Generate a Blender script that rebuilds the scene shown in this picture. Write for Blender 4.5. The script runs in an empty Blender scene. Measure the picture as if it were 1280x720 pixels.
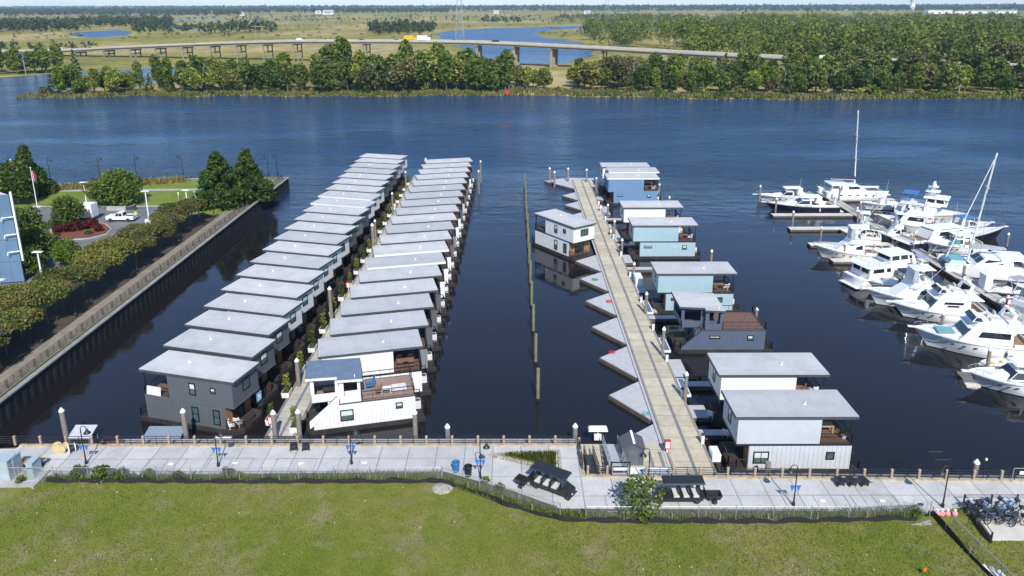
import bpy, math, random
import numpy as np
from mathutils import Vector, Matrix
random.seed(7)
S = bpy.context.scene
COL = S.collection
PI = math.pi
# ------------------------------------------------------------------ camera
F_PX, CX, CY, YH, RHO, CZ = 940., 640., 270., 5., -.0023, 42.
_p = math.atan((CY - YH) / F_PX); _c, _s = math.cos(_p), math.sin(_p)
_U0 = Vector((0, _s, _c)); FV = Vector((0, _c, -_s)); X0 = Vector((1, 0, 0))
RV = X0 * math.cos(RHO) + _U0 * math.sin(RHO)
UV = -X0 * math.sin(RHO) + _U0 * math.cos(RHO)
def P(x, y, z=0.):
    """photo measurement -> point on the horizontal plane z"""
    d = RV * (x - CX) - UV * (y - CY) + FV * F_PX
    t = (z - CZ) / d.z
    return (d.x * t, d.y * t)
def P3(x, y, z=0.):
    a = P(x, y, z); return (a[0], a[1], z)
def ROW(X, Y, Z):
    w = Vector((X, Y, Z - CZ)); return (CX + F_PX * RV.dot(w) / FV.dot(w), CY - F_PX * UV.dot(w) / FV.dot(w))
def ZAT(X, Y, row):
    lo, hi = -5., 120.
    for _ in range(40):
        m = (lo + hi) / 2
        if ROW(X, Y, m)[1] > row: lo = m
        else: hi = m
    return lo
cam = bpy.data.cameras.new('camera'); co = bpy.data.objects.new('camera', cam); COL.objects.link(co)
m = Matrix.Identity(4)
for i in range(3):
    m[i][0], m[i][1], m[i][2] = RV[i], UV[i], -FV[i]
m[2][3] = CZ
co.matrix_world = m
cam.sensor_width = 36; cam.lens = F_PX * 36 / 1280; cam.shift_y = -(360 - CY) / 1280
cam.clip_start = 1; cam.clip_end = 60000
S.camera = co
# ------------------------------------------------------------------ materials
MATS = {}
def nodes(name):
    m = bpy.data.materials.new(name); m.use_nodes = True
    nt = m.node_tree; b = nt.nodes['Principled BSDF']
    return m, nt, b
def N(nt, typ, **kw):
    n = nt.nodes.new(typ)
    for k, v in kw.items():
        if k.startswith('i_'): n.inputs[k[2:].replace('_', ' ')].default_value = v
        else: setattr(n, k, v)
    return n
def ramp(nt, fac, stops):
    r = nt.nodes.new('ShaderNodeValToRGB')
    el = r.color_ramp.elements
    while len(el) > len(stops): el.remove(el[-1])
    while len(el) < len(stops): el.new(1)
    for e, (p, c) in zip(el, stops):
        e.position = p; e.color = (*c, 1) if len(c) == 3 else c
    nt.links.new(fac, r.inputs[0]); return r.outputs[0]
def mix(nt, fac, a, b, mode='MIX'):
    n = nt.nodes.new('ShaderNodeMix'); n.data_type = 'RGBA'; n.blend_type = mode
    for s, v in ((n.inputs[0], fac), (n.inputs[6], a), (n.inputs[7], b)):
        if hasattr(v, 'is_linked'): nt.links.new(v, s)
        elif isinstance(v, (tuple, list)): s.default_value = (*v, 1)
        else: s.default_value = v
    return n.outputs[2]
def math_(nt, op, a, b=None, clamp=False):
    n = nt.nodes.new('ShaderNodeMath'); n.operation = op; n.use_clamp = clamp
    for s, v in ((n.inputs[0], a), (n.inputs[1], b)):
        if v is None: continue
        if hasattr(v, 'is_linked'): nt.links.new(v, s)
        else: s.default_value = v
    return n.outputs[0]
def coords(nt, kind='Object', scale=None):
    t = nt.nodes.new('ShaderNodeTexCoord')
    if scale is None: return t.outputs[kind]
    mp = nt.nodes.new('ShaderNodeMapping'); mp.inputs['Scale'].default_value = scale
    nt.links.new(t.outputs[kind], mp.inputs[0]); return mp.outputs[0]
def noise(nt, vec, scale, detail=3, rough=.55):
    n = N(nt, 'ShaderNodeTexNoise'); n.inputs['Scale'].default_value = scale
    n.inputs['Detail'].default_value = detail; n.inputs['Roughness'].default_value = rough
    nt.links.new(vec, n.inputs['Vector']); return n.outputs[0]
def bump(nt, b, h, strength=.3, dist=.05):
    n = nt.nodes.new('ShaderNodeBump'); n.inputs['Strength'].default_value = strength
    n.inputs['Distance'].default_value = dist
    nt.links.new(h, n.inputs['Height']); nt.links.new(n.outputs[0], b.inputs['Normal'])
def mat(name, col, rough=.6, var=.12, scale=3., metal=0., bumpy=0., stain=None, rnd=0., spec=.5):
    """plain painted / weathered surface: colour with two scales of uneven wear"""
    if name in MATS: return MATS[name]
    m, nt, b = nodes(name)
    v = coords(nt)
    f = noise(nt, v, scale, 4)
    lo = tuple(c * (1 - var) for c in col); hi = tuple(min(1, c * (1 + var)) for c in col)
    c = ramp(nt, f, [(.3, lo), (.7, hi)])
    if stain:
        f2 = noise(nt, v, scale * .35, 5, .7)
        c = mix(nt, ramp(nt, f2, [(.52, (0, 0, 0)), (.7, (.7, .7, .7))]), c, stain)
    if rnd:
        oi = nt.nodes.new('ShaderNodeObjectInfo')
        c = mix(nt, 1., c, ramp(nt, oi.outputs['Random'], [(0, (1 - rnd,) * 3), (1, (1,) * 3)]), 'MULTIPLY')
    nt.links.new(c, b.inputs['Base Color'])
    b.inputs['Roughness'].default_value = rough; b.inputs['Metallic'].default_value = metal
    b.inputs['Specular IOR Level'].default_value = spec
    if bumpy: bump(nt, b, noise(nt, v, scale * 6, 4), bumpy, .03)
    MATS[name] = m; return m
def siding(name, col, axis, pitch, var=.06):
    """painted boards: narrow grooves every PITCH metres along X (upright boards) or Z (laps)"""
    if name in MATS: return MATS[name]
    m, nt, b = nodes(name)
    v = coords(nt)
    sp = nt.nodes.new('ShaderNodeSeparateXYZ'); nt.links.new(v, sp.inputs[0])
    if axis == 'Z': a = sp.outputs[2]
    else: a = math_(nt, 'ADD', sp.outputs[0], sp.outputs[1])
    fr = math_(nt, 'FRACT', math_(nt, 'DIVIDE', a, pitch))
    g = ramp(nt, fr, [(0, (0, 0, 0)), (.10, (1, 1, 1)), (.9, (1, 1, 1)), (1, (.2, .2, .2))]) if axis == 'X' else ramp(nt, fr, [(0, (0, 0, 0)), (.14, (.8, .8, .8)), (1, (1, 1, 1))])
    f = noise(nt, v, .9, 5, .6)
    c = ramp(nt, f, [(.3, tuple(x * (1 - var) for x in col)), (.7, tuple(min(1, x * (1 + var)) for x in col))])
    c = mix(nt, g, tuple(x * .62 for x in col), c)
    nt.links.new(c, b.inputs['Base Color']); b.inputs['Roughness'].default_value = .55
    bump(nt, b, g, .5, .02)
    MATS[name] = m; return m
def glass(name, col=(.02, .03, .035), rough=.05, spec=.8):
    if name in MATS: return MATS[name]
    m, nt, b = nodes(name)
    v = coords(nt)
    f = noise(nt, v, 1.3, 2)
    c = ramp(nt, f, [(.35, col), (.7, tuple(min(1, x * 1.7 + .004) for x in col))])
    nt.links.new(c, b.inputs['Base Color']); b.inputs['Roughness'].default_value = rough
    b.inputs['Specular IOR Level'].default_value = spec
    MATS[name] = m; return m
def foliage(name, a, b_, c_, rough=.55, rnd=.3, sc=.5, trans=.25, isl=1.):
    if name in MATS: return MATS[name]
    m, nt, b = nodes(name)
    g = nt.nodes.new('ShaderNodeNewGeometry'); oi = nt.nodes.new('ShaderNodeObjectInfo')
    v = coords(nt)
    f = noise(nt, v, sc, 3)
    col = ramp(nt, f, [(.3, a), (.5, b_), (.72, c_)])
    col = mix(nt, 1., col, ramp(nt, g.outputs['Random Per Island'], [(0, (1 - .4 * isl, 1 - .38 * isl, 1 - .4 * isl)), (.5, (.96, .96, .92)), (1, (1 + .3 * isl, 1 + .25 * isl, 1 + .1 * isl))]), 'MULTIPLY')
    col = mix(nt, 1., col, ramp(nt, oi.outputs['Random'], [(0, (1 - rnd, 1 - rnd * .9, 1 - rnd * .9)), (.5, (1, 1, 1)), (1, (1 + rnd * 1.1, 1 + rnd * .8, 1 - rnd * .4))]), 'MULTIPLY')
    nt.links.new(col, b.inputs['Base Color']); b.inputs['Roughness'].default_value = rough
    b.inputs['Specular IOR Level'].default_value = .2
    if trans:
        tr = nt.nodes.new('ShaderNodeBsdfTranslucent'); nt.links.new(col, tr.inputs[0])
        ms = nt.nodes.new('ShaderNodeMixShader'); ms.inputs[0].default_value = trans
        nt.links.new(b.outputs[0], ms.inputs[1]); nt.links.new(tr.outputs[0], ms.inputs[2])
        nt.links.new(ms.outputs[0], nt.nodes['Material Output'].inputs[0])
    MATS[name] = m; return m
# ------------------------------------------------------------------ mesh builder
class MB:
    def __init__(s): s.v, s.f, s.m = [], [], []
    def add(s, vs, fs, m=0):
        o = len(s.v); s.v += [tuple(v) for v in vs]
        for f in fs: s.f.append(tuple(o + i for i in f)); s.m.append(m)
    def hexa(s, p, m=0):
        s.add(p, [(3, 2, 1, 0), (4, 5, 6, 7), (0, 1, 5, 4), (1, 2, 6, 5), (2, 3, 7, 6), (3, 0, 4, 7)], m); return s
    def box(s, x0, x1, y0, y1, z0, z1, m=0):
        return s.hexa([(x0, y0, z0), (x1, y0, z0), (x1, y1, z0), (x0, y1, z0), (x0, y0, z1), (x1, y0, z1), (x1, y1, z1), (x0, y1, z1)], m)
    def obox(s, c, h, a=0., m=0):
        ca, sa = math.cos(a), math.sin(a); p = []
        for dz in (-1, 1):
            for dx, dy in ((-1, -1), (1, -1), (1, 1), (-1, 1)):
                X, Y = dx * h[0], dy * h[1]
                p.append((c[0] + X * ca - Y * sa, c[1] + X * sa + Y * ca, c[2] + dz * h[2]))
        return s.hexa(p, m)
    def prism(s, poly, z0, z1, m=0, mt=None):
        n = len(poly)
        if sum(poly[i][0] * poly[(i + 1) % n][1] - poly[(i + 1) % n][0] * poly[i][1] for i in range(n)) < 0: poly = poly[::-1]
        s.add([(*p[:2], z0) for p in poly] + [(*p[:2], z1) for p in poly],
              [tuple(range(n - 1, -1, -1))] + [(i, (i + 1) % n, n + (i + 1) % n, n + i) for i in range(n)], m)
        s.add([(*p[:2], z1) for p in poly], [tuple(range(n))], m if mt is None else mt); return s
    def xprism(s, prof, y0, y1, m=0, k=1.):
        """profile in XZ extruded along Y (counter-clockwise seen from -Y); k narrows nothing by default"""
        n = len(prof)
        s.add([(p[0], y0, p[1]) for p in prof] + [(p[0], y1, p[1]) for p in prof],
              [tuple(range(n)), tuple(range(2 * n - 1, n - 1, -1))] + [(i, n + i, n + (i + 1) % n, (i + 1) % n) for i in range(n)], m); return s
    def tube(s, a, b, r, r1=None, n=6, m=0, cap=True):
        a, b = Vector(a), Vector(b); r1 = r if r1 is None else r1
        d = (b - a)
        if d.length < 1e-6: return s
        d.normalize(); u = d.orthogonal().normalized(); w = d.cross(u)
        vs = []
        for c, rr in ((a, r), (b, r1)):
            for i in range(n):
                t = 2 * PI * i / n; vs.append(c + (u * math.cos(t) + w * math.sin(t)) * rr)
        fs = [(i, (i + 1) % n, n + (i + 1) % n, n + i) for i in range(n)]
        if cap: fs += [tuple(range(n - 1, -1, -1)), tuple(range(n, 2 * n))]
        s.add(vs, fs, m); return s
    def path(s, pts, r, n=6, m=0):
        for a, b in zip(pts, pts[1:]): s.tube(a, b, r, r, n, m)
        return s
    def lathe(s, prof, c=(0, 0, 0), n=12, m=0):
        vs = [(c[0] + r * math.cos(2 * PI * i / n), c[1] + r * math.sin(2 * PI * i / n), c[2] + z) for r, z in prof for i in range(n)]
        fs = [(k * n + i, k * n + (i + 1) % n, (k + 1) * n + (i + 1) % n, (k + 1) * n + i) for k in range(len(prof) - 1) for i in range(n)]
        fs += [tuple(range(n - 1, -1, -1)), tuple(range((len(prof) - 1) * n, len(prof) * n))]
        s.add(vs, fs, m); return s
    def ring(s, c, ax, R, r, n=20, k=6, m=0):
        ax = Vector(ax).normalized(); u = ax.orthogonal().normalized(); w = ax.cross(u); c = Vector(c)
        vs = []
        for i in range(n):
            t = 2 * PI * i / n; d = u * math.cos(t) + w * math.sin(t)
            for j in range(k):
                q = 2 * PI * j / k; vs.append(c + d * (R + r * math.cos(q)) + ax * r * math.sin(q))
        s.add(vs, [(i * k + j, ((i + 1) % n) * k + j, ((i + 1) % n) * k + (j + 1) % k, i * k + (j + 1) % k) for i in range(n) for j in range(k)], m); return s
    def ball(s, c, r, n=10, k=6, m=0):
        r = r if isinstance(r, tuple) else (r, r, r)
        prof = [(math.sin(PI * j / k), -math.cos(PI * j / k)) for j in range(k + 1)]
        vs = [(c[0] + r[0] * a * math.cos(2 * PI * i / n), c[1] + r[1] * a * math.sin(2 * PI * i / n), c[2] + r[2] * z) for a, z in prof for i in range(n)]
        s.add(vs, [(j * n + i, j * n + (i + 1) % n, (j + 1) * n + (i + 1) % n, (j + 1) * n + i) for j in range(k) for i in range(n)], m); return s
    def patch(s, q, u0, u1, v0, v1, off=.02, m=0):
        """a pane on the quad q (4 corners, bottom first), proud by off"""
        q = [Vector(x) for x in q]
        nrm = (q[1] - q[0]).cross(q[3] - q[0]).normalized() * off
        f = lambda u, v: (q[0] * (1 - u) + q[1] * u) * (1 - v) + (q[3] * (1 - u) + q[2] * u) * v + nrm
        a = [f(u0, v0), f(u1, v0), f(u1, v1), f(u0, v1)]
        b = [p - nrm * .9 for p in a]
        s.hexa(b + a, m) if off < 0 else s.add(b + a, [(4, 5, 6, 7), (0, 1, 5, 4), (1, 2, 6, 5), (2, 3, 7, 6), (3, 0, 4, 7)], m)
        return s
    def mesh(s, name, mats, smooth=False):
        me = bpy.data.meshes.new(name); me.from_pydata(s.v, [], s.f)
        for x in (mats if isinstance(mats, (list, tuple)) else [mats]): me.materials.append(x)
        if any(s.m): me.polygons.foreach_set('material_index', s.m)
        if smooth: me.polygons.foreach_set('use_smooth', [True] * len(s.f))
        me.validate(); me.update(); return me
def npmesh(name, V, Fq, mats, mi=None, smooth=False):
    me = bpy.data.meshes.new(name)
    nf, k = Fq.shape
    me.vertices.add(len(V)); me.vertices.foreach_set('co', np.asarray(V, np.float32).ravel())
    me.loops.add(nf * k); me.loops.foreach_set('vertex_index', Fq.astype(np.int32).ravel())
    me.polygons.add(nf); me.polygons.foreach_set('loop_start', np.arange(nf, dtype=np.int32) * k)
    me.polygons.foreach_set('loop_total', np.full(nf, k, np.int32))
    for x in (mats if isinstance(mats, (list, tuple)) else [mats]): me.materials.append(x)
    if mi is not None: me.polygons.foreach_set('material_index', mi.astype(np.int32))
    if smooth: me.polygons.foreach_set('use_smooth', np.ones(nf, bool))
    me.update(calc_edges=True); return me
# ------------------------------------------------------------------ objects
def obj(name, me, parent=None, loc=(0, 0, 0), rz=0., mt=None):
    o = bpy.data.objects.new(name, me); COL.objects.link(o)
    o.location = loc; o.rotation_euler = (0, 0, rz)
    if parent is not None: o.parent = parent
    if mt is not None:
        o.material_slots[0].link = 'OBJECT'; o.material_slots[0].material = mt
    return o
def tag(o, label, cat, group=None, kind=None):
    if label: o['label'] = label
    if cat: o['category'] = cat
    if group: o['group'] = group
    if kind: o['kind'] = kind
    return o
def thing(name, label, cat, loc=(0, 0, 0), rz=0., group=None):
    o = bpy.data.objects.new(name, None); COL.objects.link(o)
    o.empty_display_size = .5; o.location = loc; o.rotation_euler = (0, 0, rz)
    return tag(o, label, cat, group)
def single(name, me, label, cat, loc=(0, 0, 0), rz=0., group=None):
    return tag(obj(name, me, None, loc, rz), label, cat, group)
def struct(name, me, loc=(0, 0, 0)):
    return tag(obj(name, me, None, loc), None, None, None, 'structure')
def dup(root, loc, rz=None, label=None, group=None):
    r = root.copy(); COL.objects.link(r); r.location = loc
    if rz is not None: r.rotation_euler = (0, 0, rz)
    if label: r['label'] = label
    if group: r['group'] = group
    for ch in list(root.children):
        c = ch.copy(); COL.objects.link(c); c.parent = r
        for g in list(ch.children):
            d = g.copy(); COL.objects.link(d); d.parent = c
    return r
ORD = 'first second third fourth fifth sixth seventh eighth ninth tenth eleventh twelfth thirteenth fourteenth fifteenth sixteenth seventeenth eighteenth nineteenth twentieth twenty-first twenty-second twenty-third twenty-fourth twenty-fifth twenty-sixth twenty-seventh twenty-eighth twenty-ninth thirtieth'.split()
ORD += ['thirty-' + x for x in ORD[:9]] + ['fortieth'] + ['forty-' + x for x in ORD[:9]]
CACHE = {}
def cached(key, fn):
    if key not in CACHE: CACHE[key] = fn()
    return CACHE[key]
# ------------------------------------------------------------------ light
SUN_EL, SUN_AZ = math.radians(43), (.17, -1.)
_n = math.hypot(*SUN_AZ); sx, sy = SUN_AZ[0] / _n, SUN_AZ[1] / _n
sun = bpy.data.lights.new('sun', 'SUN'); sun.energy = 4.3; sun.angle = math.radians(.5); sun.color = (1, .95, .87)
so = bpy.data.objects.new('sun', sun); COL.objects.link(so)
so.rotation_euler = Vector((-sx * math.cos(SUN_EL), -sy * math.cos(SUN_EL), -math.sin(SUN_EL))).to_track_quat('-Z', 'Y').to_euler()
so.location = (40, -60, 120)
w = bpy.data.worlds.new('World'); S.world = w; w.use_nodes = True
nt = w.node_tree
sky = nt.nodes.new('ShaderNodeTexSky'); sky.sky_type = 'NISHITA'; sky.sun_disc = False
sky.sun_elevation = SUN_EL; sky.sun_rotation = math.atan2(sx, sy); sky.altitude = 40
sky.air_density = 1.0; sky.dust_density = .1; sky.ozone_density = 3
nt.links.new(mix(nt, 1., sky.outputs[0], (.84, .96, 1.12), 'MULTIPLY'), nt.nodes['Background'].inputs[0]); nt.nodes['Background'].inputs[1].default_value = .13
S.view_settings.view_transform = 'Standard'; S.view_settings.look = 'None'
S.view_settings.gamma = 1; S.view_settings.exposure = .38
S.cycles.max_bounces = 5; S.cycles.diffuse_bounces = 2; S.cycles.glossy_bounces = 3; S.cycles.transparent_max_bounces = 12
S.cycles.volume_bounces = 0; S.cycles.use_denoising = True
S.cycles.caustics_reflective = False; S.cycles.caustics_refractive = False
# ================================================================== THE SETTING
rng = np.random.default_rng(5)
# ---- water
def water_mat():
    m, nt, b = nodes('river_water')
    v = coords(nt)
    sp = nt.nodes.new('ShaderNodeSeparateXYZ'); nt.links.new(v, sp.inputs[0])
    # open river is ruffled by wind, the marina basin lies sheltered
    mr = N(nt, 'ShaderNodeMapRange'); mr.interpolation_type = 'SMOOTHSTEP'
    mr.inputs['From Min'].default_value = 128; mr.inputs['From Max'].default_value = 225
    nt.links.new(sp.outputs[1], mr.inputs[0])
    big = noise(nt, coords(nt, 'Object', (.012, .03, 1)), 1, 3)
    open_ = mr.outputs[0]
    rip = noise(nt, coords(nt, 'Object', (.30, .48, 1)), 1, 5, .62)
    fine = noise(nt, coords(nt, 'Object', (1.6, 2.6, 1)), 1, 3, .6)
    swell = noise(nt, coords(nt, 'Object', (.1, .22, 1)), 1, 2, .5)
    h = math_(nt, 'ADD', math_(nt, 'MULTIPLY', rip, 1.25), math_(nt, 'MULTIPLY', fine, .16))
    h = math_(nt, 'ADD', h, math_(nt, 'MULTIPLY', swell, 2.2))
    amp = math_(nt, 'ADD', math_(nt, 'MULTIPLY', open_, ramp(nt, big, [(.36, (.35,) * 3), (.62, (1.15,) * 3)])), .017)
    h = math_(nt, 'MULTIPLY', h, amp)
    bump(nt, b, h, 1., .8)
    c = mix(nt, open_, (.0125, .0115, .0125), (.014, .050, .125))
    nt.links.new(c, b.inputs['Base Color'])
    b.inputs['Roughness'].default_value = .05; b.inputs['IOR'].default_value = 1.37
    far = N(nt, 'ShaderNodeMapRange'); far.inputs['From Min'].default_value = 330; far.inputs['From Max'].default_value = 700
    far.inputs['To Max'].default_value = .22; nt.links.new(sp.outputs[1], far.inputs[0])
    nt.links.new(math_(nt, 'ADD', math_(nt, 'ADD', math_(nt, 'MULTIPLY', open_, .09), .012), far.outputs[0]), b.inputs['Roughness'])
    return m
WATER = water_mat()
struct('river_water', MB().prism([(-16000, -200), (16000, -200), (16000, 24000), (-16000, 24000)], -6, 0).mesh('river_water', WATER))
# ---- far land: one sheet from the river bank to the horizon, channels and ponds cut as lower ground
BX = [-900, -500, -233, -205, -176, -150, -120, -79, -40, 0, 52, 80, 130, 180, 232, 400, 900]
BY = [352, 351, 351, 356, 362, 359, 361, 357, 360, 362, 352, 346, 341, 344, 342, 345, 345]
def bank(x):
    x = np.asarray(x, float)
    return np.interp(x, BX, BY) + 1.6 * np.sin(x * .13) + 1.1 * np.sin(x * .31 + 1) + .7 * np.sin(x * .77)
PX_WATER = [
    [(-500, 99), (0, 96.5), (70, 92), (130, 88), (200, 84), (250, 84.5), (300, 89), (365, 93), (372, 97), (280, 100), (180, 106), (90, 112), (40, 119), (22, 123), (8, 124.5), (4, 127), (-500, 135)],
    [(541, 42), (565, 38.6), (608, 35.3), (655, 34.3), (709, 32.6), (769, 31.2), (836, 31), (836, 33.5), (823, 35), (722, 35.8), (685, 38), (667, 42), (675, 46.3), (700, 49), (722, 53), (745, 60), (738, 70), (715, 78), (690, 81), (620, 78), (585, 70), (575, 57), (552, 48)],
    [(86, 44), (104, 39.5), (150, 37.3), (161, 39.5), (156, 45), (120, 47.5)],
    [(195, 33.5), (215, 30.8), (262, 33.5), (236, 38)],
    [(845, 34), (856, 31), (882, 29.8), (888, 34)],
    [(30, 24), (120, 22.2), (280, 22.6), (280, 23.8), (120, 23.6)],
]
PW = [np.array([P(x, max(y, 14), 0) for x, y in q]) for q in PX_WATER]
def sd_water(X, Y):
    """signed distance to the channels, negative in the water"""
    out = np.full(X.shape, 1e9)
    for q in PW:
        d = np.full(X.shape, 1e18); ins = np.zeros(X.shape, bool)
        n = len(q)
        for i in range(n):
            a, b = q[i], q[(i + 1) % n]
            ab = b - a; L = ab @ ab
            t = np.clip(((X - a[0]) * ab[0] + (Y - a[1]) * ab[1]) / L, 0, 1)
            d = np.minimum(d, (X - a[0] - t * ab[0]) ** 2 + (Y - a[1] - t * ab[1]) ** 2)
            c = ((a[1] > Y) != (b[1] > Y))
            with np.errstate(divide='ignore', invalid='ignore'):
                xc = a[0] + (Y - a[1]) * (b[0] - a[0]) / (b[1] - a[1])
            ins ^= c & (X < xc)
        d = np.sqrt(d)
        out = np.minimum(out, np.where(ins, -d, d))
    return out
dd = [0, 1.2, 2.6, 4.5]
while dd[-1] < 22000: dd.append(dd[-1] + max(2.2, dd[-1] * .019))
dd = np.array(dd); nu = 300
uu = np.linspace(-1.02, 1.02, nu)
Xg = uu[None, :] * (400 + dd[:, None] * .95)
Yg = bank(Xg) + dd[:, None]
sd = sd_water(Xg, Yg)
wob = 2.2 * np.sin(Xg * .071 + Yg * .05) + 1.5 * np.sin(Xg * .19 - Yg * .11)
sdw = sd + wob * np.clip(Yg / 900, .5, 3)
Zg = np.where(sdw < 0, np.maximum(-1.2, sdw * .25), np.minimum(.75, .05 + sdw * .14))
Zg = np.minimum(Zg, np.interp(dd, [0, 1.2, 2.6, 6], [-.6, .12, .45, .75])[:, None])
nr = len(dd)
idx = np.arange(nr * nu).reshape(nr, nu)
Fq = np.stack([idx[:-1, :-1], idx[:-1, 1:], idx[1:, 1:], idx[1:, :-1]], -1).reshape(-1, 4)
def marsh_mat():
    m, nt, b = nodes('marsh_ground')
    v = coords(nt)
    f1 = noise(nt, coords(nt, 'Object', (.006, .0035, 1)), 1, 6, .62)
    f2 = noise(nt, coords(nt, 'Object', (.09, .05, 1)), 1, 5, .65)
    f3 = noise(nt, coords(nt, 'Object', (.9, .6, 1)), 1, 3)
    c1 = ramp(nt, f1, [(.28, (.10, .13, .032)), (.4, (.20, .20, .055)), (.52, (.30, .25, .075)), (.62, (.42, .34, .19)), (.75, (.24, .23, .065))])
    c2 = ramp(nt, f2, [(.3, (.55, .62, .5)), (.5, (1, 1, 1)), (.7, (1.25, 1.15, .95))])
    c = mix(nt, 1., c1, c2, 'MULTIPLY')
    c = mix(nt, 1., c, ramp(nt, f3, [(.3, (.75, .8, .7)), (.7, (1.2, 1.15, 1.1))]), 'MULTIPLY')
    nt.links.new(c, b.inputs['Base Color']); b.inputs['Roughness'].default_value = .9
    b.inputs['Specular IOR Level'].default_value = .1
    bump(nt, b, math_(nt, 'ADD', f2, f3), .7, .8)
    return m
struct('marsh_land', npmesh('marsh_land', np.stack([Xg, Yg, Zg], -1).reshape(-1, 3), Fq, marsh_mat(), smooth=True))
# ---- near lawn and promenade
def lawn_mat(name, g1, g2, g3, dry, sc=1.):
    m, nt, b = nodes(name)
    v = coords(nt)
    f1 = noise(nt, v, .11 * sc, 6, .6); f2 = noise(nt, v, .9 * sc, 5, .65); f3 = noise(nt, v, 9 * sc, 4, .7); f4 = noise(nt, v, .3 * sc, 5, .7)
    c = ramp(nt, f1, [(.3, g1), (.48, g2), (.68, g3)])
    c = mix(nt, ramp(nt, f4, [(.5, (0, 0, 0)), (.66, (.75, .75, .75))]), c, dry)
    c = mix(nt, 1., c, ramp(nt, f2, [(.28, (.82, .85, .8)), (.5, (1, 1, 1)), (.75, (1.18, 1.14, 1.1))]), 'MULTIPLY')
    c = mix(nt, 1., c, ramp(nt, f3, [(.3, (.5, .52, .48)), (.5, (1, 1, 1)), (.72, (1.5, 1.45, 1.35))]), 'MULTIPLY')
    nt.links.new(c, b.inputs['Base Color']); b.inputs['Roughness'].default_value = .85
    b.inputs['Specular IOR Level'].default_value = .15
    bump(nt, b, math_(nt, 'ADD', f3, f2), .8, .12)
    return m
LAWN = lawn_mat('lawn_turf', (.105, .158, .015), (.16, .186, .03), (.215, .203, .055), (.26, .22, .12))
PARKLAWN = lawn_mat('park_turf', (.12, .18, .02), (.16, .21, .028), (.19, .22, .045), (.24, .24, .08))
ZP = 2.0
struct('embankment', MB().prism([(-300, -60), (300, -60), (300, 51.2), (60, 51.3), (6.3, 51.35), (6.3, 62.25), (-46.5, 62.25), (-53.0, 61.5), (-300, 61.5)], -5, ZP - .05).mesh('embankment', mat('embankment_soil', (.16, .13, .09))))
struct('lawn', MB().prism([(-250, -40), (250, -40), (250, 52.0), (32.9, 52.0), (3.9, 52.2), (-.9, 54.3), (-6.6, 57.3), (-44.6, 57.4), (-250, 57.4)], ZP - .3, ZP).mesh('lawn', LAWN))
def pavement_mat():
    m, nt, b = nodes('promenade_concrete')
    v = coords(nt)
    sp = nt.nodes.new('ShaderNodeSeparateXYZ'); nt.links.new(v, sp.inputs[0])
    def line(a, pitch, off):
        fr = math_(nt, 'FRACT', math_(nt, 'ADD', math_(nt, 'DIVIDE', a, pitch), off))
        return math_(nt, 'LESS_THAN', math_(nt, 'ABSOLUTE', math_(nt, 'SUBTRACT', fr, .5)), .016)
    j = math_(nt, 'MAXIMUM', line(sp.outputs[0], 2.6, .2), math_(nt, 'MULTIPLY', line(sp.outputs[1], 2.75, .62), .7))
    cell = nt.nodes.new('ShaderNodeTexWhiteNoise'); cell.noise_dimensions = '1D'
    nt.links.new(math_(nt, 'FLOOR', math_(nt, 'ADD', math_(nt, 'DIVIDE', sp.outputs[0], 2.6), .7)), cell.inputs['W'])
    f = noise(nt, v, .5, 6, .65); f2 = noise(nt, v, 5, 5, .7)
    c = ramp(nt, f, [(.3, (.42, .41, .395)), (.55, (.51, .50, .485)), (.75, (.57, .56, .545))])
    c = mix(nt, 1., c, ramp(nt, cell.outputs[0], [(0, (.9, .9, .9)), (1, (1.06, 1.06, 1.05))]), 'MULTIPLY')
    c = mix(nt, 1., c, ramp(nt, f2, [(.3, (.88, .88, .87)), (.65, (1.05, 1.05, 1.05))]), 'MULTIPLY')
    c = mix(nt, math_(nt, 'MULTIPLY', j, .75), c, (.16, .155, .15))
    nt.links.new(c, b.inputs['Base Color']); b.inputs['Roughness'].default_value = .8
    bump(nt, b, f2, .25, .02)
    return m
PAVE = pavement_mat()
prom = [(-70, 57.6), (-44.6, 57.7), (-6.5, 57.75), (-.3, 55.2), (2.6, 53.4), (4.2, 52.55), (33.2, 52.4), (34.4, 53.0), (36.7, 53.0), (70, 53.0), (70, 56.35), (44.4, 56.65), (6.35, 57.45), (6.2, 62.25), (-46.4, 62.35), (-46.6, 61.9), (-70, 61.9)]
struct('promenade', MB().prism(prom, ZP - .3, ZP + .02).mesh('promenade', PAVE))
KERB = mat('kerb_timber', (.40, .33, .22), .8, .25, 2, stain=(.22, .19, .15))
kb = MB()
kb.obox(((-46.4 + 6.2) / 2, 62.3, ZP + .03), (26.3, .16, .13), -.0019)
kb.obox((6.28, 59.9, ZP + .03), (.14, 2.4, .12))
kb.obox((25.5, 57.02, ZP + .03), (19.1, .16, .13), -.0215)
struct('promenade_kerb', kb.mesh('promenade_kerb', KERB))
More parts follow.
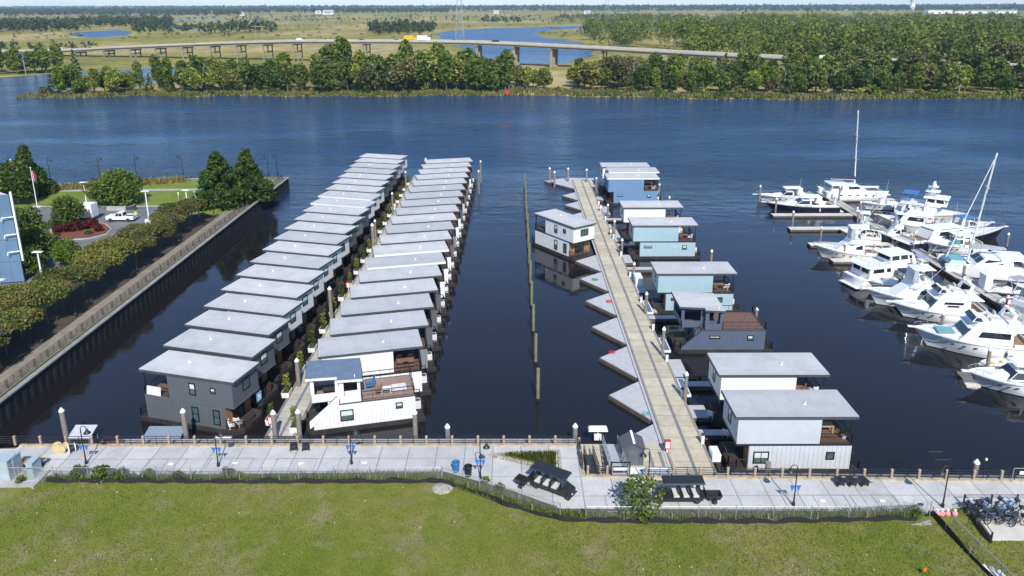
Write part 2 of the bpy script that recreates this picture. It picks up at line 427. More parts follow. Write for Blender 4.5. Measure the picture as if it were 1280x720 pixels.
# ---- park peninsula
ZK = 2.4
struct('park_ground', MB().prism([(-420, 30), (-53.9, 30), (-53.9, 174.4), (-73, 173.8), (-104, 165.2), (-420, 135)], -5, ZK).mesh('park_ground', PARKLAWN))
ASPH = mat('asphalt', (.16, .16, .165), .85, .16, .35, stain=(.10, .10, .105), bumpy=.2)
CONC = mat('concrete', (.40, .39, .37), .8, .14, 1.2, stain=(.27, .26, .25))
struct('parking_lot', MB().prism([(-120, 98), (-63.3, 98), (-62.6, 148.1), (-96, 147.6), (-130, 146)], ZK - .2, ZK + .006).mesh('parking_lot', ASPH))
kk = MB().box(-96, -62.4, 148.15, 148.4, ZK - .1, ZK + .14)
struct('parking_kerb', kk.mesh('parking_kerb', CONC))
struct('park_footpath', MB().prism([(-100, 161.3), (-63.0, 162.3), (-63.0, 163.8), (-100, 162.8)], ZK - .2, ZK + .012).mesh('park_footpath', CONC))
PATHM = mat('riverwalk_paving', (.235, .205, .165), .85, .2, .8, stain=(.16, .145, .12))
struct('riverwalk_path', MB().prism([(-57.0, 60), (-54.0, 60), (-54.0, 172.6), (-57.0, 172.6)], ZK - .2, ZK + .010).mesh('riverwalk_path', PATHM))
struct('planting_strip', MB().prism([(-63.4, 60), (-57.05, 60), (-57.05, 142), (-63.0, 142)], ZK - .2, ZK + .014).mesh('planting_strip', mat('mulch', (.065, .045, .03), .95, .35, 3, bumpy=.4)))
# ================================================================== TREES AND PLANTS
def leafquads(C, size, rng, up=.35):
    """one leaf-clump quad at each centre, random facing with a lean to the sky"""
    n = len(C)
    d = rng.normal(size=(n, 3)); d[:, 2] = np.abs(d[:, 2]) * .6 + up
    d /= np.linalg.norm(d, axis=1)[:, None]
    r = rng.normal(size=(n, 3)); u = np.cross(d, r); u /= np.linalg.norm(u, axis=1)[:, None]
    w_ = np.cross(d, u)
    s = size * rng.uniform(.55, 1.25, n)[:, None]; a = rng.uniform(.5, .9, n)[:, None]
    k = rng.uniform(-.25, .25, (n, 3)) * s
    V = np.stack([C - u * s - w_ * s * a * .4, C + u * s * .3 - w_ * s * a, C + u * s + w_ * s * a * .3 + k, C - u * s * .4 + w_ * s * a], 1)
    return V.reshape(-1, 3), np.arange(n * 4).reshape(n, 4)
def lobes_to_points(lobes, n_per, rng, shell=.55):
    out = []
    for (c, r) in lobes:
        n = max(6, int(n_per * (r[0] * r[1]) ** .5 * r[2] ** .35))
        d = rng.normal(size=(n, 3)); d /= np.linalg.norm(d, axis=1)[:, None]
        rad = rng.uniform(shell, 1.05, n)[:, None] ** .8
        p = d * rad
        keep = (p[:, 2] > -.75)
        out.append(np.array(c) + p[keep] * np.array(r))
    return np.concatenate(out)
BARK = mat('bark', (.12, .095, .07), .9, .25, 4)
GREYBARK = mat('pale_bark', (.34, .31, .27), .9, .2, 4)
FOL = {
    'broad': foliage('broad_leaves', (0.067, 0.113, 0.019), (0.113, 0.167, 0.028), (0.181, 0.234, 0.044)),
    'dark': foliage('dark_leaves', (0.050, 0.088, 0.019), (0.079, 0.124, 0.025), (0.113, 0.167, 0.035)),
    'pale': foliage('pale_leaves', (0.136, 0.177, 0.040), (0.204, 0.250, 0.054), (0.295, 0.323, 0.086)),
    'olive': foliage('olive_leaves', (0.113, 0.120, 0.043), (0.160, 0.162, 0.060), (0.226, 0.205, 0.085)),
    'cypress': foliage('cypress_leaves', (.035, .085, .016), (.058, .115, .022), (.09, .15, .032), rnd=.12),
    'myrtle': foliage('myrtle_leaves', (.12, .15, .036), (.17, .165, .05), (.20, .14, .058), rnd=.38, sc=.3),
    'bright': foliage('bright_leaves', (0.080, 0.140, 0.020), (0.123, 0.189, 0.027), (0.174, 0.238, 0.041), rnd=.2),
    'red': foliage('red_leaves', (0.072, 0.017, 0.019), (0.123, 0.028, 0.027), (0.160, 0.049, 0.041), rnd=.15),
    'weed': foliage('weed_leaves', (0.080, 0.119, 0.027), (0.123, 0.168, 0.041), (0.189, 0.217, 0.074), rnd=.25),
    'reed': foliage('reed_leaves', (0.232, 0.217, 0.081), (0.319, 0.280, 0.121), (0.435, 0.364, 0.189), rnd=.1, sc=.08),
}
def limb_mb(h, r, lobes, rng, base=0.):
    b = MB()
    pts = [(0, 0, base)]
    k = 4
    for i in range(1, k + 1):
        pts.append((rng.normal() * .02 * h, rng.normal() * .02 * h, base + h * .8 * i / k))
    for i in range(k):
        b.tube(pts[i], pts[i + 1], r * (1 - .19 * i), r * (1 - .19 * (i + 1)), 7, 0, i == 0)
    for c, rr in lobes[:9]:
        i = min(k - 1, max(1, int(k * (c[2] - rr[2] * .9 - base) / (h * .8)))) if c[2] > base + .5 else 1
        s = pts[i]
        mid = ((s[0] + c[0]) / 2, (s[1] + c[1]) / 2, (s[2] * .6 + c[2] * .4))
        b.tube(s, mid, r * .42, r * .28, 5, 0, False).tube(mid, c, r * .28, r * .1, 5, 0, False)
    return b
def tree_meshes(key, h, wd, seed, leaf=.6, dens=120, lobes_n=12, kind='round', trunk_r=None, clear=.22):
    rng = np.random.default_rng(seed)
    L = []
    R_ = wd / 2
    if kind == 'round':
        for i in range(lobes_n):
            a = i * 2.4 + rng.uniform(-.5, .5); t = (i + .5) / lobes_n
            rad = R_ * (.62 * math.sin(PI * (.18 + .72 * t)) if i else 0) * rng.uniform(.75, 1.1)
            z = h * (clear + .1 + (1 - clear - .22) * t)
            s = R_ * rng.uniform(.36, .56) * (1.05 - .35 * t)
            L.append(((math.cos(a) * rad, math.sin(a) * rad, z), (s, s, s * rng.uniform(.7, .95))))
    elif kind == 'cone':
        for i in range(lobes_n):
            t = (i + .3) / lobes_n; a = i * 2.4 + rng.uniform(-.6, .6)
            rad = R_ * (1 - t) ** .75 * rng.uniform(.4, .95)
            s = R_ * (.14 + .26 * (1 - t)) * rng.uniform(.75, 1.25)
            L.append(((math.cos(a) * rad, math.sin(a) * rad, h * (clear * .5 + (1 - clear * .5) * t * .95)), (s, s, s * .75)))
    elif kind == 'tall':
        for i in range(lobes_n):
            t = (i + .5) / lobes_n; a = i * 2.4 + rng.uniform(-.6, .6)
            rad = R_ * .6 * rng.uniform(.3, 1) * (1 - .5 * abs(t - .45) * 2)
            s = R_ * rng.uniform(.34, .6)
            L.append(((math.cos(a) * rad, math.sin(a) * rad, h * (clear + (1 - clear - .08) * t)), (s, s, s * 1.05)))
    elif kind == 'flat':
        for i in range(lobes_n):
            a = i * 2.4 + rng.uniform(-.4, .4); rad = R_ * math.sqrt((i + .4) / lobes_n) * .8
            s = R_ * rng.uniform(.3, .45)
            L.append(((math.cos(a) * rad, math.sin(a) * rad, h * (.70 + .16 * (1 - (rad / R_) ** 2) + rng.uniform(-.05, .05))), (s, s, s * .62)))
    pts = lobes_to_points(L, dens, rng)
    V, Fq = leafquads(pts, leaf, rng)
    crown = npmesh(key + '_crown', V, Fq, FOL['broad'])
    trunk = limb_mb(h, trunk_r or h * .022, sorted(L, key=lambda q: q[0][2]), rng).mesh(key + '_trunk', BARK)
    return crown, trunk
def tree(name, key, label, cat, loc, fol, group=None, rz=0., sc=1., bark=None, zs=1.):
    cr, tk = CACHE[key]
    t = thing(name, label, cat, loc, rz, group)
    t.scale = (sc, sc, sc * zs)
    obj('crown', cr, t, mt=FOL[fol]); obj('trunk', tk, t, mt=bark or BARK)
    return t
for i in range(4): CACHE['round%d' % i] = tree_meshes('round%d' % i, 14, 10 + i, 20 + i, .62, 42, 15)
for i in range(3): CACHE['tall%d' % i] = tree_meshes('tall%d' % i, 18, 8 + i, 40 + i, .62, 46, 16, 'tall', clear=.3)
for i in range(2): CACHE['pine%d' % i] = tree_meshes('pine%d' % i, 17, 7, 50 + i, .6, 46, 16, 'cone')
def dead_tree():
    rng = np.random.default_rng(3); b = MB()
    b.tube((0, 0, 0), (.3, .1, 9), .24, .14, 6).tube((.3, .1, 9), (.1, .3, 14), .14, .04, 5)
    for i in range(14):
        z = rng.uniform(4, 13); a = rng.uniform(0, 6.28); l = rng.uniform(1.5, 3.6)
        e = (math.cos(a) * l, math.sin(a) * l, z + l * .8)
        b.tube((.2, .1, z), e, .09, .03, 4, 0, False)
        b.tube(e, (e[0] + rng.normal() * .8, e[1] + rng.normal() * .8, e[2] + 1.3), .05, .02, 4, 0, False)
    return b.mesh('bare_tree', GREYBARK)
DEAD = dead_tree()
# ---- far bank: individual trees
def zone(x):
    return ('at the low tip of the far bank' if x < 165 else 'in the wood strip before the low bridge piers' if x < 420 else
            'in front of the high bridge span on the far bank' if x < 665 else 'behind the grassy bank past the bridge' if x < 860 else
            'in the deep wood behind the catamaran mast' if x < 1085 else 'in the deep wood around the creek mouth')
KINDS = [('broadleaf_tree', 'broad', 'rounded mid green tree', 'round'), ('broadleaf_tree', 'dark', 'dark green full crowned tree', 'round'),
         ('broadleaf_tree', 'pale', 'pale green loose crowned tree', 'round'), ('tall_tree', 'broad', 'tall narrow green tree', 'tall'),
         ('tall_tree', 'pale', 'tall pale green tree', 'tall'), ('pine_tree', 'dark', 'pointed dark evergreen', 'pine'), ('broadleaf_tree', 'olive', 'grey green wispy tree', 'round')]
rt = random.Random(11)
spots = []
def free(X, Y, d):
    return all((X - a) ** 2 + (Y - b) ** 2 > d * d for a, b in spots)
def scatter(n, x0, x1, y0, y1, dmin, hs, kinds=None, rows=None):
    """n trees inside a block of the far bank given by its extent across and beyond the bank line"""
    k = 0; tries = 0
    while k < n and tries < n * 60:
        tries += 1
        X = rt.uniform(x0, x1); off = y0 + (y1 - y0) * rt.random() ** 1.3
        Y = float(bank(X)) + off
        if not free(X, Y, dmin): continue
        if sd_water(np.array([X]), np.array([Y]))[0] < 2.5: continue
        spots.append((X, Y)); k += 1
        nm, fol, lb, kd = rt.choice(kinds or KINDS)
        key = kd + str(rt.randrange({'round': 4, 'tall': 3, 'pine': 2}[kd]))
        h0 = {'round': 14, 'tall': 18, 'pine': 17}[kd]
        h = rt.uniform(*hs) * {'round': .92, 'tall': 1.12, 'pine': 1.05}[kd]
        px = ROW(X, Y, 8)[0]
        lab = lb + ' ' + zone(px)
        tree(nm, key, lab, 'tree', (X, Y, .6), fol, lab.replace('tree', 'trees', 1) if 'tree' in lab else lab, rt.uniform(0, 6.28), h / h0 * rt.uniform(.95, 1.1), zs=rt.uniform(.82, 1.12))
scatter(20, -219, -173, 5, 22, 5, (9, 14))
scatter(34, -172, -100, 8, 28, 5.5, (11, 16.5))
scatter(62, -98, 0, 7, 40, 5.2, (14, 21))
scatter(8, 0, 18, 14, 40, 6, (9, 13))
scatter(26, 34, 95, 20, 60, 6.5, (12, 17))
scatter(52, 62, 250, 8, 34, 6.8, (8, 16))
scatter(42, 60, 180, 30, 90, 7.5, (10.5, 17)); scatter(36, 150, 310, 30, 100, 7.5, (14, 22))
scatter(20, -345, -225, 116, 150, 6, (11, 17))
for X, off in [(-150, 16), (-92, 10), (-66, 11), (-22, 9), (60, 22), (98, 14), (128, 16), (150, 10), (172, 20), (212, 16), (-230, 118), (-300, 120), (88, 40), (-44, 16)]:
    z_ = zone(ROW(X, 362, 8)[0])
    single('bare_tree', DEAD, 'bare grey trunked dead tree ' + z_, 'tree', (X, float(bank(X)) + off, .6), rt.uniform(0, 6), 'bare grey dead trees ' + z_).scale = (rt.uniform(.8, 1.05),) * 3
# low shrubs along the bank line
CACHE['shrub'] = tree_meshes('shrub', 4, 5.5, 71, .5, 60, 8, clear=.02)
for i in range(46):
    X = rt.uniform(-226, 245); off = rt.uniform(3.5, 10) if not (5 < X < 48) else rt.uniform(9, 16)
    Y = float(bank(X)) + off
    if sd_water(np.array([X]), np.array([Y]))[0] < 1.5: continue
    z_ = zone(ROW(X, Y, 3)[0]); f_ = rt.choice(['pale', 'broad', 'olive', 'dark'])
    lab = {'pale': 'low pale shrub ', 'broad': 'low green shrub ', 'olive': 'low grey green shrub ', 'dark': 'low dark shrub '}[f_] + z_.replace('wood', 'wood edge', 1)
    tree('shrub', 'shrub', lab, 'shrub', (X, Y, .3), f_, lab.replace('shrub', 'shrubs', 1), rt.uniform(0, 6), rt.uniform(.55, 1.25), zs=rt.uniform(.7, 1.1))
# ---- far-off woods that read as one mass
rg = np.random.default_rng(9)
def wood_points(px0, px1, py0, py1, n):
    out = []
    for _ in range(n):
        x = rg.uniform(px0, px1); y = rg.uniform(py0, py1)
        out.append(P(x, y, .7))
    return out
def woods(name, spec, fol, leaf_k=.12, seed=1, npt=40):
    rr = np.random.default_rng(seed); Vs, Cs = [], []
    for pts, (h0, h1), wf in spec:
        for X, Y in pts:
            if sd_water(np.array([X]), np.array([Y]))[0] < 3: continue
            h = rr.uniform(h0, h1); wd = h * wf * rr.uniform(.8, 1.25)
            n = npt
            d = rr.normal(size=(n, 3)); d /= np.linalg.norm(d, axis=1)[:, None]
            nl = 7 if npt > 60 else 3
            lc_ = rr.normal(size=(nl, 3)) * np.array([wd * .24, wd * .24, h * .16]) + np.array([0, 0, h * .05])
            p = np.array([X, Y, .6 + h * .56]) + lc_[rr.integers(0, nl, n)] + d * np.array([wd * .27, wd * .27, h * .24]) * rr.uniform(.6, 1.08, n)[:, None]
            Cs.append((p, h * leaf_k))
    V, Fq, o = [], [], 0
    for p, s in Cs:
        v, f = leafquads(p, s, rr, .5); V.append(v); Fq.append(f + o); o += len(v)
    ob = obj(name, npmesh(name, np.concatenate(V), np.concatenate(Fq), fol))
    return tag(ob, None, None, None, 'stuff')
W1 = woods('distant_woods', [
    (wood_points(-60, 1340, 8.6, 12, 2800), (22, 36), 1.0), (wood_points(-60, 560, 11, 17, 2200), (14, 22), 1.1), (wood_points(560, 1340, 10, 14, 1500), (15, 24), 1.1),
    (wood_points(-60, 300, 12, 21, 1100), (13, 20), 1.0), (wood_points(300, 560, 11.5, 15, 400), (12, 18), 1.0),
    (wood_points(560, 1340, 11.5, 15.5, 700), (12, 18), 1.),
    (wood_points(-40, 110, 29, 41, 330), (11, 17), .8), (wood_points(100, 215, 26, 34, 300), (11, 17), .8),
    (wood_points(165, 345, 33, 43, 200), (9, 15), .7),
    (wood_points(460, 545, 34, 44, 170), (9, 15), .7),
    (wood_points(600, 650, 26, 30, 40), (9, 13), .8),
    (wood_points(700, 860, 22, 25, 140), (9, 14), .8),
    (wood_points(-40, 120, 60, 66, 40), (6, 9), .8),
    (wood_points(-40, 900, 24, 50, 420), (2.5, 6), 1.3), (wood_points(300, 900, 20, 28, 260), (6, 11), .6), (wood_points(-40, 330, 22, 30, 160), (6, 10), .8),
], foliage('distant_leaves', (.042, .066, .02), (.06, .088, .026), (.085, .112, .036), sc=.006, trans=0, isl=.5))
W2 = woods('deep_woods', [
    (wood_points(735, 1330, 29, 44, 400), (11, 22), 1.1), (wood_points(735, 1330, 44, 62, 170), (17, 29), .95),
    (wood_points(850, 1330, 62, 84, 120), (17, 29), .9),
    (wood_points(690, 920, 21, 32, 130), (8, 17), 1.), (wood_points(900, 1330, 24, 34, 150), (12, 22), 1.), (wood_points(735, 1330, 84, 113, 300), (3.5, 8), 1.2), (wood_points(60, 600, 98, 113, 130), (2.5, 6), 1.2),
    (wood_points(900, 1330, 22, 30, 260), (9, 14), 1.0),
], foliage('deep_wood_leaves', (.045, .078, .017), (.095, .132, .028), (.175, .195, .055), sc=.05, trans=.2, isl=.3), .046, 2, 330)
# thin dead snags standing in the marsh
b = MB()
for X, Y in wood_points(230, 430, 26, 37, 190) + wood_points(440, 900, 22, 30, 260) + wood_points(280, 420, 22, 26, 60):
    if sd_water(np.array([X]), np.array([Y]))[0] < 2: continue
    h = rg.uniform(7, 15); b.tube((X, Y, .4), (X + rg.normal() * .5, Y, h), .28, .12, 4, 0, False)
tag(obj('marsh_snags', b.mesh('marsh_snags', GREYBARK)), None, None, None, 'stuff')
# ---- reeds along the bank
X = rg.uniform(-234, 255, 15000); off = rg.uniform(0, 1, len(X)) ** 1.4 * np.where((X > 0) & (X < 52), 17, 9) + .8
Y = bank(X) + off
ok = sd_water(X, Y) > .5; X, Y, off = X[ok], Y[ok], off[ok]
n = len(X); h = rg.uniform(.6, 1.9, n) * np.where((X > -5) & (X < 150), 1.15, .9); a = rg.uniform(0, PI, n); wd = rg.uniform(.25, .55, n)
dx, dy = np.cos(a) * wd, np.sin(a) * wd; lx, ly = rg.normal(size=n) * .25, rg.normal(size=n) * .25
z0 = np.minimum(.7, off * .12) - .05
V = np.stack([np.stack([X - dx, Y - dy, z0], -1), np.stack([X + dx, Y + dy, z0], -1), np.stack([X + dx * .5 + lx, Y + dy * .5 + ly, z0 + h], -1), np.stack([X - dx * .5 + lx, Y - dy * .5 + ly, z0 + h * .9], -1)], 1).reshape(-1, 3)
tag(obj('bank_reeds', npmesh('bank_reeds', V, np.arange(n * 4).reshape(n, 4), foliage('bank_reed_leaves', (.085, .105, .026), (.15, .15, .05), (.22, .195, .09), sc=.06, rnd=0, trans=.1))), None, None, None, 'stuff')
# ================================================================== DOCKS, PILINGS, FLOATING HOMES
PILE = mat('piling_concrete', (.22, .19, .165), .85, .2, 1.5, stain=(.13, .11, .10))
WOODPILE = mat('old_timber_piling', (.17, .17, .09), .9, .25, 1.2, stain=(.10, .09, .06))
WHITE = mat('white_paint', (.80, .80, .79), .45, .03, 1)
BLACK = mat('black_metal', (.018, .018, .02), .45, .2, 3)
CHAR = mat('charcoal_metal', (.045, .048, .054), .5, .15, 3)
DOCKGREY = mat('dock_composite', (.44, .44, .445), .8, .08, 1.5, stain=(.37, .365, .36))
DOCKEDGE = mat('dock_edge_timber', (.11, .085, .065), .85, .25, 1.2)
BROWN = mat('deck_brown', (.155, .085, .06), .7, .15, 2)
DARKDECK = mat('deck_dark', (.042, .035, .032), .75, .2, 2)
HULL = mat('float_hull', (.022, .022, .022), .8, .35, 1.2, stain=(.06, .057, .05))
CEDAR = mat('cedar_boards', (.30, .155, .07), .6, .25, 1.5)
HVAC = mat('appliance_enamel', (.62, .62, .60), .5, .05, 2)
def decking_mat(name, col, axis, pitch, gap=.08):
    if name in MATS: return MATS[name]
    m, nt, b = nodes(name)
    v = coords(nt); sp = nt.nodes.new('ShaderNodeSeparateXYZ'); nt.links.new(v, sp.inputs[0])
    a = math_(nt, 'DIVIDE', sp.outputs[axis], pitch)
    g = math_(nt, 'LESS_THAN', math_(nt, 'FRACT', a), gap)
    wn = nt.nodes.new('ShaderNodeTexWhiteNoise'); wn.noise_dimensions = '1D'; nt.links.new(math_(nt, 'FLOOR', a), wn.inputs['W'])
    f = noise(nt, v, 1.1, 5, .65)
    c = ramp(nt, f, [(.3, tuple(x * .82 for x in col)), (.7, tuple(x * 1.12 for x in col))])
    c = mix(nt, 1., c, ramp(nt, wn.outputs[0], [(0, (.86, .86, .86)), (1, (1.06, 1.06, 1.06))]), 'MULTIPLY')
    c = mix(nt, math_(nt, 'MULTIPLY', g, .8), c, tuple(x * .3 for x in col))
    nt.links.new(c, b.inputs['Base Color']); b.inputs['Roughness'].default_value = .8
    MATS[name] = m; return m
PLANK_BEIGE = decking_mat('beige_dock_panels', (.52, .465, .345), 1, 2.05, .03)
PLANK_PALE = decking_mat('pale_dock_planks', (.48, .455, .40), 1, 1.22, .04)
PLANK_GREY = decking_mat('grey_dock_planks', (.36, .345, .32), 0, 1.2, .04)
GROOVE = mat('cable_tray', (.20, .20, .205), .6, .15, 2)
# ---- pilings
def piling_mesh(h, r=.24, cap=True, mt=PILE):
    b = MB(); b.tube((0, 0, -3), (0, 0, h), r, r * .97, 14)
    return b.mesh('piling', mt)
def pile_cap(h, r=.27):
    b = MB(); b.lathe([(r, 0), (r, .10), (.05, .42)], (0, 0, h - .04), 14); return b.mesh('cap', WHITE)
def piling(label, X, Y, h, cap=True, group='concrete pilings', r=.24, name='piling', mt=PILE):
    t = thing(name, label, 'piling', (X, Y, 0), 0, group)
    hk = round(h, 1)
    obj('shaft', cached(('pile', hk, r, mt.name), lambda: piling_mesh(hk, r, mt=mt)), t)
    if cap: obj('cap', cached(('cap', hk, r), lambda: pile_cap(hk, r * 1.12)), t)
    return t
for i, (px, py, lb, cap) in enumerate([(86, 511, 'tall white capped piling by the wooden cable reels', 1), (235, 512, 'white capped piling before the dark grey floating home', 1),
                              (345.5, 514, 'white capped piling at the foot of the left dock', 1), (376, 513, 'white capped piling beside the white planter at the dock foot', 1),
                              (520, 513, 'white capped piling by the rear of the white roof deck home', 1), (560, 531, 'short white capped piling standing alone behind the railing', 1),
                              (718.5, 531, 'white capped piling at the corner of the gangway landing', 1), (957.5, 575, 'brown capless piling in front of the light grey floating home', 0)]):
    Yb = 65.6 if px < 600 else (65.2 if px < 800 else 58.6)
    if px == 560: Yb = 65.0
    X = (px - 640) / F_PX * (Yb * _c + 42 * _s) * 1.0
    X, _ = P(px, ROW(0, Yb, 0)[1], 0)
    piling(lb, X, Yb, ZAT(X, Yb, py) - .25, bool(cap), 'white capped pilings along the promenade' if cap else None)
pX, pY = P(1216, 609, 0)
piling('white capped piling behind the promenade right of the black gangway cage', *P(1216, 604, .4), ZAT(*P(1216, 604, .4), 578), True, 'white capped pilings along the promenade')
# timber pilings in a file down the middle basin
for i in range(12):
    Y = 74.1 + 8.9 * i
    lb = 'old greenish timber piling, ' + ('nearest' if i == 0 else ORD[i] + ' from the near end') + ' of the file in the middle basin'
    t = piling(lb, 2.77 + .02 * i + rt.uniform(-.06, .06), Y, 3.9 + rt.uniform(-.15, .15), False, 'timber pilings in the middle basin', .2, 'timber_piling', WOODPILE)
    obj('collar', cached('collar', lambda: MB().lathe([(.27, -.1), (.29, .12), (.27, .3)], n=12).mesh('collar', BLACK)), t)
# ---- left long dock
b = MB(); b.box(-24.7, -21.5, 66.1, 184, .05, .62)
d = thing('long_dock', 'long pale planked dock between the two left rows of floating homes', 'dock')
obj('float', b.mesh('float', DOCKEDGE), d)
obj('planking', MB().box(-24.6, -21.6, 66.15, 183.9, .62, .68).mesh('planking', PLANK_PALE), d)
obj('cable_tray', MB().box(-23.25, -22.95, 66.1, 183.9, .68, .70).box(-24.55, -24.35, 66.1, 183.9, .68, .74).box(-21.85, -21.65, 66.1, 183.9, .68, .74).mesh('cable_tray', GROOVE), d)
d = thing('ledge_walk', 'grey planked ledge walk behind the left promenade railing', 'walkway')
obj('joist', MB().box(-37.5, 6.1, 62.55, 64.0, 1.35, 1.6).mesh('joist', DOCKEDGE), d)
obj('planking', MB().box(-37.5, 6.1, 62.52, 64.05, 1.6, 1.66).mesh('planking', PLANK_GREY), d)
d = thing('ledge_walk', 'grey planked ledge walk behind the right promenade railing', 'walkway')
obj('joist', MB().obox((41, 57.45, 1.45), (21.5, .55, .12), -.021).mesh('joist', DOCKEDGE), d)
obj('planking', MB().obox((41, 57.5, 1.6), (21.5, .62, .03), -.021).mesh('planking', PLANK_GREY), d)
# ---- right dock with triangular slips
d = thing('wide_dock', 'wide beige panelled dock with a dark centre strip running out to the river', 'dock')
obj('float', MB().box(14.7, 18.7, 57.9, 178.5, .05, .66).mesh('float', DOCKEDGE), d)
obj('planking', MB().box(14.95, 18.45, 57.9, 178.4, .66, .72).mesh('planking', PLANK_BEIGE), d)
obj('cable_tray', MB().box(16.65, 16.95, 57.9, 178.4, .72, .74).mesh('cable_tray', GROOVE), d)
obj('side_board', MB().box(14.72, 14.95, 57.9, 178.4, .66, .78).box(18.45, 18.68, 57.9, 178.4, .66, .78).mesh('side_board', mat('side_board', (.26, .245, .2), .8, .15, 1)), d)
obj('edge_fender', MB().box(14.42, 14.68, 60, 176, .5, .70).mesh('edge_fender', DOCKGREY), d)
tips = [65.3 + 9.1 * i for i in range(6)] + [119.3, 147, 155.9, 164.1]
for i, yt in enumerate(tips):
    lb = 'grey triangular float on the left of the wide dock, ' + ('nearest the promenade' if i == 0 else ORD[i] + ' from the promenade')
    t = thing('triangle_float', lb, 'dock', (0, 0, 0), 0, 'triangular floats along the wide dock')
    poly = [(10.55, yt), (14.4, yt - 5.4), (14.4, yt + 3.2)] if i < 7 else [(11.2, yt), (14.4, yt - 4.2), (14.4, yt + 3)]
    obj('float', MB().prism(poly, .02, .44).mesh('float', DOCKEDGE), t)
    inn = [(poly[0][0] + .16, poly[0][1] + .02), (poly[1][0], poly[1][1] + .18), (poly[2][0], poly[2][1] - .12)]
    obj('deck_panel', MB().prism(inn, .44, .52).mesh('deck_panel', DOCKGREY), t)
t = thing('triangle_float', 'long grey pointed float at the river end of the wide dock', 'dock')
pl = [P(680, 226, .5), (14.6, 170.5), (19.8, 173.0), (20.3, 181.5), (14.2, 182.0)]
obj('float', MB().prism(pl, .02, .44).mesh('float', DOCKEDGE), t)
obj('deck_panel', MB().prism([(x * .985 + .2, y * .995 + .85) for x, y in pl], .44, .53).mesh('deck_panel', DOCKGREY), t)
for px, py, h, lb in [(687, 226, 210, 'leftmost'), (693, 231, 214.5, 'second from the left'), (710, 227, 210.5, 'third from the left'), (733, 228.5, 211.5, 'fourth from the left')]:
    X, Y = P(px, py, .5); piling(lb + ' of the white capped pilings on the pointed river end float', X, Y, ZAT(X, Y, h) - .2, True, 'white capped pilings on the pointed float')
for i, (y0, y1, x1) in enumerate([(58.6, 60.0, 19.9), (66.3, 67.4, 26), (69.6, 72.2, 20.6), (76.3, 77.5, 27), (78.6, 83.0, 20.4), (95.2, 96.4, 27), (97.4, 101.8, 20.3), (104.8, 112, 20.2), (115, 116.2, 27), (127.6, 128.8, 27), (118.4, 122.5, 20.2), (130, 141, 20.1), (144.2, 145.4, 27), (148, 154.5, 20.2), (160, 163, 20.2)]):
    lb = 'pale grey finger float on the right of the wide dock, ' + ('nearest the promenade' if i == 0 else ORD[i] + ' from the promenade')
    t = thing('finger_float', lb, 'dock', (0, 0, 0), 0, 'finger floats along the wide dock')
    obj('float', MB().box(18.72, x1, y0, y1, .02, .46).mesh('float', DOCKEDGE), t)
    obj('deck_panel', MB().box(18.74, x1 - .05, y0 + .05, y1 - .05, .46, .53).mesh('deck_panel', DOCKGREY), t)
for px, py, top, lb in [(856, 503, 466, 'by the two pale homes'), (828, 447, 410, 'by the stair of the dark blue home'), (807, 394, 366, 'between dark blue and light blue homes'), (792, 350, 329, 'before the nearer light blue home'),
                        (777, 320, 299, 'beside the farther light blue home'), (767.5, 298, 276, 'beside the small white home'), (759.5, 270, 256, 'before the bright blue home'), (745, 240, 222.5, 'at the corner of the far white home')]:
    X, Y = P(px, py, .5); X = 19.3
    X, Y = P(px, py, .5); piling('grey white capped piling on the wide dock ' + lb, X, Y, ZAT(X, Y, top) - .2, True, 'white capped pilings along the wide dock', .2)
for px, py, top, lb in [(888, 337, 313, 'behind the nearer light blue home'), (836, 262, 246, 'behind the small white home'), (823.5, 248, 230, 'behind the bright blue home'), (944, 410, 386, 'behind the dark blue home'), (872, 341, 322, 'at the rear of the farther light blue home')][:4]:
    X, Y = P(px, py, 0); piling('grey white capped piling in the water ' + lb, X, Y, ZAT(X, Y, top) - .2, True, 'white capped pilings behind the right homes', .2)
for px, py, lb in [(789, 345, 'farthest'), (803, 384, 'second farthest'), (821, 430, 'second nearest'), (844, 483, 'nearest')]:
    X, Y = P(px, py, .8); X = 19.15
    t = thing('boarding_ramp', lb + ' of the white edged blue ramps along the right edge of the wide dock', 'ramp', (X, Y, .53), 0, 'blue ramps on the wide dock')
    obj('frame', MB().box(-.42, .42, -1.9, 1.9, .0, .26).mesh('frame', WHITE), t); obj('tread', MB().box(-.3, .3, -1.75, 1.75, .26, .29).mesh('tread', mat('blue_tread', (.09, .15, .27), .6, .15, 2)), t)
# long-dock pilings
for px, top, lb in [(412, 280, 'tall white piling midway along the long dock'), (386.5, 360, 'grey piling midway along the long dock beside a white planter'), (365, 449, 'grey piling near the foot of the long dock by the grey homes')]:
    X = -24.0; Y = {412: 113.5, 386.5: 92.5, 365: 76.2}[px]
    if px == 412: X = -22.0
    piling(lb, X, Y, ZAT(X, Y, top) - .2, True, 'white capped pilings on the long dock')
for k, (Y, side) in enumerate([(128, 0), (148, 0), (168, 0), (183.3, 1)]):
    X = -24.3 if not side else -21.4
    piling('grey white capped piling on the long dock, ' + ORD[k] + ' beyond the tall white one', X, Y, 5, True, 'white capped pilings on the long dock', .2)
for k, Y in enumerate([168, 179]):
    piling('grey white capped piling off the far rear decks of the right row, ' + ('nearer' if k == 0 else 'farther') + ' of two', -7.6, Y, 5.2, True, 'white capped pilings behind the right row', .2)
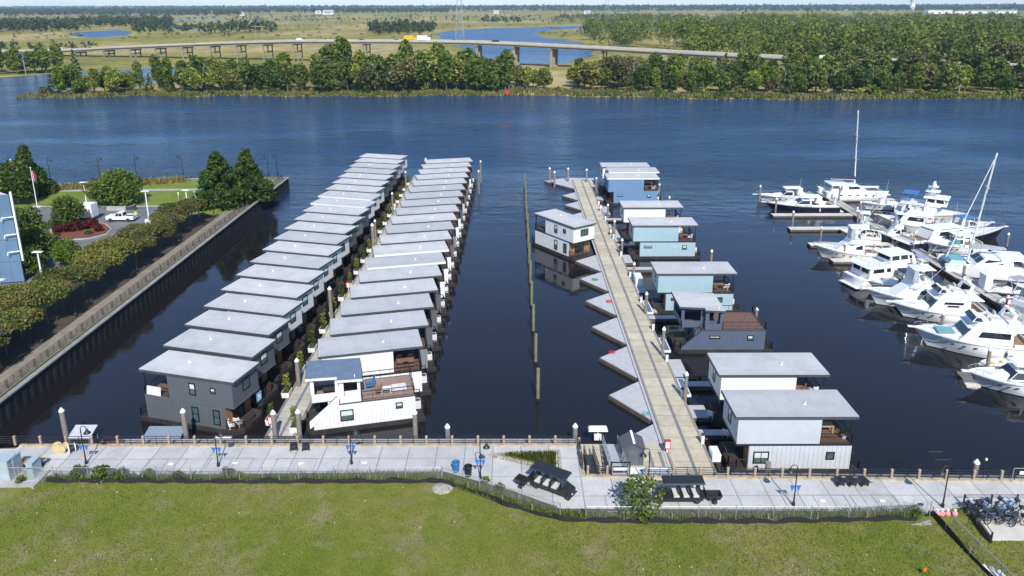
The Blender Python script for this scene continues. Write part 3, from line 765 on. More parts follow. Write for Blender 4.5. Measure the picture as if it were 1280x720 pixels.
# ================================================================== floating homes
TRIMB = mat('black_trim', (.02, .021, .023), .5, .1, 2)
def roof_mat():
    m, nt, b = nodes('roof_membrane')
    v = coords(nt); sp = nt.nodes.new('ShaderNodeSeparateXYZ'); nt.links.new(v, sp.inputs[0]); oi = nt.nodes.new('ShaderNodeObjectInfo')
    vo = nt.nodes.new('ShaderNodeVectorMath'); vo.operation = 'ADD'; nt.links.new(v, vo.inputs[0]); sc_ = nt.nodes.new('ShaderNodeVectorMath'); sc_.operation = 'SCALE'
    sc_.inputs[0].default_value = (37, 11, 5); nt.links.new(oi.outputs['Random'], sc_.inputs['Scale']); nt.links.new(sc_.outputs[0], vo.inputs[1]); vv = vo.outputs[0]
    f = noise(nt, vv, .45, 6, .65); f2 = noise(nt, vv, 2.2, 5, .7); f3 = noise(nt, vv, .22, 3)
    c = ramp(nt, f, [(.3, (.42, .418, .412)), (.5, (.50, .497, .49)), (.7, (.54, .536, .53))])
    seam = math_(nt, 'LESS_THAN', math_(nt, 'FRACT', math_(nt, 'DIVIDE', math_(nt, 'ADD', sp.outputs[0], 30.), 1.85)), .03)
    c = mix(nt, math_(nt, 'MULTIPLY', seam, .35), c, (.30, .31, .32))
    c = mix(nt, ramp(nt, f2, [(.62, (0, 0, 0)), (.78, (.55, .55, .55))]), c, (.30, .30, .295))
    edge = N(nt, 'ShaderNodeMapRange'); edge.inputs['From Min'].default_value = 1.2; edge.inputs['From Max'].default_value = 2.3
    nt.links.new(math_(nt, 'ABSOLUTE', sp.outputs[1]), edge.inputs[0])
    c = mix(nt, math_(nt, 'MULTIPLY', math_(nt, 'MULTIPLY', edge.outputs[0], f3), .45), c, (.33, .325, .31))
    c = mix(nt, 1., c, ramp(nt, oi.outputs['Random'], [(0, (.84, .85, .87)), (.5, (.97, .97, .97)), (1, (1.06, 1.05, 1.03))]), 'MULTIPLY')
    nt.links.new(c, b.inputs['Base Color']); b.inputs['Roughness'].default_value = .7
    bump(nt, b, f2, .15, .02); return m
ROOFM = roof_mat()
FASC_D = mat('dark_fascia', (.06, .065, .072), .5, .12, 2)
FASC_W = mat('white_fascia', (.74, .74, .73), .5, .04, 2)
FRAME = mat('window_frame', (.014, .014, .016), .4, .1, 3)
PANE = glass('window_pane', (.05, .085, .08), .05)
BLIND = mat('window_blind', (.58, .64, .60), .35, .1, 3)
DGLASS = glass('dark_glass', (.016, .02, .022), .04)
def sidings(tag_, col):
    return siding(tag_ + '_boards', col, 'X', .42), siding(tag_ + '_laps', col, 'Z', .17)
PAL = {
    'dark grey': sidings('dark_grey', (.105, .112, .125)), 'mid grey': sidings('mid_grey', (.20, .21, .225)), 'navy': sidings('navy', (.075, .095, .14)),
    'white': sidings('white', (.76, .76, .755)), 'pale grey': sidings('pale_grey', (.47, .50, .535)), 'light grey': sidings('light_grey', (.52, .54, .565)),
    'blue': sidings('blue', (.14, .25, .40)), 'light blue': sidings('light_blue', (.34, .47, .52)), 'dark blue': sidings('dark_blue', (.085, .11, .165)), 'cream': sidings('cream', (.80, .785, .735)),
}
def rail_mb(b, pts, z, h=1.0, gap=.16, r=.022, solid=False):
    """baluster railing along pts"""
    for a, c in zip(pts, pts[1:]):
        L = math.dist(a, c); n = max(1, int(L / gap)); ang = math.atan2(c[1] - a[1], c[0] - a[0]); mx, my = (a[0] + c[0]) / 2, (a[1] + c[1]) / 2
        b.obox((mx, my, z + h), (L / 2 + .03, .035, .03), ang); b.obox((mx, my, z + .1), (L / 2, .02, .02), ang)
        for i in range(n + 1):
            t = i / n; x, y = a[0] + (c[0] - a[0]) * t, a[1] + (c[1] - a[1]) * t
            rr = .045 if i in (0, n) else .012
            b.box(x - rr, x + rr, y - rr, y + rr, z + (0 if i in (0, n) else .1), z + h)
    return b
def window_mesh(w, h):
    def fn():
        t = .11
        b = MB()
        b.box(-w / 2, w / 2, -.06, .0, -h / 2, -h / 2 + t).box(-w / 2, w / 2, -.06, .0, h / 2 - t, h / 2)
        b.box(-w / 2, -w / 2 + t, -.06, .0, -h / 2 + t, h / 2 - t).box(w / 2 - t, w / 2, -.06, .0, -h / 2 + t, h / 2 - t)
        if w > h * 1.1: b.box(-.03, .03, -.055, .0, -h / 2 + t, h / 2 - t)
        elif h > w * 1.5: b.box(-w / 2 + t, w / 2 - t, -.055, .0, -.03, .03)
        fr = b.mesh('window', FRAME)
        pn = MB().box(-w / 2 + t, w / 2 - t, -.03, -.002, -h / 2 + t, h / 2 - t).mesh('pane', PANE)
        bl = MB().box(-w / 2 + t + .01, w / 2 - t - .01, -.036, -.03, -.02, h / 2 - t - .01).mesh('blind', BLIND)
        return fr, pn, bl
    return cached(('win', w, h), fn)
def window(parent, face, u, z, w, h, dims, blind=True):
    fr, pn, bl = window_mesh(w, h)
    loc, rz = {'S': ((u, -dims[0], z), 0), 'N': ((u, dims[0], z), PI), 'F': ((dims[1], u, z), PI / 2), 'R': ((dims[2], u, z), -PI / 2)}[face]
    o = obj('window', fr, parent, loc, rz)
    obj('pane', pn, o)
    if blind: obj('blind', bl, o)
    return o
def home_meshes(W, rh, flip, slim):
    """shared shapes of the two-storey home: +x is the dock end"""
    sg = -1 if flip else 1    # the side that faces the promenade is -y, or +y when flipped
    M = {}
    Z1, Z2 = 3.05, 5.78
    fx = 5.75
    hp = [(-6.35, -W - .06), (5.2, -W - .06), (fx, -W + .6), (fx, W - .6), (5.2, W + .06), (-6.35, W + .06)]
    M['hull'] = MB().prism(hp, -.55, .46).mesh('hull', HULL)
    M['deck'] = MB().prism([(x * .995, y * .99) for x, y in hp], .46, .53).mesh('deck', DARKDECK)
    M['lower_wall'] = MB().box(-5.35, 4.05, -W, W, .53, Z1)
    M['lower_wall'] = M['lower_wall'].mesh('lower_wall', WHITE)
    M['upper_wall'] = MB().box(-2.35, 5.25, -W - .015, W + .015, Z1 + .14, Z2).mesh('upper_wall', WHITE)
    M['trim_band'] = MB().box(-5.4, 5.3, -W - .05, W + .05, Z1 - .03, Z1 + .15).mesh('trim_band', FASC_D)
    b = MB(); b.box(-5.62, 5.58, -rh, rh, Z2, Z2 + .26)
    M['fascia'] = b.mesh('fascia', FASC_D)
    M['roof'] = MB().box(-5.58, 5.54, -rh + .04, rh - .04, Z2 + .24, Z2 + .31).mesh('roof', ROOFM)
    b = MB().tube((-1.5, .35, Z2 + .36), (-1.5, .35, Z2 + .6), .05, .05, 8).box(-1.56, -1.3, .27, .43, Z2 + .3, Z2 + .38)
    M['roof_vent'] = b.mesh('roof_vent', WHITE)
    M['balcony_floor'] = MB().box(-5.33, -2.36, -W + .04, W - .04, Z1 + .14, Z1 + .18).mesh('balcony_floor', BROWN)
    M['balcony_railing'] = rail_mb(MB(), [(-2.4, -W + .03), (-5.3, -W + .03), (-5.3, W - .03), (-2.4, W - .03)], Z1 + .14).mesh('balcony_railing', BLACK)
    M['post'] = MB().box(-.06, .06, -.06, .06, Z1 + .14, Z2).mesh('post', BLACK)
    M['porch_railing'] = rail_mb(MB(), [(4.1, -W + .08), (5.1, -W + .08), (fx - .12, -W + .7), (fx - .12, .3)], .53).mesh('porch_railing', mat('rail_brown', (.06, .035, .028), .6)) if not flip else rail_mb(MB(), [(4.1, W - .08), (5.1, W - .08), (fx - .12, W - .7), (fx - .12, -.3)], .53).mesh('porch_railing', mat('rail_brown', (.06, .035, .028), .6))
    M['door'] = MB().box(4.05, 4.10, -.9, .9, .6, 2.75, 0).mesh('door', DGLASS)
    M['door_frame'] = MB().box(4.05, 4.13, -1.0, -.9, .55, 2.85).box(4.05, 4.13, .9, 1.0, .55, 2.85).box(4.05, 4.13, -.9, .9, 2.75, 2.85).box(4.05, 4.125, -.04, .04, .6, 2.75).mesh('door_frame', FRAME)
    M['cedar_panel'] = MB().box(4.05, 4.085, 1.0, W - .05, .55, Z1).mesh('cedar_panel', CEDAR); M['cedar_panel2'] = MB().box(4.05, 4.085, -W + .05, -1.0, .55, Z1).mesh('cedar_panel', CEDAR)
    M['porch_soffit'] = MB().box(4.1, 5.2, -W + .1, W - .1, Z1 - .06, Z1 - .01).mesh('porch_soffit', FASC_D)
    M['stern_railing'] = rail_mb(MB(), [(-5.4, -W + .05), (-6.25, -W + .05), (-6.25, W - .05), (-5.4, W - .05)], .53, .9).mesh('stern_railing', BLACK)
    b = MB().box(-6.1, -5.5, -.2, .6, .6, 1.45)
    M['heat_pump'] = b.mesh('heat_pump', HVAC)
    M['fan_grille'] = MB().tube((-5.8, .2, 1.45), (-5.8, .2, 1.48), .26, .26, 14).mesh('fan_grille', CHAR)
    return M
def home(label, X, Y, rz, wall, W=2.17, rh=2.28, flip=False, fascia=None, group=None, wins=(), trim=None, wide=True):
    M = cached(('home', W, rh, flip), lambda: home_meshes(W, rh, flip, True))
    t = thing('floating_home', label, 'floating home', (X, Y, 0), rz, group)
    lo, up = PAL[wall]
    h = obj('hull', M['hull'], t); obj('deck', M['deck'], h)
    obj('lower_wall', M['lower_wall'], t, mt=lo); obj('upper_wall', M['upper_wall'], t, mt=up)
    obj('trim_band', M['trim_band'], t, mt=trim or (TRIMB if wall not in ('dark grey', 'navy') else lo))
    r = obj('roof', M['roof'], t); obj('fascia', M['fascia'], r, mt=fascia or FASC_D); obj('roof_vent', M['roof_vent'], r)
    bf = obj('balcony_floor', M['balcony_floor'], t); obj('balcony_railing', M['balcony_railing'], bf)
    for sy_ in (-1, 1): obj('post', M['post'], t, (-5.22, sy_ * (W - .1), 0))
    obj('porch_railing', M['porch_railing'], t)
    dr = obj('door', M['door'], t); obj('door_frame', M['door_frame'], dr)
    obj('cedar_panel', M['cedar_panel'], t); obj('cedar_panel', M['cedar_panel2'], t); obj('porch_soffit', M['porch_soffit'], t)
    obj('stern_railing', M['stern_railing'], t)
    hp = obj('heat_pump', M['heat_pump'], t); obj('fan_grille', M['fan_grille'], hp)
    for (face, u, z, w_, h_) in wins:
        dm = (W + (.015 if z > 3.1 else 0), 5.25, -2.35)
        window(t, face, u, z, w_, h_, dm, rt.random() < .6)
    return t
FRONTWIN = [('F', .1, 4.75, 1.25, 1.25)]
SIDE_S = [('S', .6, 4.6, .75, 1.35), ('S', 3.0, 4.75, .62, .62), ('S', .6, 1.75, .8, 1.7), ('S', 3.1, 1.75, .8, 1.7)]
SIDE_N = [('N', -1.5, 4.6, .7, .7)]
RZL = -math.radians(15.3)
cl, sl = math.cos(RZL), math.sin(RZL)
LCOL = ['dark grey', 'dark grey', 'dark grey', 'white', 'white', 'white', 'white', 'white', 'white', 'dark grey', 'mid grey', 'navy', 'white', 'white', 'white', 'dark grey', 'dark grey', 'dark grey', 'pale grey', 'pale grey', 'white']
A0 = (-32.35, 70.7)
for i, c_ in enumerate(LCOL):
    cx_, cy_ = A0[0] + .04 * i, A0[1] + 5.56 * i
    # place by the roof centre; local roof centre sits at x = 0
    lb = c_ + ' floating home, ' + ('nearest the promenade' if i == 0 else ORD[i] + ' from the promenade') + ' in the leftmost row'
    home(lb, cx_, cy_, RZL, c_, group='floating homes in the leftmost row', wins=FRONTWIN + SIDE_S, fascia=(None if i not in (12, 13) else FASC_W) if c_ == 'white' else None)
RZR = PI + math.radians(13.6)
RCOL = ['white', 'mid grey', 'dark grey', 'dark grey', 'dark grey', 'white', 'white', 'white', 'dark grey', 'mid grey', 'white', 'white', 'navy', 'pale grey', 'dark grey', 'dark grey', 'mid grey', 'white', 'dark grey']
B0 = (-15.75, 76.15)
for i, c_ in enumerate(RCOL):
    lb = c_ + ' floating home, ' + ORD[i + 1] + ' from the promenade in the row right of the long dock'
    home(lb, B0[0] + .03 * i, B0[1] + 5.57 * i, RZR, c_, flip=True, group='floating homes right of the long dock', wins=FRONTWIN + [('N', -.5, 1.8, .8, 1.2), ('N', 2.4, 4.7, .6, .6)], fascia=FASC_W if i in (5, 6) else None)
# right dock, square to the dock
GW = [('N', 2.9, 1.78, 1.45, 1.25), ('N', -3.45, 1.95, .8, .8)]
SLITS = [('N', 2.7, 2.2, 1.3, .42), ('N', -3.5, 2.1, .75, .75)]
RD = [('light grey', 25.75, 62.9, 'light grey floating home nearest the promenade on the wide dock', GW, None),
      ('cream', 26.35, 70.9, 'white floating home directly behind the light grey one on the wide dock', GW, None),
      ('light blue', 25.55, 100.4, 'nearer light blue floating home behind the dark blue one', SLITS, None),
      ('light blue', 25.8, 123.9, 'farther light blue floating home in front of the small white home', SLITS, None),
      ('white', 25.85, 135.5, 'small white floating home between light blue and bright blue homes', GW, None),
      ('blue', 26.0, 159.5, 'bright blue floating home with slit window near the river end', SLITS, FASC_W),
      ('white', 27.1, 165.6, 'white floating home just behind the bright blue one', GW, FASC_W),
      ('white', 26.1, 171.1, 'white floating home farthest out at the river end of the wide dock', GW, None)]
for c_, X, Y, lb, wn, fs in RD:
    home(lb, X, Y, PI, c_, W=2.32, rh=2.48, flip=True, fascia=fs, group='floating homes on the right of the wide dock', wins=[('F', -.2, 4.7, .9, 1.5)] + wn, trim=PAL[c_][0] if c_ == 'blue' else None)
home('white floating home alone on the left of the wide dock, reflected in the water', 9.15, 126.2, -math.radians(54.5), 'white', W=2.32, rh=2.48, group='floating homes left of the wide dock', wins=[('F', .1, 4.7, 1.7, 1.2)] + [('S', .6, 4.6, .8, 1.4), ('S', 2.9, 4.75, .75, .75), ('S', .6, 1.75, .85, 1.7), ('S', 3.1, 1.75, .85, 1.7)])
# ---- roof-deck homes: half the upper floor is an open terrace
def terrace_home(label, X, Y, rz, wall, W, roofm, stair_white, group=None):
    t = thing('roof_deck_home', label, 'floating home', (X, Y, 0), rz, group)
    M = cached(('home', W, W + .15, True), lambda: home_meshes(W, W + .15, True, True))
    lo, up = PAL[wall]
    Z1 = 3.05
    h = obj('hull', M['hull'], t); obj('deck', M['deck'], h)
    # camera side is +y: the corner by the stair is cut on the dock end
    prof = [(-5.35, .53), (4.9, .53), (4.9, 1.3), (2.6, Z1), (-5.35, Z1)] if stair_white else [(-5.35, .53), (5.0, .53), (5.0, .75), (2.5, Z1), (-5.35, Z1)]
    b = MB().box(-5.35, 3.4, -W, W - .16, .53, Z1); b.xprism(prof, W - .15, W)
    obj('lower_wall', b.mesh('lower_wall', WHITE), t, mt=lo)
    obj('trim_band', MB().box(-5.4, 2.6, -W - .04, W + .04, Z1, Z1 + .14).mesh('trim_band', FASC_D), t)
    tf = obj('terrace_floor', MB().box(-5.36, .1, -W + .02, W - .02, Z1 + .14, Z1 + .2).box(.1, 5.0, -W + .02, W - .9, Z1 + .14, Z1 + .19).mesh('terrace_floor', TERR if stair_white else BROWN), t)
    obj('terrace_railing', rail_mb(MB(), [(.0, W - .05), (-5.3, W - .05), (-5.3, -W + .05), (0, -W + .05)], Z1 + .15, 1., .9, .03).mesh('terrace_railing', BLACK), tf)
    # room: back wall, dock end wall, two open bays with sills towards the camera
    b = MB()
    y1 = W - .75
    b.box(.1, 5.0, -W, -W + .12, Z1 + .14, 5.6)                       # far wall
    b.box(4.9, 5.0, -W + .12, y1, Z1 + .14, 4.1).box(4.9, 5.0, -W + .12, -W + .5, 4.1, 5.5).box(4.9, 5.0, y1 - .3, y1, 4.1, 5.5)
    b.box(.1, 5.0, y1 - .12, y1, Z1 + .14, 4.05)                          # sill wall of the wide bay
    b.box(.1, .4, y1 - .12, W, Z1 + .14, 5.5).box(1.75, 2.2, W - .12, W, Z1 + .14, 5.55)     # posts of the near bay
    b.box(.4, 1.75, W - .12, W, Z1 + .14, 3.95).box(2.05, 2.2, y1, W - .12, Z1 + .14, 5.5)
    b.box(4.65, 4.9, y1 - .12, y1, 4.05, 5.5).box(2.2, 2.6, y1 - .12, y1, 4.05, 5.5)
    b.box(.1, .22, -W + .12, y1 - .12, Z1 + .14, 5.5) if stair_white else b.box(.1, .22, -W + .12, -.9, Z1 + .14, 5.5)
    obj('upper_room', b.mesh('upper_room', WHITE), t, mt=up)
    # stepped roof, higher on the dock side
    def sl_(x): return 5.55 + .05 * (x)
    poly = [(-.15, -W - .2), (5.4, -W - .2), (5.4, W - .45), (2.35, W - .45), (2.35, W + .3), (-.15, W + .3)]
    b = MB(); n = len(poly)
    b.add([(x, y, sl_(x)) for x, y in poly] + [(x, y, sl_(x) + .26) for x, y in poly], [tuple(range(n - 1, -1, -1)), ] + [(i, (i + 1) % n, n + (i + 1) % n, n + i) for i in range(n)])
    fas = b.mesh('fascia', FASC_W if stair_white else FASC_D)
    b = MB(); ins = [(x * .988 + .02, y * .985) for x, y in poly]
    b.add([(x, y, sl_(x) + .24) for x, y in ins] + [(x, y, sl_(x) + .285) for x, y in ins], [tuple(range(n, 2 * n))] + [(i, (i + 1) % n, n + (i + 1) % n, n + i) for i in range(n)])
    r = obj('roof', b.mesh('roof', roofm), t); obj('fascia', fas, r)
    obj('roof_vent', MB().tube((.6, W - .2, 5.8), (.6, W - .2, 6.15), .05, .05, 8).mesh('roof_vent', WHITE), r)
    # stair from the porch to the terrace along the camera side
    b = MB()
    for k in range(9):
        x = 5.0 - .29 * k; b.box(x - .3, x, W - .95, W - .17, .6 + .27 * k, .66 + .27 * k)
    b.hexa([(5.1, W - .2, .55), (5.1, W - .14, .55), (2.4, W - .14, 3.0), (2.4, W - .2, 3.0), (5.1, W - .2, .75), (5.1, W - .14, .75), (2.4, W - .14, 3.2), (2.4, W - .2, 3.2)])
    st = obj('stair', b.mesh('stair', BLACK if not stair_white else BROWN), t)
    b = MB().tube((5.1, W - .1, 1.5), (2.5, W - .1, 4.0), .035).tube((5.1, W - .1, .55), (5.1, W - .1, 1.5), .03).tube((3.8, W - .1, 1.8), (3.8, W - .1, 2.75), .025).tube((2.5, W - .1, 3.1), (2.5, W - .1, 4.0), .03)
    if not stair_white:
        for k in range(9): b.tube((5.0 - .28 * k, W - .1, .75 + .27 * k), (5.0 - .28 * k, W - .1, 1.55 + .27 * k), .02, n=4)
    obj('handrail', b.mesh('handrail', BLACK), st)
    if stair_white:
        b = MB(); b.hexa([(5.3, W - .02, .75), (5.3, W + .07, .75), (2.3, W + .07, 3.0), (2.3, W - .02, 3.0), (5.3, W - .02, 1.55), (5.3, W + .07, 1.55), (2.3, W + .07, 4.05), (2.3, W - .02, 4.05)])
        obj('stair_parapet', b.mesh('stair_parapet', WHITE), t)
    for f_, u, z, w_, h_ in ([('N', 1.6, 1.8, 1.35, 1.25), ('N', -3.7, 2.2, .75, .7)] if stair_white else [('N', .9, 2.2, 1.3, .42), ('N', -3.5, 2.1, .75, .7)]):
        window(t, f_, u, z, w_, h_, (W, 5, -5), True)
    obj('porch_railing', M['porch_railing'], t)
    obj('stern_railing', M['stern_railing'], t)
    hp = obj('heat_pump', M['heat_pump'], t); obj('fan_grille', M['fan_grille'], hp)
    dr = obj('door', MB().box(3.4, 3.44, -1, .9, .6, 2.7).mesh('door', DGLASS), t)
    obj('cedar_panel', MB().box(3.4, 3.43, -W + .05, -1.05, .55, Z1).mesh('cedar_panel', CEDAR), t)
    return t
TERR = mat('faded_terrace_boards', (.27, .185, .15), .75, .12, 1.5)
BLUEROOF = mat('slate_blue_roof', (.13, .18, .25), .6, .12, 1.2)
terrace_home('white roof deck home with slate blue roof beside the promenade', B0[0] - .03, B0[1] - 5.55, RZR, 'white', 2.17, BLUEROOF, True)
terrace_home('dark blue roof deck home with black outside stair on the wide dock', 26.0, 88.3, PI, 'dark blue', 2.7, ROOFM, False)
# ================================================================== MARINA
GEL = mat('white_gelcoat', (.80, .80, .785), .22, .03, .8)
GEL_C = mat('cream_gelcoat', (.76, .735, .66), .28, .04, .8)
GELDECK = mat('white_nonskid', (.70, .70, .685), .6, .05, 3)
BOOT = mat('boot_stripe', (.02, .02, .024), .4, .1, 2)
DARKHULL = mat('dark_topsides', (.018, .02, .03), .15, .1, 1)
GREYHULL = mat('grey_topsides', (.50, .49, .46), .4, .06, 1)
SMOKE = glass('smoked_boat_glass', (.014, .017, .02), .04)
GREENGLASS = glass('green_boat_glass', (.05, .14, .13), .05)
NAVYCLOTH = mat('navy_canvas', (.022, .028, .07), .8, .15, 2)
GREYCLOTH = mat('grey_canvas', (.33, .33, .34), .8, .1, 2)
CLEARV = mat('clear_vinyl', (.40, .43, .44), .15, .12, 2)
STEEL = mat('stainless_rail', (.62, .63, .64), .25, .05, 2, metal=.7)
ALLOY = mat('white_spar', (.78, .78, .77), .35, .04, 2)
TEAK = mat('teak', (.30, .19, .10), .6, .2, 2)
BLUECV = mat('blue_cover', (.05, .16, .40), .7, .1, 2)
TEAL = mat('teal_hatch', (.16, .36, .40), .4, .1, 2)
REDV = mat('signal_red', (.55, .03, .025), .5, .1, 2)
SEAT = mat('boat_cushion', (.60, .57, .52), .7, .1, 3)
ORANGE = mat('bright_orange', (.75, .14, .02), .5, .08, 2)
YELLOWC = mat('yellow_plastic', (.62, .50, .16), .55, .1, 2)
def beam_at(t, B, sw): return B / 2 * (sw + (1 - sw) * min(1, t / .35)) * (1 - max(0, (t - .42) / .58) ** 2.4)
def sheer_at(t, fb, rise): return fb * (1 + rise * max(0, t - .2) ** 1.7)
def hull_parts(L, B, fb, rise=.75, rake=1.4, sw=.88, n=16):
    b, dk = MB(), MB(); rows = []
    for i in range(n + 1):
        t = i / n; bd = max(.03, beam_at(t, B, sw)); s = sheer_at(t, fb, rise)
        wl = max(.02, bd * (.95 - .5 * max(0, (t - .45) / .55) ** 1.3))
        xd = -L / 2 + L * t; xw = -L / 2 + (L - rake) * t
        f = lambda k: xw + (xd - xw) * k
        half = [(f(0) - .1 * t, .02, -.55), (f(0), wl * .86, -.3), (f(.05), wl, .08), (f(.45), wl + (bd - wl) * .38, s * .5), (f(.85), wl + (bd - wl) * .86, s * .88), (f(1), bd, s)]
        rows.append([(x, -y, z) for x, y, z in half[::-1]] + [(x, y, z) for x, y, z in half])
    k = len(rows[0]); vs = [v for r in rows for v in r]; fs, ms = [], []
    for i in range(n):
        for j in range(k - 1):
            fs.append((i * k + j, i * k + j + 1, (i + 1) * k + j + 1, (i + 1) * k + j)); ms.append(1 if 3 <= j <= 7 else 0)
    fs.append(tuple(range(k - 1, -1, -1))); ms.append(0)
    o = 0; b.v, b.f, b.m = vs, fs, ms
    for i in range(n):
        r, q = rows[i], rows[i + 1]; d = .07
        dk.add([(r[0][0], r[0][1] * .97, r[0][2] - d), (q[0][0], q[0][1] * .97, q[0][2] - d), (q[-1][0], q[-1][1] * .97, q[-1][2] - d), (r[-1][0], r[-1][1] * .97, r[-1][2] - d)], [(0, 1, 2, 3)])
    return b, dk
def hexcab(x0, x1, w0, w1, z0, z1, fr, ar, k=.86, kf=None):
    kf = k if kf is None else kf
    return [(x0, -w0, z0), (x1, -w1, z0), (x1, w1, z0), (x0, w0, z0), (x0 + ar, -w0 * k, z1), (x1 - fr, -w1 * kf, z1), (x1 - fr, w1 * kf, z1), (x0 + ar, w0 * k, z1)]
def sides(p): return dict(P=[p[0], p[1], p[5], p[4]], F=[p[1], p[2], p[6], p[5]], S=[p[2], p[3], p[7], p[6]], A=[p[3], p[0], p[4], p[7]])
class Boat:
    def __init__(s, name, label, cat, bow, stern, B, fb, hullm=None, rise=.75, rake=1.5, sw=.88, boot=None, L=None):
        B *= 1.1; fb *= 1.04
        a, c = P(*bow), P(*stern); s.L = L or math.dist(a, c); s.B, s.fb, s.rise, s.sw = B, fb, rise, sw
        th = math.atan2(a[1] - c[1], a[0] - c[0])
        ce = (a[0] - math.cos(th) * s.L / 2, a[1] - math.sin(th) * s.L / 2)
        s.t = thing(name, label, cat, (*ce, 0), th)
        hb, dk = hull_parts(s.L, B, fb, rise, rake, sw)
        s.hull = obj('hull', hb.mesh('hull', [hullm or GEL, boot or BOOT], True), s.t)
        s.deck = obj('deck', dk.mesh('deck', GELDECK), s.t)
        s.trim()
    def trim(s):
        RUB = mat('rub_rail', (.20, .20, .21), .5, .1, 3)
        for sg in (-1, 1):
            q = MB(); pts = [(s.L * (-.5 + i / 14), sg * (s.b(s.L * (-.5 + i / 14)) + .012), s.z(s.L * (-.5 + i / 14)) - .10) for i in range(15)]
            q.path(pts, .028, 5); s.part('rub_rail', q, RUB, parent=s.hull)
            for k in range(3):
                x = s.L * (.02 + .09 * k); zz = s.z(x) * .68; o = s.part('port_light', MB().ball((0, 0, 0), (.24, .04, .09), 10, 6), SMOKE, parent=s.hull)
                o.location = (x, sg * (s.b(x) * (.965 - .012 * k)), zz); o.rotation_euler = (0, 0, -sg * .10 * k)
            x = -s.L * .22
            if s.L > 6: s.part('fender', MB().lathe([(.05, -.35), (.13, -.28), (.13, .2), (.05, .28), (.02, .6)], (x, sg * (s.b(x) + .14), s.z(x) * .55), 10), GEL if rt.random() < .5 else CHAR)
    def z(s, x): return sheer_at(x / s.L + .5, s.fb, s.rise)
    def b(s, x): return beam_at(x / s.L + .5, s.B, s.sw)
    def part(s, name, b, m, smooth=False, parent=None): return obj(name, b.mesh(name, m, smooth), parent or s.t)
    def cab(s, name, x0, x1, w, z0, z1, fr, ar, wins=(), k=.86, m=None, gm=None, w1=None):
        p = hexcab(x0, x1, w, w if w1 is None else w1, z0, z1, fr, ar, k)
        o = s.part(name, MB().hexa(p), m or GEL)
        sd_ = sides(p); g = MB()
        for (f, u0, u1, v0, v1) in wins:
            for ff in (('P', 'S') if f == 'PS' else (f,)):
                a_, b_ = (u0, u1) if ff != 'S' else (1 - u1, 1 - u0)
                g.patch(sd_[ff], a_, b_, v0, v1, .02)
        if wins: s.part('window_band', g, gm or SMOKE, parent=o)
        return o
    def bowrail(s, x0=.02, h=.6, n=7):
        b = MB()
        for sg in (-1, 1):
            pts = []
            for i in range(n + 1):
                x = s.L * (x0 + (.485 - x0) * i / n); y = sg * max(.05, s.b(x) - .1)
                pts.append((x, y, s.z(x) + h)); b.tube((x, y, s.z(x) - .05), (x, y, s.z(x) + h), .018, n=4)
            b.path(pts, .022, 4)
        s.part('bow_rail', b, STEEL)
    def pulpit(s):
        x = s.L / 2; s.part('anchor_platform', MB().box(x - .5, x + .55, -.22, .22, s.z(x) - .1, s.z(x)), GEL)
    def platform(s): s.part('swim_platform', MB().box(-s.L / 2 - .8, -s.L / 2 + .02, -s.B * .4, s.B * .4, .22, .32), GELDECK)
    def aerial(s, x, y, z, h=2.5): s.part('aerial', MB().tube((x, y, z), (x - .3, y, z + h), .025, .012, 5), ALLOY)
    def cockpit(s, x0, x1):
        w = s.B * .36; z = s.z(x0)
        b = MB().box(x0, x1, -w, w, z - .05, z - .03); c = s.part('cockpit_sole', b, TEAK)
        s.part('cockpit_seat', MB().box(x0 + .1, x0 + .6, -w + .1, w - .1, z - .03, z + .4).box(x0 + .1, x0 + .25, -w + .1, w - .1, z + .4, z + .75), SEAT)
        s.part('coaming', MB().box(x0 - .1, x1, -w - .22, -w, z - .06, z + .32).box(x0 - .1, x1, w, w + .22, z - .06, z + .32).box(x0 - .3, x0 - .1, -w - .22, w + .22, z - .06, z + .3), GEL)
    def arch(s, x, w, z0, h, rk=.7):
        b = MB()
        for sg in (-1, 1):
            b.hexa([(x - .25, sg * w - .06, z0), (x + .35, sg * w - .06, z0), (x + .35, sg * w + .06, z0), (x - .25, sg * w + .06, z0), (x - rk - .2, sg * w * .86 - .05, z0 + h), (x - rk + .2, sg * w * .86 - .05, z0 + h), (x - rk + .2, sg * w * .86 + .05, z0 + h), (x - rk - .2, sg * w * .86 + .05, z0 + h)])
        b.box(x - rk - .22, x - rk + .22, -w * .9, w * .9, z0 + h, z0 + h + .12)
        a = s.part('radar_arch', b, GEL); s.part('radar', MB().lathe([(.3, 0), (.33, .1), (.2, .28)], (x - rk, 0, z0 + h + .12), 12), GEL, parent=a)
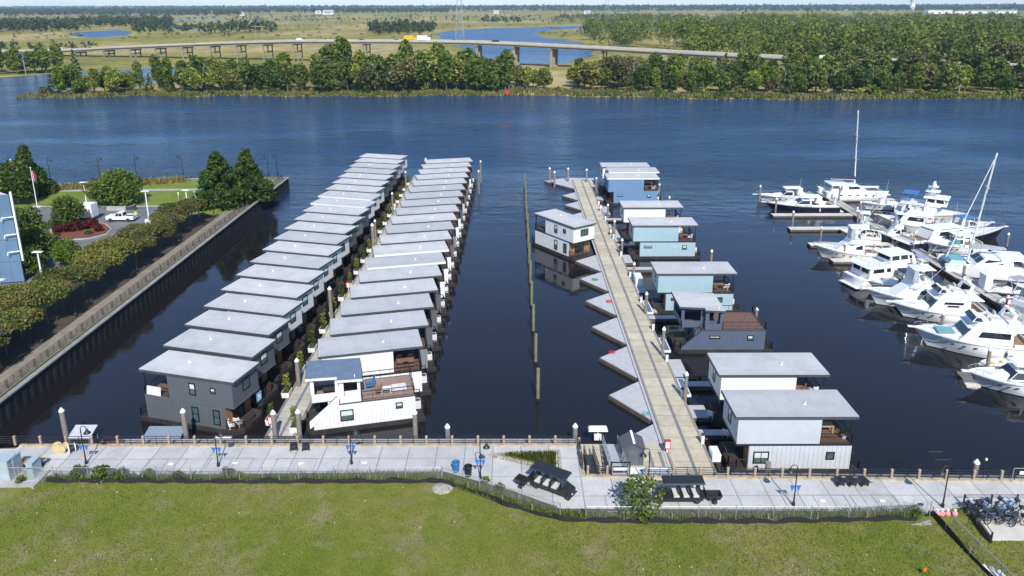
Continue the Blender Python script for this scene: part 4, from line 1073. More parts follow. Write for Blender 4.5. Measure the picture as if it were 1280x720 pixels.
def express(label, bow, stern, B=3.6, fb=1.15, hullm=None, top=True, topm=None, **k):
    b = Boat('motor_cruiser', label, 'motor cruiser', bow, stern, B, fb, hullm, rise=.55, rake=1.9, **k); L = b.L; z = b.z(0)
    b.cab('foredeck_cabin', -.02 * L, .36 * L, B * .36, z - .1, z + .55, L * .2, 0, [('PS', .15, .62, .35, .72)], .75, w1=B * .12)
    b.cab('windscreen', -.12 * L, .10 * L, B * .38, z + .1, z + 1.1, L * .10, .1, [('F', .04, .96, .1, .95), ('PS', .12, .96, .2, .92)], .82)
    b.cockpit(-.43 * L, -.12 * L)
    if top:
        b.part('hardtop', MB().hexa(hexcab(-.26 * L, .03 * L, B * .34, B * .3, z + 1.75, z + 1.9, .3, .1, .94)), topm or GEL)
        q = MB()
        for sg in (-1, 1):
            q.hexa([(-.3 * L, sg * B * .40, z + .2), (-.22 * L, sg * B * .40, z + .2), (-.22 * L, sg * B * .37, z + .2), (-.3 * L, sg * B * .37, z + .2), (-.24 * L, sg * B * .34, z + 1.78), (-.19 * L, sg * B * .34, z + 1.78), (-.19 * L, sg * B * .31, z + 1.78), (-.24 * L, sg * B * .31, z + 1.78)][::1])
            q.tube((.0, sg * B * .3, z + 1.05), (.01 * L, sg * B * .28, z + 1.78), .03, n=5)
        b.part('top_support', q, GEL)
        b.aerial(-.2 * L, B * .28, z + 1.85)
    b.bowrail(.05); b.platform(); b.pulpit()
    return b
def flybridge(label, bow, stern, B=4.3, fb=1.5, slim=False, **k):
    b = Boat('motor_yacht', label, 'motor yacht', bow, stern, B, fb, rake=2.1, **k); L = b.L; z = b.z(0)
    b.cab('foredeck_trunk', .05 * L, .36 * L, B * .34, b.z(.1 * L) - .15, b.z(.1 * L) + .5, L * .12, 0, [('PS', .2, .5, .4, .75)], .8, w1=B * .14)
    b.cab('saloon', -.28 * L, .16 * L, B * .41, z - .1, z + 1.75, L * .11, .05, [('PS', .06, .72, .42, .82), ('F', .05, .95, .4, .92)] if not slim else [('PS', .2, .75, .62, .8), ('PS', .3, .62, .42, .56), ('F', .05, .95, .35, .95)], .9)
    b.part('saloon_roof', MB().hexa(hexcab(-.40 * L, .09 * L, B * .43, B * .36, z + 1.75, z + 1.86, .2, 0, .97)), GEL)
    b.cab('flybridge', -.24 * L, .05 * L, B * .36, z + 1.86, z + 2.6, .7, 0, [], .92)
    b.cab('bridge_screen', -.04 * L, .06 * L, B * .33, z + 2.55, z + 3.1, .5, .4, [('F', .02, .98, .05, .95), ('PS', .1, .9, .1, .9)], .85)
    b.part('helm_seat', MB().box(-.15 * L, -.1 * L, -.9, -.2, z + 2.6, z + 3.0).box(-.16 * L, -.15 * L, -.9, -.2, z + 2.6, z + 3.4).box(-.2 * L, -.1 * L, .2, 1.1, z + 2.6, z + 2.9), SEAT)
    b.arch(-.22 * L, B * .38, z + 1.86, 1.9); b.aerial(-.24 * L, B * .3, z + 3.8, 3)
    b.cockpit(-.46 * L, -.29 * L); b.bowrail(.02); b.pulpit(); b.platform()
    return b
def sportfish(label, bow, stern, B=4., fb=1.35, hullm=None, tower=True, **k):
    b = Boat('sport_fishing_boat', label, 'fishing boat', bow, stern, B, fb, hullm, rise=1.0, rake=1.9, **k); L = b.L; z = b.z(0)
    b.cab('deckhouse', -.16 * L, .24 * L, B * .40, z - .1, z + 1.5, L * .17, .05, [('PS', .08, .7, .42, .85)], .88, w1=B * .3)
    b.part('bridge_deck', MB().hexa(hexcab(-.20 * L, .06 * L, B * .38, B * .34, z + 1.5, z + 2.25, .5, 0, .95)), GEL)
    b.part('helm', MB().box(-.07 * L, -.02 * L, -.5, .5, z + 2.2, z + 2.75).box(-.15 * L, -.11 * L, -.7, .7, z + 2.25, z + 2.75), SEAT)
    q = MB(); top = z + 4.15
    for sg in (-1, 1):
        for x in (-.18 * L, .03 * L): q.tube((x, sg * B * .36, z + 1.5), (x * .8 - .2, sg * B * .26, top), .03, n=5)
        q.tube((-.18 * L, sg * B * .36, z + 2.4), (.03 * L, sg * B * .36, z + 2.4), .025, n=4)
    if tower:
        for sg in (-1, 1):
            for x in (-.13 * L, .0): q.tube((x, sg * B * .26, top), (x * .7 - .2, sg * B * .15, top + 1.7), .026, n=5)
        q.box(-.13 * L, .0, -B * .16, B * .16, top + 1.65, top + 1.72)
    b.part('tower_frame', q, STEEL)
    b.part('hardtop', MB().hexa(hexcab(-.2 * L, .04 * L, B * .32, B * .28, top, top + .12, .3, .1, .95)), GEL)
    b.part('clear_curtain', MB().hexa(hexcab(-.03 * L, .035 * L, B * .33, B * .30, z + 2.25, top, .15, .2, .9)), CLEARV)
    for sg in (-1, 1): b.part('outrigger', MB().tube((-.02 * L, sg * B * .42, z + 1.5), (-.32 * L, sg * B * .62, z + 6.6), .035, .012, 5), ALLOY)
    b.cockpit(-.46 * L, -.18 * L); b.bowrail(.1, .45); b.pulpit()
    b.part('fighting_chair', MB().tube((-.3 * L, 0, z - .05), (-.3 * L, 0, z + .5), .06).box(-.3 * L - .3, -.3 * L + .3, -.3, .3, z + .5, z + .6).box(-.3 * L - .3, -.3 * L - .2, -.3, .3, z + .6, z + 1.2), SEAT)
    return b
def trawler(label, bow, stern, B=4.2, fb=1.5, hullm=None, **k):
    b = Boat('trawler_yacht', label, 'trawler yacht', bow, stern, B, fb, hullm, rise=.6, rake=1.3, **k); L = b.L; z = b.z(-.1 * L)
    b.cab('main_cabin', -.40 * L, .12 * L, B * .46, z - .1, z + 1.7, .5, .25, [('PS', .1, .42, .5, .84), ('PS', .5, .62, .5, .84), ('A', .08, .45, .45, .85), ('A', .55, .92, .45, .85)], .96)
    b.part('boat_deck', MB().hexa(hexcab(-.44 * L, .14 * L, B * .48, B * .46, z + 1.7, z + 1.82, .1, .1, .99)), GEL)
    b.cab('pilothouse', -.08 * L, .22 * L, B * .36, z + 1.82, z + 3.2, .5, .15, [('PS', .06, .45, .42, .9), ('PS', .54, .92, .42, .9), ('F', .04, .32, .4, .92), ('F', .36, .64, .4, .92), ('F', .68, .96, .4, .92), ('A', .1, .9, .4, .9)], .93)
    b.part('pilothouse_roof', MB().hexa(hexcab(-.12 * L, .24 * L, B * .40, B * .38, z + 3.2, z + 3.32, .1, .1, .98)), GEL)
    q = MB(); pts = [(-.09 * L, B * .44, z + 2.7), (-.43 * L, B * .44, z + 2.7), (-.43 * L, -B * .44, z + 2.7), (-.09 * L, -B * .44, z + 2.7)]
    q.path(pts, .025, 4)
    for i in range(5):
        x = -.09 * L - .34 * L * i / 4
        for sg in (-1, 1): q.tube((x, sg * B * .44, z + 1.8), (x, sg * B * .44, z + 2.7), .018, n=4)
    b.part('deck_rail', q, STEEL)
    b.cab('foredeck_trunk', .12 * L, .34 * L, B * .3, b.z(.2 * L) - .2, b.z(.2 * L) + .35, .6, 0, [], .85, w1=B * .16)
    b.bowrail(.1, .7); b.platform(); b.aerial(-.05 * L, -B * .3, z + 3.3, 2.5)
    return b
def catamaran(label, bow, stern, B=6.8, mast_h=17, mast_x=.08, rakex=0., boomside=True, sailm=None, trunk=None, hatch=False):
    a, c = P(*bow), P(*stern); L = math.dist(a, c); th = math.atan2(a[1] - c[1], a[0] - c[0])
    ce = ((a[0] + c[0]) / 2, (a[1] + c[1]) / 2)
    # offset so that the measured near hull is one of the two
    t = thing('sailing_catamaran', label, 'sailing catamaran', (ce[0] - math.sin(th) * 0, ce[1] + B * .36, 0), th)
    for sg in (-1, 1):
        hb, dk = hull_parts(L, 1.9, 1.65, .18, .5, .9)
        h = obj('hull', hb.mesh('hull', [GEL, BOOT], True), t, (0, sg * B * .36, 0))
        obj('deck', dk.mesh('deck', GELDECK), h)
        g = MB()
        for k in range(5): g.box(-.3 * L + k * .13 * L, -.3 * L + k * .13 * L + .55, -sg * -.985 if 0 else -.99, -.955, 1.0, 1.22)
        if sg * math.cos(th) < 0: pass
        obj('port_light', g.mesh('port_light', SMOKE), h)
    def part(n, b, m, p=None): return obj(n, b.mesh(n, m), p or t)
    part('bridge_deck', MB().box(-.44 * L, .2 * L, -B * .36, B * .36, .9, 1.72), GEL)
    part('trampoline', MB().box(.2 * L, .42 * L, -B * .3, B * .3, 1.5, 1.56), CHAR)
    part('crossbeam', MB().tube((.42 * L, -B * .36, 1.6), (.42 * L, B * .36, 1.6), .1, n=8), ALLOY)
    p = hexcab(-.25 * L, .17 * L, B * .38, B * .3, 1.7, 3.0, L * .13, .2, .86)
    cb = part('saloon', MB().hexa(p), GEL); sd_ = sides(p); g = MB()
    for f, u0, u1, v0, v1 in [('P', .3, .86, .38, .82), ('S', .14, .7, .38, .82), ('F', .04, .48, .3, .85), ('F', .52, .96, .3, .85)]: g.patch(sd_[f], u0, u1, v0, v1, .02)
    part('window_band', g, SMOKE, cb)
    part('bimini', MB().hexa(hexcab(-.42 * L, -.1 * L, B * .36, B * .34, 3.05, 3.2, .2, .1, .96)), GEL)
    q = MB()
    for sg in (-1, 1): q.tube((-.41 * L, sg * B * .33, 1.7), (-.4 * L, sg * B * .33, 3.1), .05)
    part('bimini_post', q, GEL)
    part('cockpit_seat', MB().box(-.42 * L, -.38 * L, -B * .3, B * .3, 1.72, 2.2).box(-.38 * L, -.27 * L, -B * .3, -B * .2, 1.72, 2.2), SEAT)
    mx = mast_x * L; mt = (mx + rakex, 0, mast_h)
    m_ = part('mast', MB().tube((mx, 0, 1.7), mt, .16, .12, 10), ALLOY)
    q = MB()
    for kz in (.45, .72):
        x = mx + (rakex) * (kz * mast_h - 1.7) / (mast_h - 1.7); q.tube((x, -1.1, kz * mast_h), (x, 1.1, kz * mast_h), .05, n=5)
    part('spreader', q, ALLOY, m_)
    bz = 3.9; bl = .40 * L
    bm = part('boom', MB().tube((mx, 0, bz), (mx - bl, 0, bz + .25), .12, .1, 8), ALLOY)
    if sailm: part('sail_cover', MB().hexa([(mx - bl + .2, -.16, bz + .3), (mx, -.2, bz + .1), (mx, .2, bz + .1), (mx - bl + .2, .16, bz + .3), (mx - bl + .2, -.1, bz + .55), (mx, -.12, bz + 1.0), (mx, .12, bz + 1.0), (mx - bl + .2, .1, bz + .55)]), sailm, bm)
    if trunk:
        fj = part('furled_sail', MB().tube((.44 * L, 0, 2.2), (mt[0] * .96 + .44 * L * .04, 0, mast_h * .95), .10, .06, 8), trunk)
    q = MB()
    for sg in (-1, 1):
        q.tube((mx - .06 * L, sg * B * .36, 1.7), mt, .02, n=4); q.tube((mx - .02 * L, sg * B * .36, 1.7), (mt[0] * .7 + mx * .3, 0, mast_h * .7), .02, n=4)
    q.tube((.44 * L, 0, 1.8), (mt[0], 0, mast_h * .96), .022, n=4); q.tube((mx - bl, 0, bz + .3), (mt[0], 0, mast_h), .018, n=4)
    part('rigging', q, BLACK)
    q = MB()
    for sg in (-1, 1):
        pts = []
        for i in range(8):
            x = -.45 * L + .93 * L * i / 7; y = sg * (B * .36 + .7 * (1 - max(0, (x / L - .1)) * 1.6)); q.tube((x, y, 1.6), (x, y, 2.3), .018, n=4); pts.append((x, y, 2.3))
        q.path(pts, .014, 4)
    part('guard_rail', q, STEEL)
    if hatch: part('foredeck_cover', MB().hexa(hexcab(.25 * L, .45 * L, B * .32, B * .30, 1.6, 2.25, .5, .1, .8)), TEAL)
    return t
# ---- docks
d = thing('marina_dock', 'long pale marina dock between the two files of white boats', 'dock')
obj('float', MB().box(69.4, 71.7, 70, 167, .05, .55).mesh('float', DOCKEDGE), d)
obj('planking', MB().box(69.45, 71.65, 70, 166.9, .55, .62).mesh('planking', PLANK_PALE), d)
obj('cable_tray', MB().box(70.45, 70.65, 70, 166.9, .62, .64).mesh('cable_tray', GROOVE), d)
PLANK_FINGER = mat('finger_planks', (.55, .53, .475), .8, .1, 1.2, stain=(.42, .40, .35))
fl = [(53.1, 69.4, 147.9, 'second from the river end'), (53.1, 69.4, 138.2, 'third from the river end, empty on both sides'), (53.2, 69.4, 128.3, 'fourth from the river end behind the cream fishing boat'), (53.6, 69.4, 119.5, 'fifth from the river end'),
      (55, 69.4, 105.0, 'between the two white fishing boats'), (55, 69.4, 92.5, 'beside the large flybridge yacht'), (71.7, 84, 160.2, 'at the river end on the right, beside the sailing catamaran'), (71.7, 86, 134, 'beside the pale grey sided yacht'), (71.7, 84, 118.5, 'beside the leaning masted catamaran'), (71.7, 80, 107.5, 'by the white locker'), (71.7, 80, 98.5, 'by the small blue covered boats')]
for x0, x1, y, lb in fl:
    t = thing('finger_pier', 'pale finger pier ' + lb, 'dock', (0, 0, 0), 0, 'finger piers of the marina')
    obj('float', MB().box(x0, x1, y - .85, y + .85, .05, .42).mesh('float', DOCKEDGE), t)
    obj('planking', MB().box(x0 + .02, x1, y - .84, y + .84, .42, .52).mesh('planking', DOCKGREY if 0 else PLANK_FINGER), t)
MP = [(949, 252, 232, 'at the outermost tip beside the small cruiser'), (969, 267, 248, 'at the tip of the finger before the black hulled cruiser'), (990, 284, 264, 'at the tip of the empty finger pier'), (1025, 303, 284, 'behind the bow of the cream fishing boat'),
      (1054, 326, 304, 'at the side of the cream fishing boat'), (1089, 356, 332, 'beside the tall white trawler'), (1127, 379, 359, 'between two white sport boats'), (1176, 412, 395, 'beside the large flybridge yacht'), (1233, 463, 436, 'beside the open skiff'),
      (1048, 254, 233, 'by the stern of the sailing catamaran'), (1074, 271, 252, 'where the catamaran finger meets the dock'), (1071, 283, 263, 'by the red hose reel on the dock'), (1113, 292, 275, 'beside the grey sided yacht'), (1160, 322, 301, 'by the dark hulled yacht'), (1203, 351, 330, 'at the bow of the leaning masted catamaran'), (1203, 284, 272, 'at the outer side of the big motor yacht'), (1258, 308, 297, 'off the bow of the dark hulled yacht')]
for px, py, top, lb in MP:
    X, Y = P(px, py, 0); piling('grey white capped marina piling ' + lb, X, Y, max(2.2, ZAT(X, Y, top) - .2), True, 'white capped pilings of the marina', .2)
# ---- boats on the left of the marina dock
express('small white cruiser at the outermost left berth', (943, 251), (1018, 251), 3.4, 1.1)
express('black sided white cruiser with curved hardtop', (954, 262.5), (1046, 264), 4.0, 1.3, DARKHULL)
sportfish('small cream cruiser with boxy hardtop enclosure behind the cream fishing boat', (1046, 300), (1100, 306), 3.4, 1.3, GEL_C, False)
sportfish('cream fishing boat with dark saloon window and tall aerials', (1014, 321), (1108, 326), 4.2, 1.35, GEL_C, False)
trawler('tall white trawler yacht with stern to the open basin', (1148, 347), (1064, 357), 4.4, 1.5)
express('white cruiser under a navy sunshade', (1082, 362), (1166, 362), 3.6, 1.1, None, True, NAVYCLOTH)
sportfish('white fishing boat with steel tower and raked outriggers', (1079, 379.5), (1192, 383), 4.4, 1.4)
flybridge('sleek white flybridge yacht with two black blade windows', (1110, 394.5), (1230, 400), 4.3, 1.4, True)
yb = flybridge('large white motor yacht with pale blue foredeck hatch', (1137, 430), (1290, 444), 4.8, 1.6)
yb.part('sunpad', MB().box(.16 * yb.L, .30 * yb.L, -1.0, 1.0, yb.z(.2 * yb.L) + .3, yb.z(.2 * yb.L) + .42), TEAL)
express('white cruiser with black windscreen at the bottom right berth', (1205, 482), (1318, 489), 3.9, 1.35)
# ---- on the right of the dock
catamaran('white sailing catamaran with upright mast and navy sail cover', (1110, 249), (1032, 249), 6.5, 19.4, .02, -1.3, True, NAVYCLOTH)
b = Boat('open_fishing_boat', 'white open fishing boat with tee top behind the motor yachts', 'fishing boat', (1075, 262), (1124, 260), 3., 1.1)
b.part('console', MB().box(-.7, .4, -.5, .5, b.z(0) - .1, b.z(0) + 1.0), GEL); q = MB()
for x in (-1, .6):
    for y in (-.8, .8): q.tube((x, y, 1), (x, y, 3.2), .04)
q.path([(-1, -.8, 3.15), (.6, -.8, 3.15), (.6, .8, 3.15), (-1, .8, 3.15), (-1, -.8, 3.15)], .04)
b.part('top_frame', q, STEEL); b.part('hardtop', MB().box(-1.4, 1., -1.1, 1.1, 3.2, 3.3), GEL); b.bowrail(); b.aerial(-.5, .6, 3.3, 3)
b.part('leaning_seat', MB().box(-1.5, -.9, -.5, .5, b.z(0) - .1, b.z(0) + .8), SEAT)
yb = flybridge('white motor yacht with pale grey sides and dark cockpit cover', (1094, 284), (1172, 294), 4.8, 1.7, False, hullm=GREYHULL)
yb.part('cockpit_cover', MB().hexa(hexcab(-.02 * yb.L, .28 * yb.L, 1.8, 1.2, yb.z(0) + .3, yb.z(0) + 1.0, 1.6, .3, .8)), NAVYCLOTH)
yb = trawler('big white pilothouse yacht with a stacked radar mast', (1206, 284), (1118, 272), 5.2, 1.9)
q = MB(); zt = yb.z(-.1 * yb.L) + 3.3
q.hexa(hexcab(-.6, .6, .5, .4, zt, zt + 2.6, .5, .3, .4)).box(-1.3, 1.2, -1.2, 1.2, zt + 1.0, zt + 1.12).box(-.9, .8, -.8, .8, zt + 1.9, zt + 2.0)
rm = yb.part('radar_mast', q, GEL); yb.part('radar', MB().box(-.2, .2, -1.0, 1.0, zt + 2.7, zt + 2.85).lathe([(.35, 0), (.38, .2), (.2, .5)], (0, .7, zt + 2.0)).lathe([(.35, 0), (.38, .2), (.2, .5)], (0, -.7, zt + 2.0)), GEL, parent=rm)
yb.part('sunshade', MB().box(-.42 * yb.L, -.2 * yb.L, -1.9, 1.9, zt + .3, zt + .36), BLUECV)
yb = express('long dark hulled yacht with its sharp bow to the open river', (1254, 297), (1122, 312), 4.6, 1.55, DARKHULL)
yb.cab('saloon', -.28 * yb.L, .12 * yb.L, 1.8, yb.z(0), yb.z(0) + 1.5, 2.4, .4, [('PS', .05, .9, .4, .85)], .85)
yb = express('white cruiser with green windscreen and dark waterline', (1152, 314), (1226, 314), 3.9, 1.3)
yb.part('side_glass', MB().patch([(-.5, -1.5, 1.7), (1.4, -1.4, 1.7), (1.0, -1.2, 2.5), (-.5, -1.3, 2.5)], 0, 1, 0, 1, .03).patch([(1.4, 1.4, 1.7), (-.5, 1.5, 1.7), (-.5, 1.3, 2.5), (1.0, 1.2, 2.5)], 0, 1, 0, 1, .03), GREENGLASS)
catamaran('big white sailing catamaran with a raked back leaning mast', (1184, 343), (1300, 352), 7.0, 19.6, .20, -1.6, True, GREYCLOTH, ALLOY, True)
express('small pontoon launch under a grey canopy at the right edge', (1236, 372), (1290, 366), 2.6, .75, None, True, GREYCLOTH)
b = Boat('open_skiff', 'small open skiff with blue seat covers at the right edge', 'skiff', (1246, 388), (1292, 378), 2.4, .8)
b.part('console', MB().box(-.4, .3, -.4, .4, .7, 1.5), GEL); b.part('seat_cover', MB().box(-1.6, -.6, -.7, .7, .75, 1.15).box(.6, 1.4, -.5, .5, .8, 1.1), BLUECV); b.bowrail(.1, .3)
b = Boat('inflatable_dinghy', 'small grey dinghy with clutter tied between the two big yachts', 'dinghy', (1222, 461), (1262, 455), 1.8, .5, GREYHULL, rise=.3, rake=.6)
b.part('thwart', MB().box(-.3, .1, -.7, .7, .4, .5), GEL); b.part('outboard', MB().box(-b.L / 2 - .25, -b.L / 2 + .1, -.2, .2, .5, 1.0).tube((-b.L / 2 - .1, 0, .5), (-b.L / 2 - .1, 0, -.3), .06), BLACK)
b.part('stowed_gear', MB().box(.3, .8, -.3, .3, .45, .7).ball((-.9, .2, .6), .22), YELLOWC)
# more boats packed into the far berths
sportfish('small white fishing boat with bare tower just right of the long dock', (1092, 300), (1140, 304), 3.2, 1.1, GREYHULL, True)
express('white cruiser with blue sunshade tucked behind the dark hulled yacht', (1238, 288), (1180, 292), 3.6, 1.2, None, True, BLUECV)
sportfish('white fishing boat half hidden past the large flybridge yacht at the right edge', (1296, 402), (1262, 412), 3.6, 1.2)
express('low white cruiser under the trawler bow close to the long dock', (1090, 340), (1150, 337), 3.2, 1.1, None, True, GREYCLOTH)
# dock furniture
X, Y = P(1215, 368, .62)
t = thing('dock_locker', 'tall white locker standing on the marina dock', 'locker', (71.4, 106.4, .62))
obj('body', MB().box(-.55, .55, -.8, .8, 0, 2.0).mesh('body', WHITE), t); obj('lid', MB().hexa([(-.6, -.85, 2.0), (.6, -.85, 2.0), (.6, .85, 2.0), (-.6, .85, 2.0), (-.6, -.85, 2.2), (.6, -.85, 2.08), (.6, .85, 2.08), (-.6, .85, 2.2)]).mesh('lid', GELDECK), t)
def fire_cabinet(label, X, Y, Z):
    t = thing('fire_cabinet', label, 'fire cabinet', (X, Y, Z), 0, 'red fire cabinets on the docks')
    obj('post', MB().box(-.06, .06, -.06, .06, 0, .6).mesh('post', WHITE), t)
    obj('box', MB().box(-.28, .28, -.18, .18, .5, 1.35).mesh('box', REDV), t); obj('door', MB().box(-.2, .2, -.2, -.18, .6, 1.25).mesh('door', WHITE), t)
fire_cabinet('red fire cabinet on the marina dock before the empty finger pier', 70.9, 141.2, .6)
fire_cabinet('red fire cabinet on the marina dock behind the sleek flybridge yacht', 69.9, 98.6, .6)
fire_cabinet('red fire cabinet at the near left edge of the wide dock', 14.75, 63.0, .72)
fire_cabinet('red fire cabinet on the wide dock beside the bright blue home', 18.3, 150, .72)
fire_cabinet('red fire cabinet on the wide dock by the small white home', 18.3, 133, .72)
fire_cabinet('red fire cabinet on the long dock by the first white planter', -24.4, 67.6, .68)
fire_cabinet('red fire cabinet midway along the long dock', -24.5, 105.5, .68)
fire_cabinet('red fire cabinet on the long dock near its river end', -24.5, 152, .68)
def pedestal(label, X, Y, Z):
    t = thing('power_pedestal', label, 'power pedestal', (X, Y, Z), 0, 'white power pedestals on the docks')
    obj('body', cached('ped', lambda: MB().box(-.14, .14, -.12, .12, 0, .95).mesh('body', WHITE)), t); obj('lamp_head', cached('pedl', lambda: MB().box(-.17, .17, -.15, .15, .95, 1.12).mesh('lamp_head', CHAR)), t)
for k, Y in enumerate([164, 157, 150, 143, 133, 125, 116, 109, 101, 94]):
    pedestal('white power pedestal on the marina dock, ' + ORD[k] + ' from the river end', 69.7 if k % 2 else 71.4, Y, .62)
for k, Y in enumerate([64.5, 73.5, 82, 91, 100.5, 111, 121, 131, 143, 155]):
    pedestal('white power pedestal on the right edge of the wide dock, ' + ORD[k] + ' from the promenade', 18.5, Y, .72)
# ================================================================== PROMENADE AND LAWN FURNITURE
RAILPOST = mat('railing_post_timber', (.33, .26, .19), .85, .2, 2, stain=(.22, .17, .13))
CHAIN = None
def chainlink_mat():
    m, nt, b = nodes('chain_link')
    v = coords(nt); sp = nt.nodes.new('ShaderNodeSeparateXYZ'); nt.links.new(v, sp.inputs[0])
    def ln(sg):
        a = math_(nt, 'ADD', sp.outputs[0], math_(nt, 'MULTIPLY', sp.outputs[2], sg))
        return math_(nt, 'LESS_THAN', math_(nt, 'FRACT', math_(nt, 'DIVIDE', a, .13)), .055)
    f = math_(nt, 'MAXIMUM', ln(1.), ln(-1.))
    tr = nt.nodes.new('ShaderNodeBsdfTransparent'); ms = nt.nodes.new('ShaderNodeMixShader')
    b.inputs['Base Color'].default_value = (.36, .37, .38, 1); b.inputs['Roughness'].default_value = .45; b.inputs['Metallic'].default_value = .3
    nt.links.new(f, ms.inputs[0]); nt.links.new(tr.outputs[0], ms.inputs[1]); nt.links.new(b.outputs[0], ms.inputs[2])
    nt.links.new(ms.outputs[0], nt.nodes['Material Output'].inputs[0]); return m
CHAIN = chainlink_mat()
GALV = mat('galvanised_steel', (.36, .37, .375), .4, .12, 3, metal=.35)
def rail_run(label, a, c, z, first, step, h=.92, group='promenade railings', pmat=None):
    """post-and-rail barrier: timber posts, five thin black rails"""
    t = thing('railing', label, 'railing', (a[0], a[1], z), math.atan2(c[1] - a[1], c[0] - a[0]), group)
    L = math.dist(a, c)
    pm = cached(('rpost', h), lambda: MB().box(-.10, .10, -.09, .09, 0, h).hexa(hexcab(-.12, .12, .11, .11, h, h + .07, .08, .08, .4)).mesh('post', pmat or RAILPOST))
    x = first
    while x < L: obj('post', pm, t, (x, 0, .12)); x += step
    for i, zz in enumerate((h + .02, h * .76, h * .54, h * .32)):
        obj('rail', MB().box(0, L, -.022, .022, zz + .08 - .022, zz + .08 + .022).mesh('rail', BLACK), t)
    x = first + step / 2; bm_ = cached(('mbar', h), lambda: MB().box(-.02, .02, -.02, .02, .1, h + .08).mesh('middle_bar', BLACK))
    while x < L: obj('middle_bar', bm_, t, (x, 0, 0)); x += step
    return t
rail_run('timber post railing along the left promenade edge above the grey float', (-62, 62.42), (6.05, 62.2), ZP, .68, 2.42)
rail_run('short timber post railing turning back beside the gangway landing', (6.22, 62.0), (6.22, 58.0), ZP, .15, 1.95)
rail_run('timber post railing along the right promenade edge past the wide dock', (11.6, 57.3), (62, 56.2), ZP, .12, 2.36)
t_ = rail_run('short timber post railing in front of the black gangway', (6.5, 57.42), (8.4, 57.4), ZP, .1, 1.7)
# ---- lamps
LAMPG = glass('lamp_glass', (.35, .35, .33), .2)
def lamp_meshes(flip):
    h = 3.55
    post = MB().lathe([(.13, 0), (.13, .3), (.07, .42), (.052, 1.2), (.045, h)], n=10)
    hook = MB(); s_ = -1 if flip else 1
    pts = [(0, 0, h)] + [(s_ * (.28 - .28 * math.cos(a)), 0, h + .32 * math.sin(a)) for a in [PI * k / 8 for k in range(1, 9)]]
    hook.path(pts, .032, 6)
    sh = MB().lathe([(.05, .18), (.1, .1), (.14, -.05), (.30, -.22), (.32, -.27)], (s_ * .56, 0, h - .12), 14)
    gl = MB().ball((s_ * .56, 0, h - .38), (.17, .17, .13), 10, 6)
    fl = MB()
    for s2 in (-1, 1):
        fl.hexa([(s2 * .12, -.012, h * .60), (s2 * .12, .012, h * .60), (s2 * .36, .012, h * .30), (s2 * .36, -.012, h * .30), (s2 * .12, -.012, h * .6 + .02), (s2 * .12, .012, h * .6 + .02), (s2 * .56, .012, h * .6), (s2 * .56, -.012, h * .6)])
    return post.mesh('pole', BLACK), hook.mesh('arm', BLACK), sh.mesh('lamp_shade', BLACK), gl.mesh('lamp_bulb', LAMPG), fl
BLUEFLAG = mat('blue_pennant', (.02, .16, .50), .7, .08, 2)
def lamp(label, X, Y, Z, flip=False, flags=True, sc=1., rz=0.):
    ms = cached(('lamp', flip), lambda: lamp_meshes(flip))
    t = thing('street_lamp', label, 'street lamp', (X, Y, Z), rz, 'black lamps'); t.scale = (sc,) * 3
    obj('pole', ms[0], t); obj('arm', ms[1], t); s_ = obj('lamp_shade', ms[2], t); obj('lamp_bulb', ms[3], s_)
    if flags:
        for s2 in (-1, 1):
            fm = cached(('flag', s2), lambda: MB().hexa([(s2 * .05, -.012, 1.9), (s2 * .05, .012, 1.9), (s2 * .26, .012, 1.35), (s2 * .26, -.012, 1.35), (s2 * .06, -.012, 1.92), (s2 * .06, .012, 1.92), (s2 * .46, .012, 1.95), (s2 * .46, -.012, 1.95)]).mesh('pennant', BLUEFLAG))
            obj('pennant', fm, t)
    return t
for (px, py), lb, fl, flp in [((108, 580), 'black street lamp on the promenade by the weeds and cable reels', 1, 0), ((273, 583), 'black street lamp before the dark grey home nearest the promenade', 1, 0), ((439.5, 580), 'black street lamp before the white roof deck home', 1, 0), ((600.6, 599), 'black street lamp with blue pennants beside the two bins', 1, 0),
                        ((810, 610), 'black street lamp standing behind the promenade tree', 0, 1), ((991.7, 632), 'black street lamp before the light grey home', 1, 1), ((1178, 634), 'black street lamp by the pink bundles at the fence corner', 0, 1)]:
    lamp(lb, *P(px, py, ZP), ZP, bool(flp), bool(fl))
# ---- bins
def bin_(label, X, Y, m, r=.34, h=.92):
    t = thing('trash_bin', label, 'trash bin', (X, Y, ZP + .02), 0, 'bins on the promenade')
    obj('body', MB().lathe([(r * .78, 0), (r * .8, .03), (r, h), (r * 1.08, h + .01), (r * 1.08, h + .08), (r * .9, h + .08), (r * .8, h * .6), (.02, h * .55)], n=18).mesh('body', m), t)
    obj('rim', MB().ring((0, 0, h + .06), (0, 0, 1), r * 1.03, .035).mesh('rim', m), t); return t
bin_('blue round trash bin on the promenade', *P(570, 590, ZP), mat('bin_blue', (.035, .17, .36), .5, .1, 2))
bin_('black round trash bin on the promenade', *P(585.5, 595, ZP), mat('bin_black', (.02, .02, .022), .5, .1, 2))
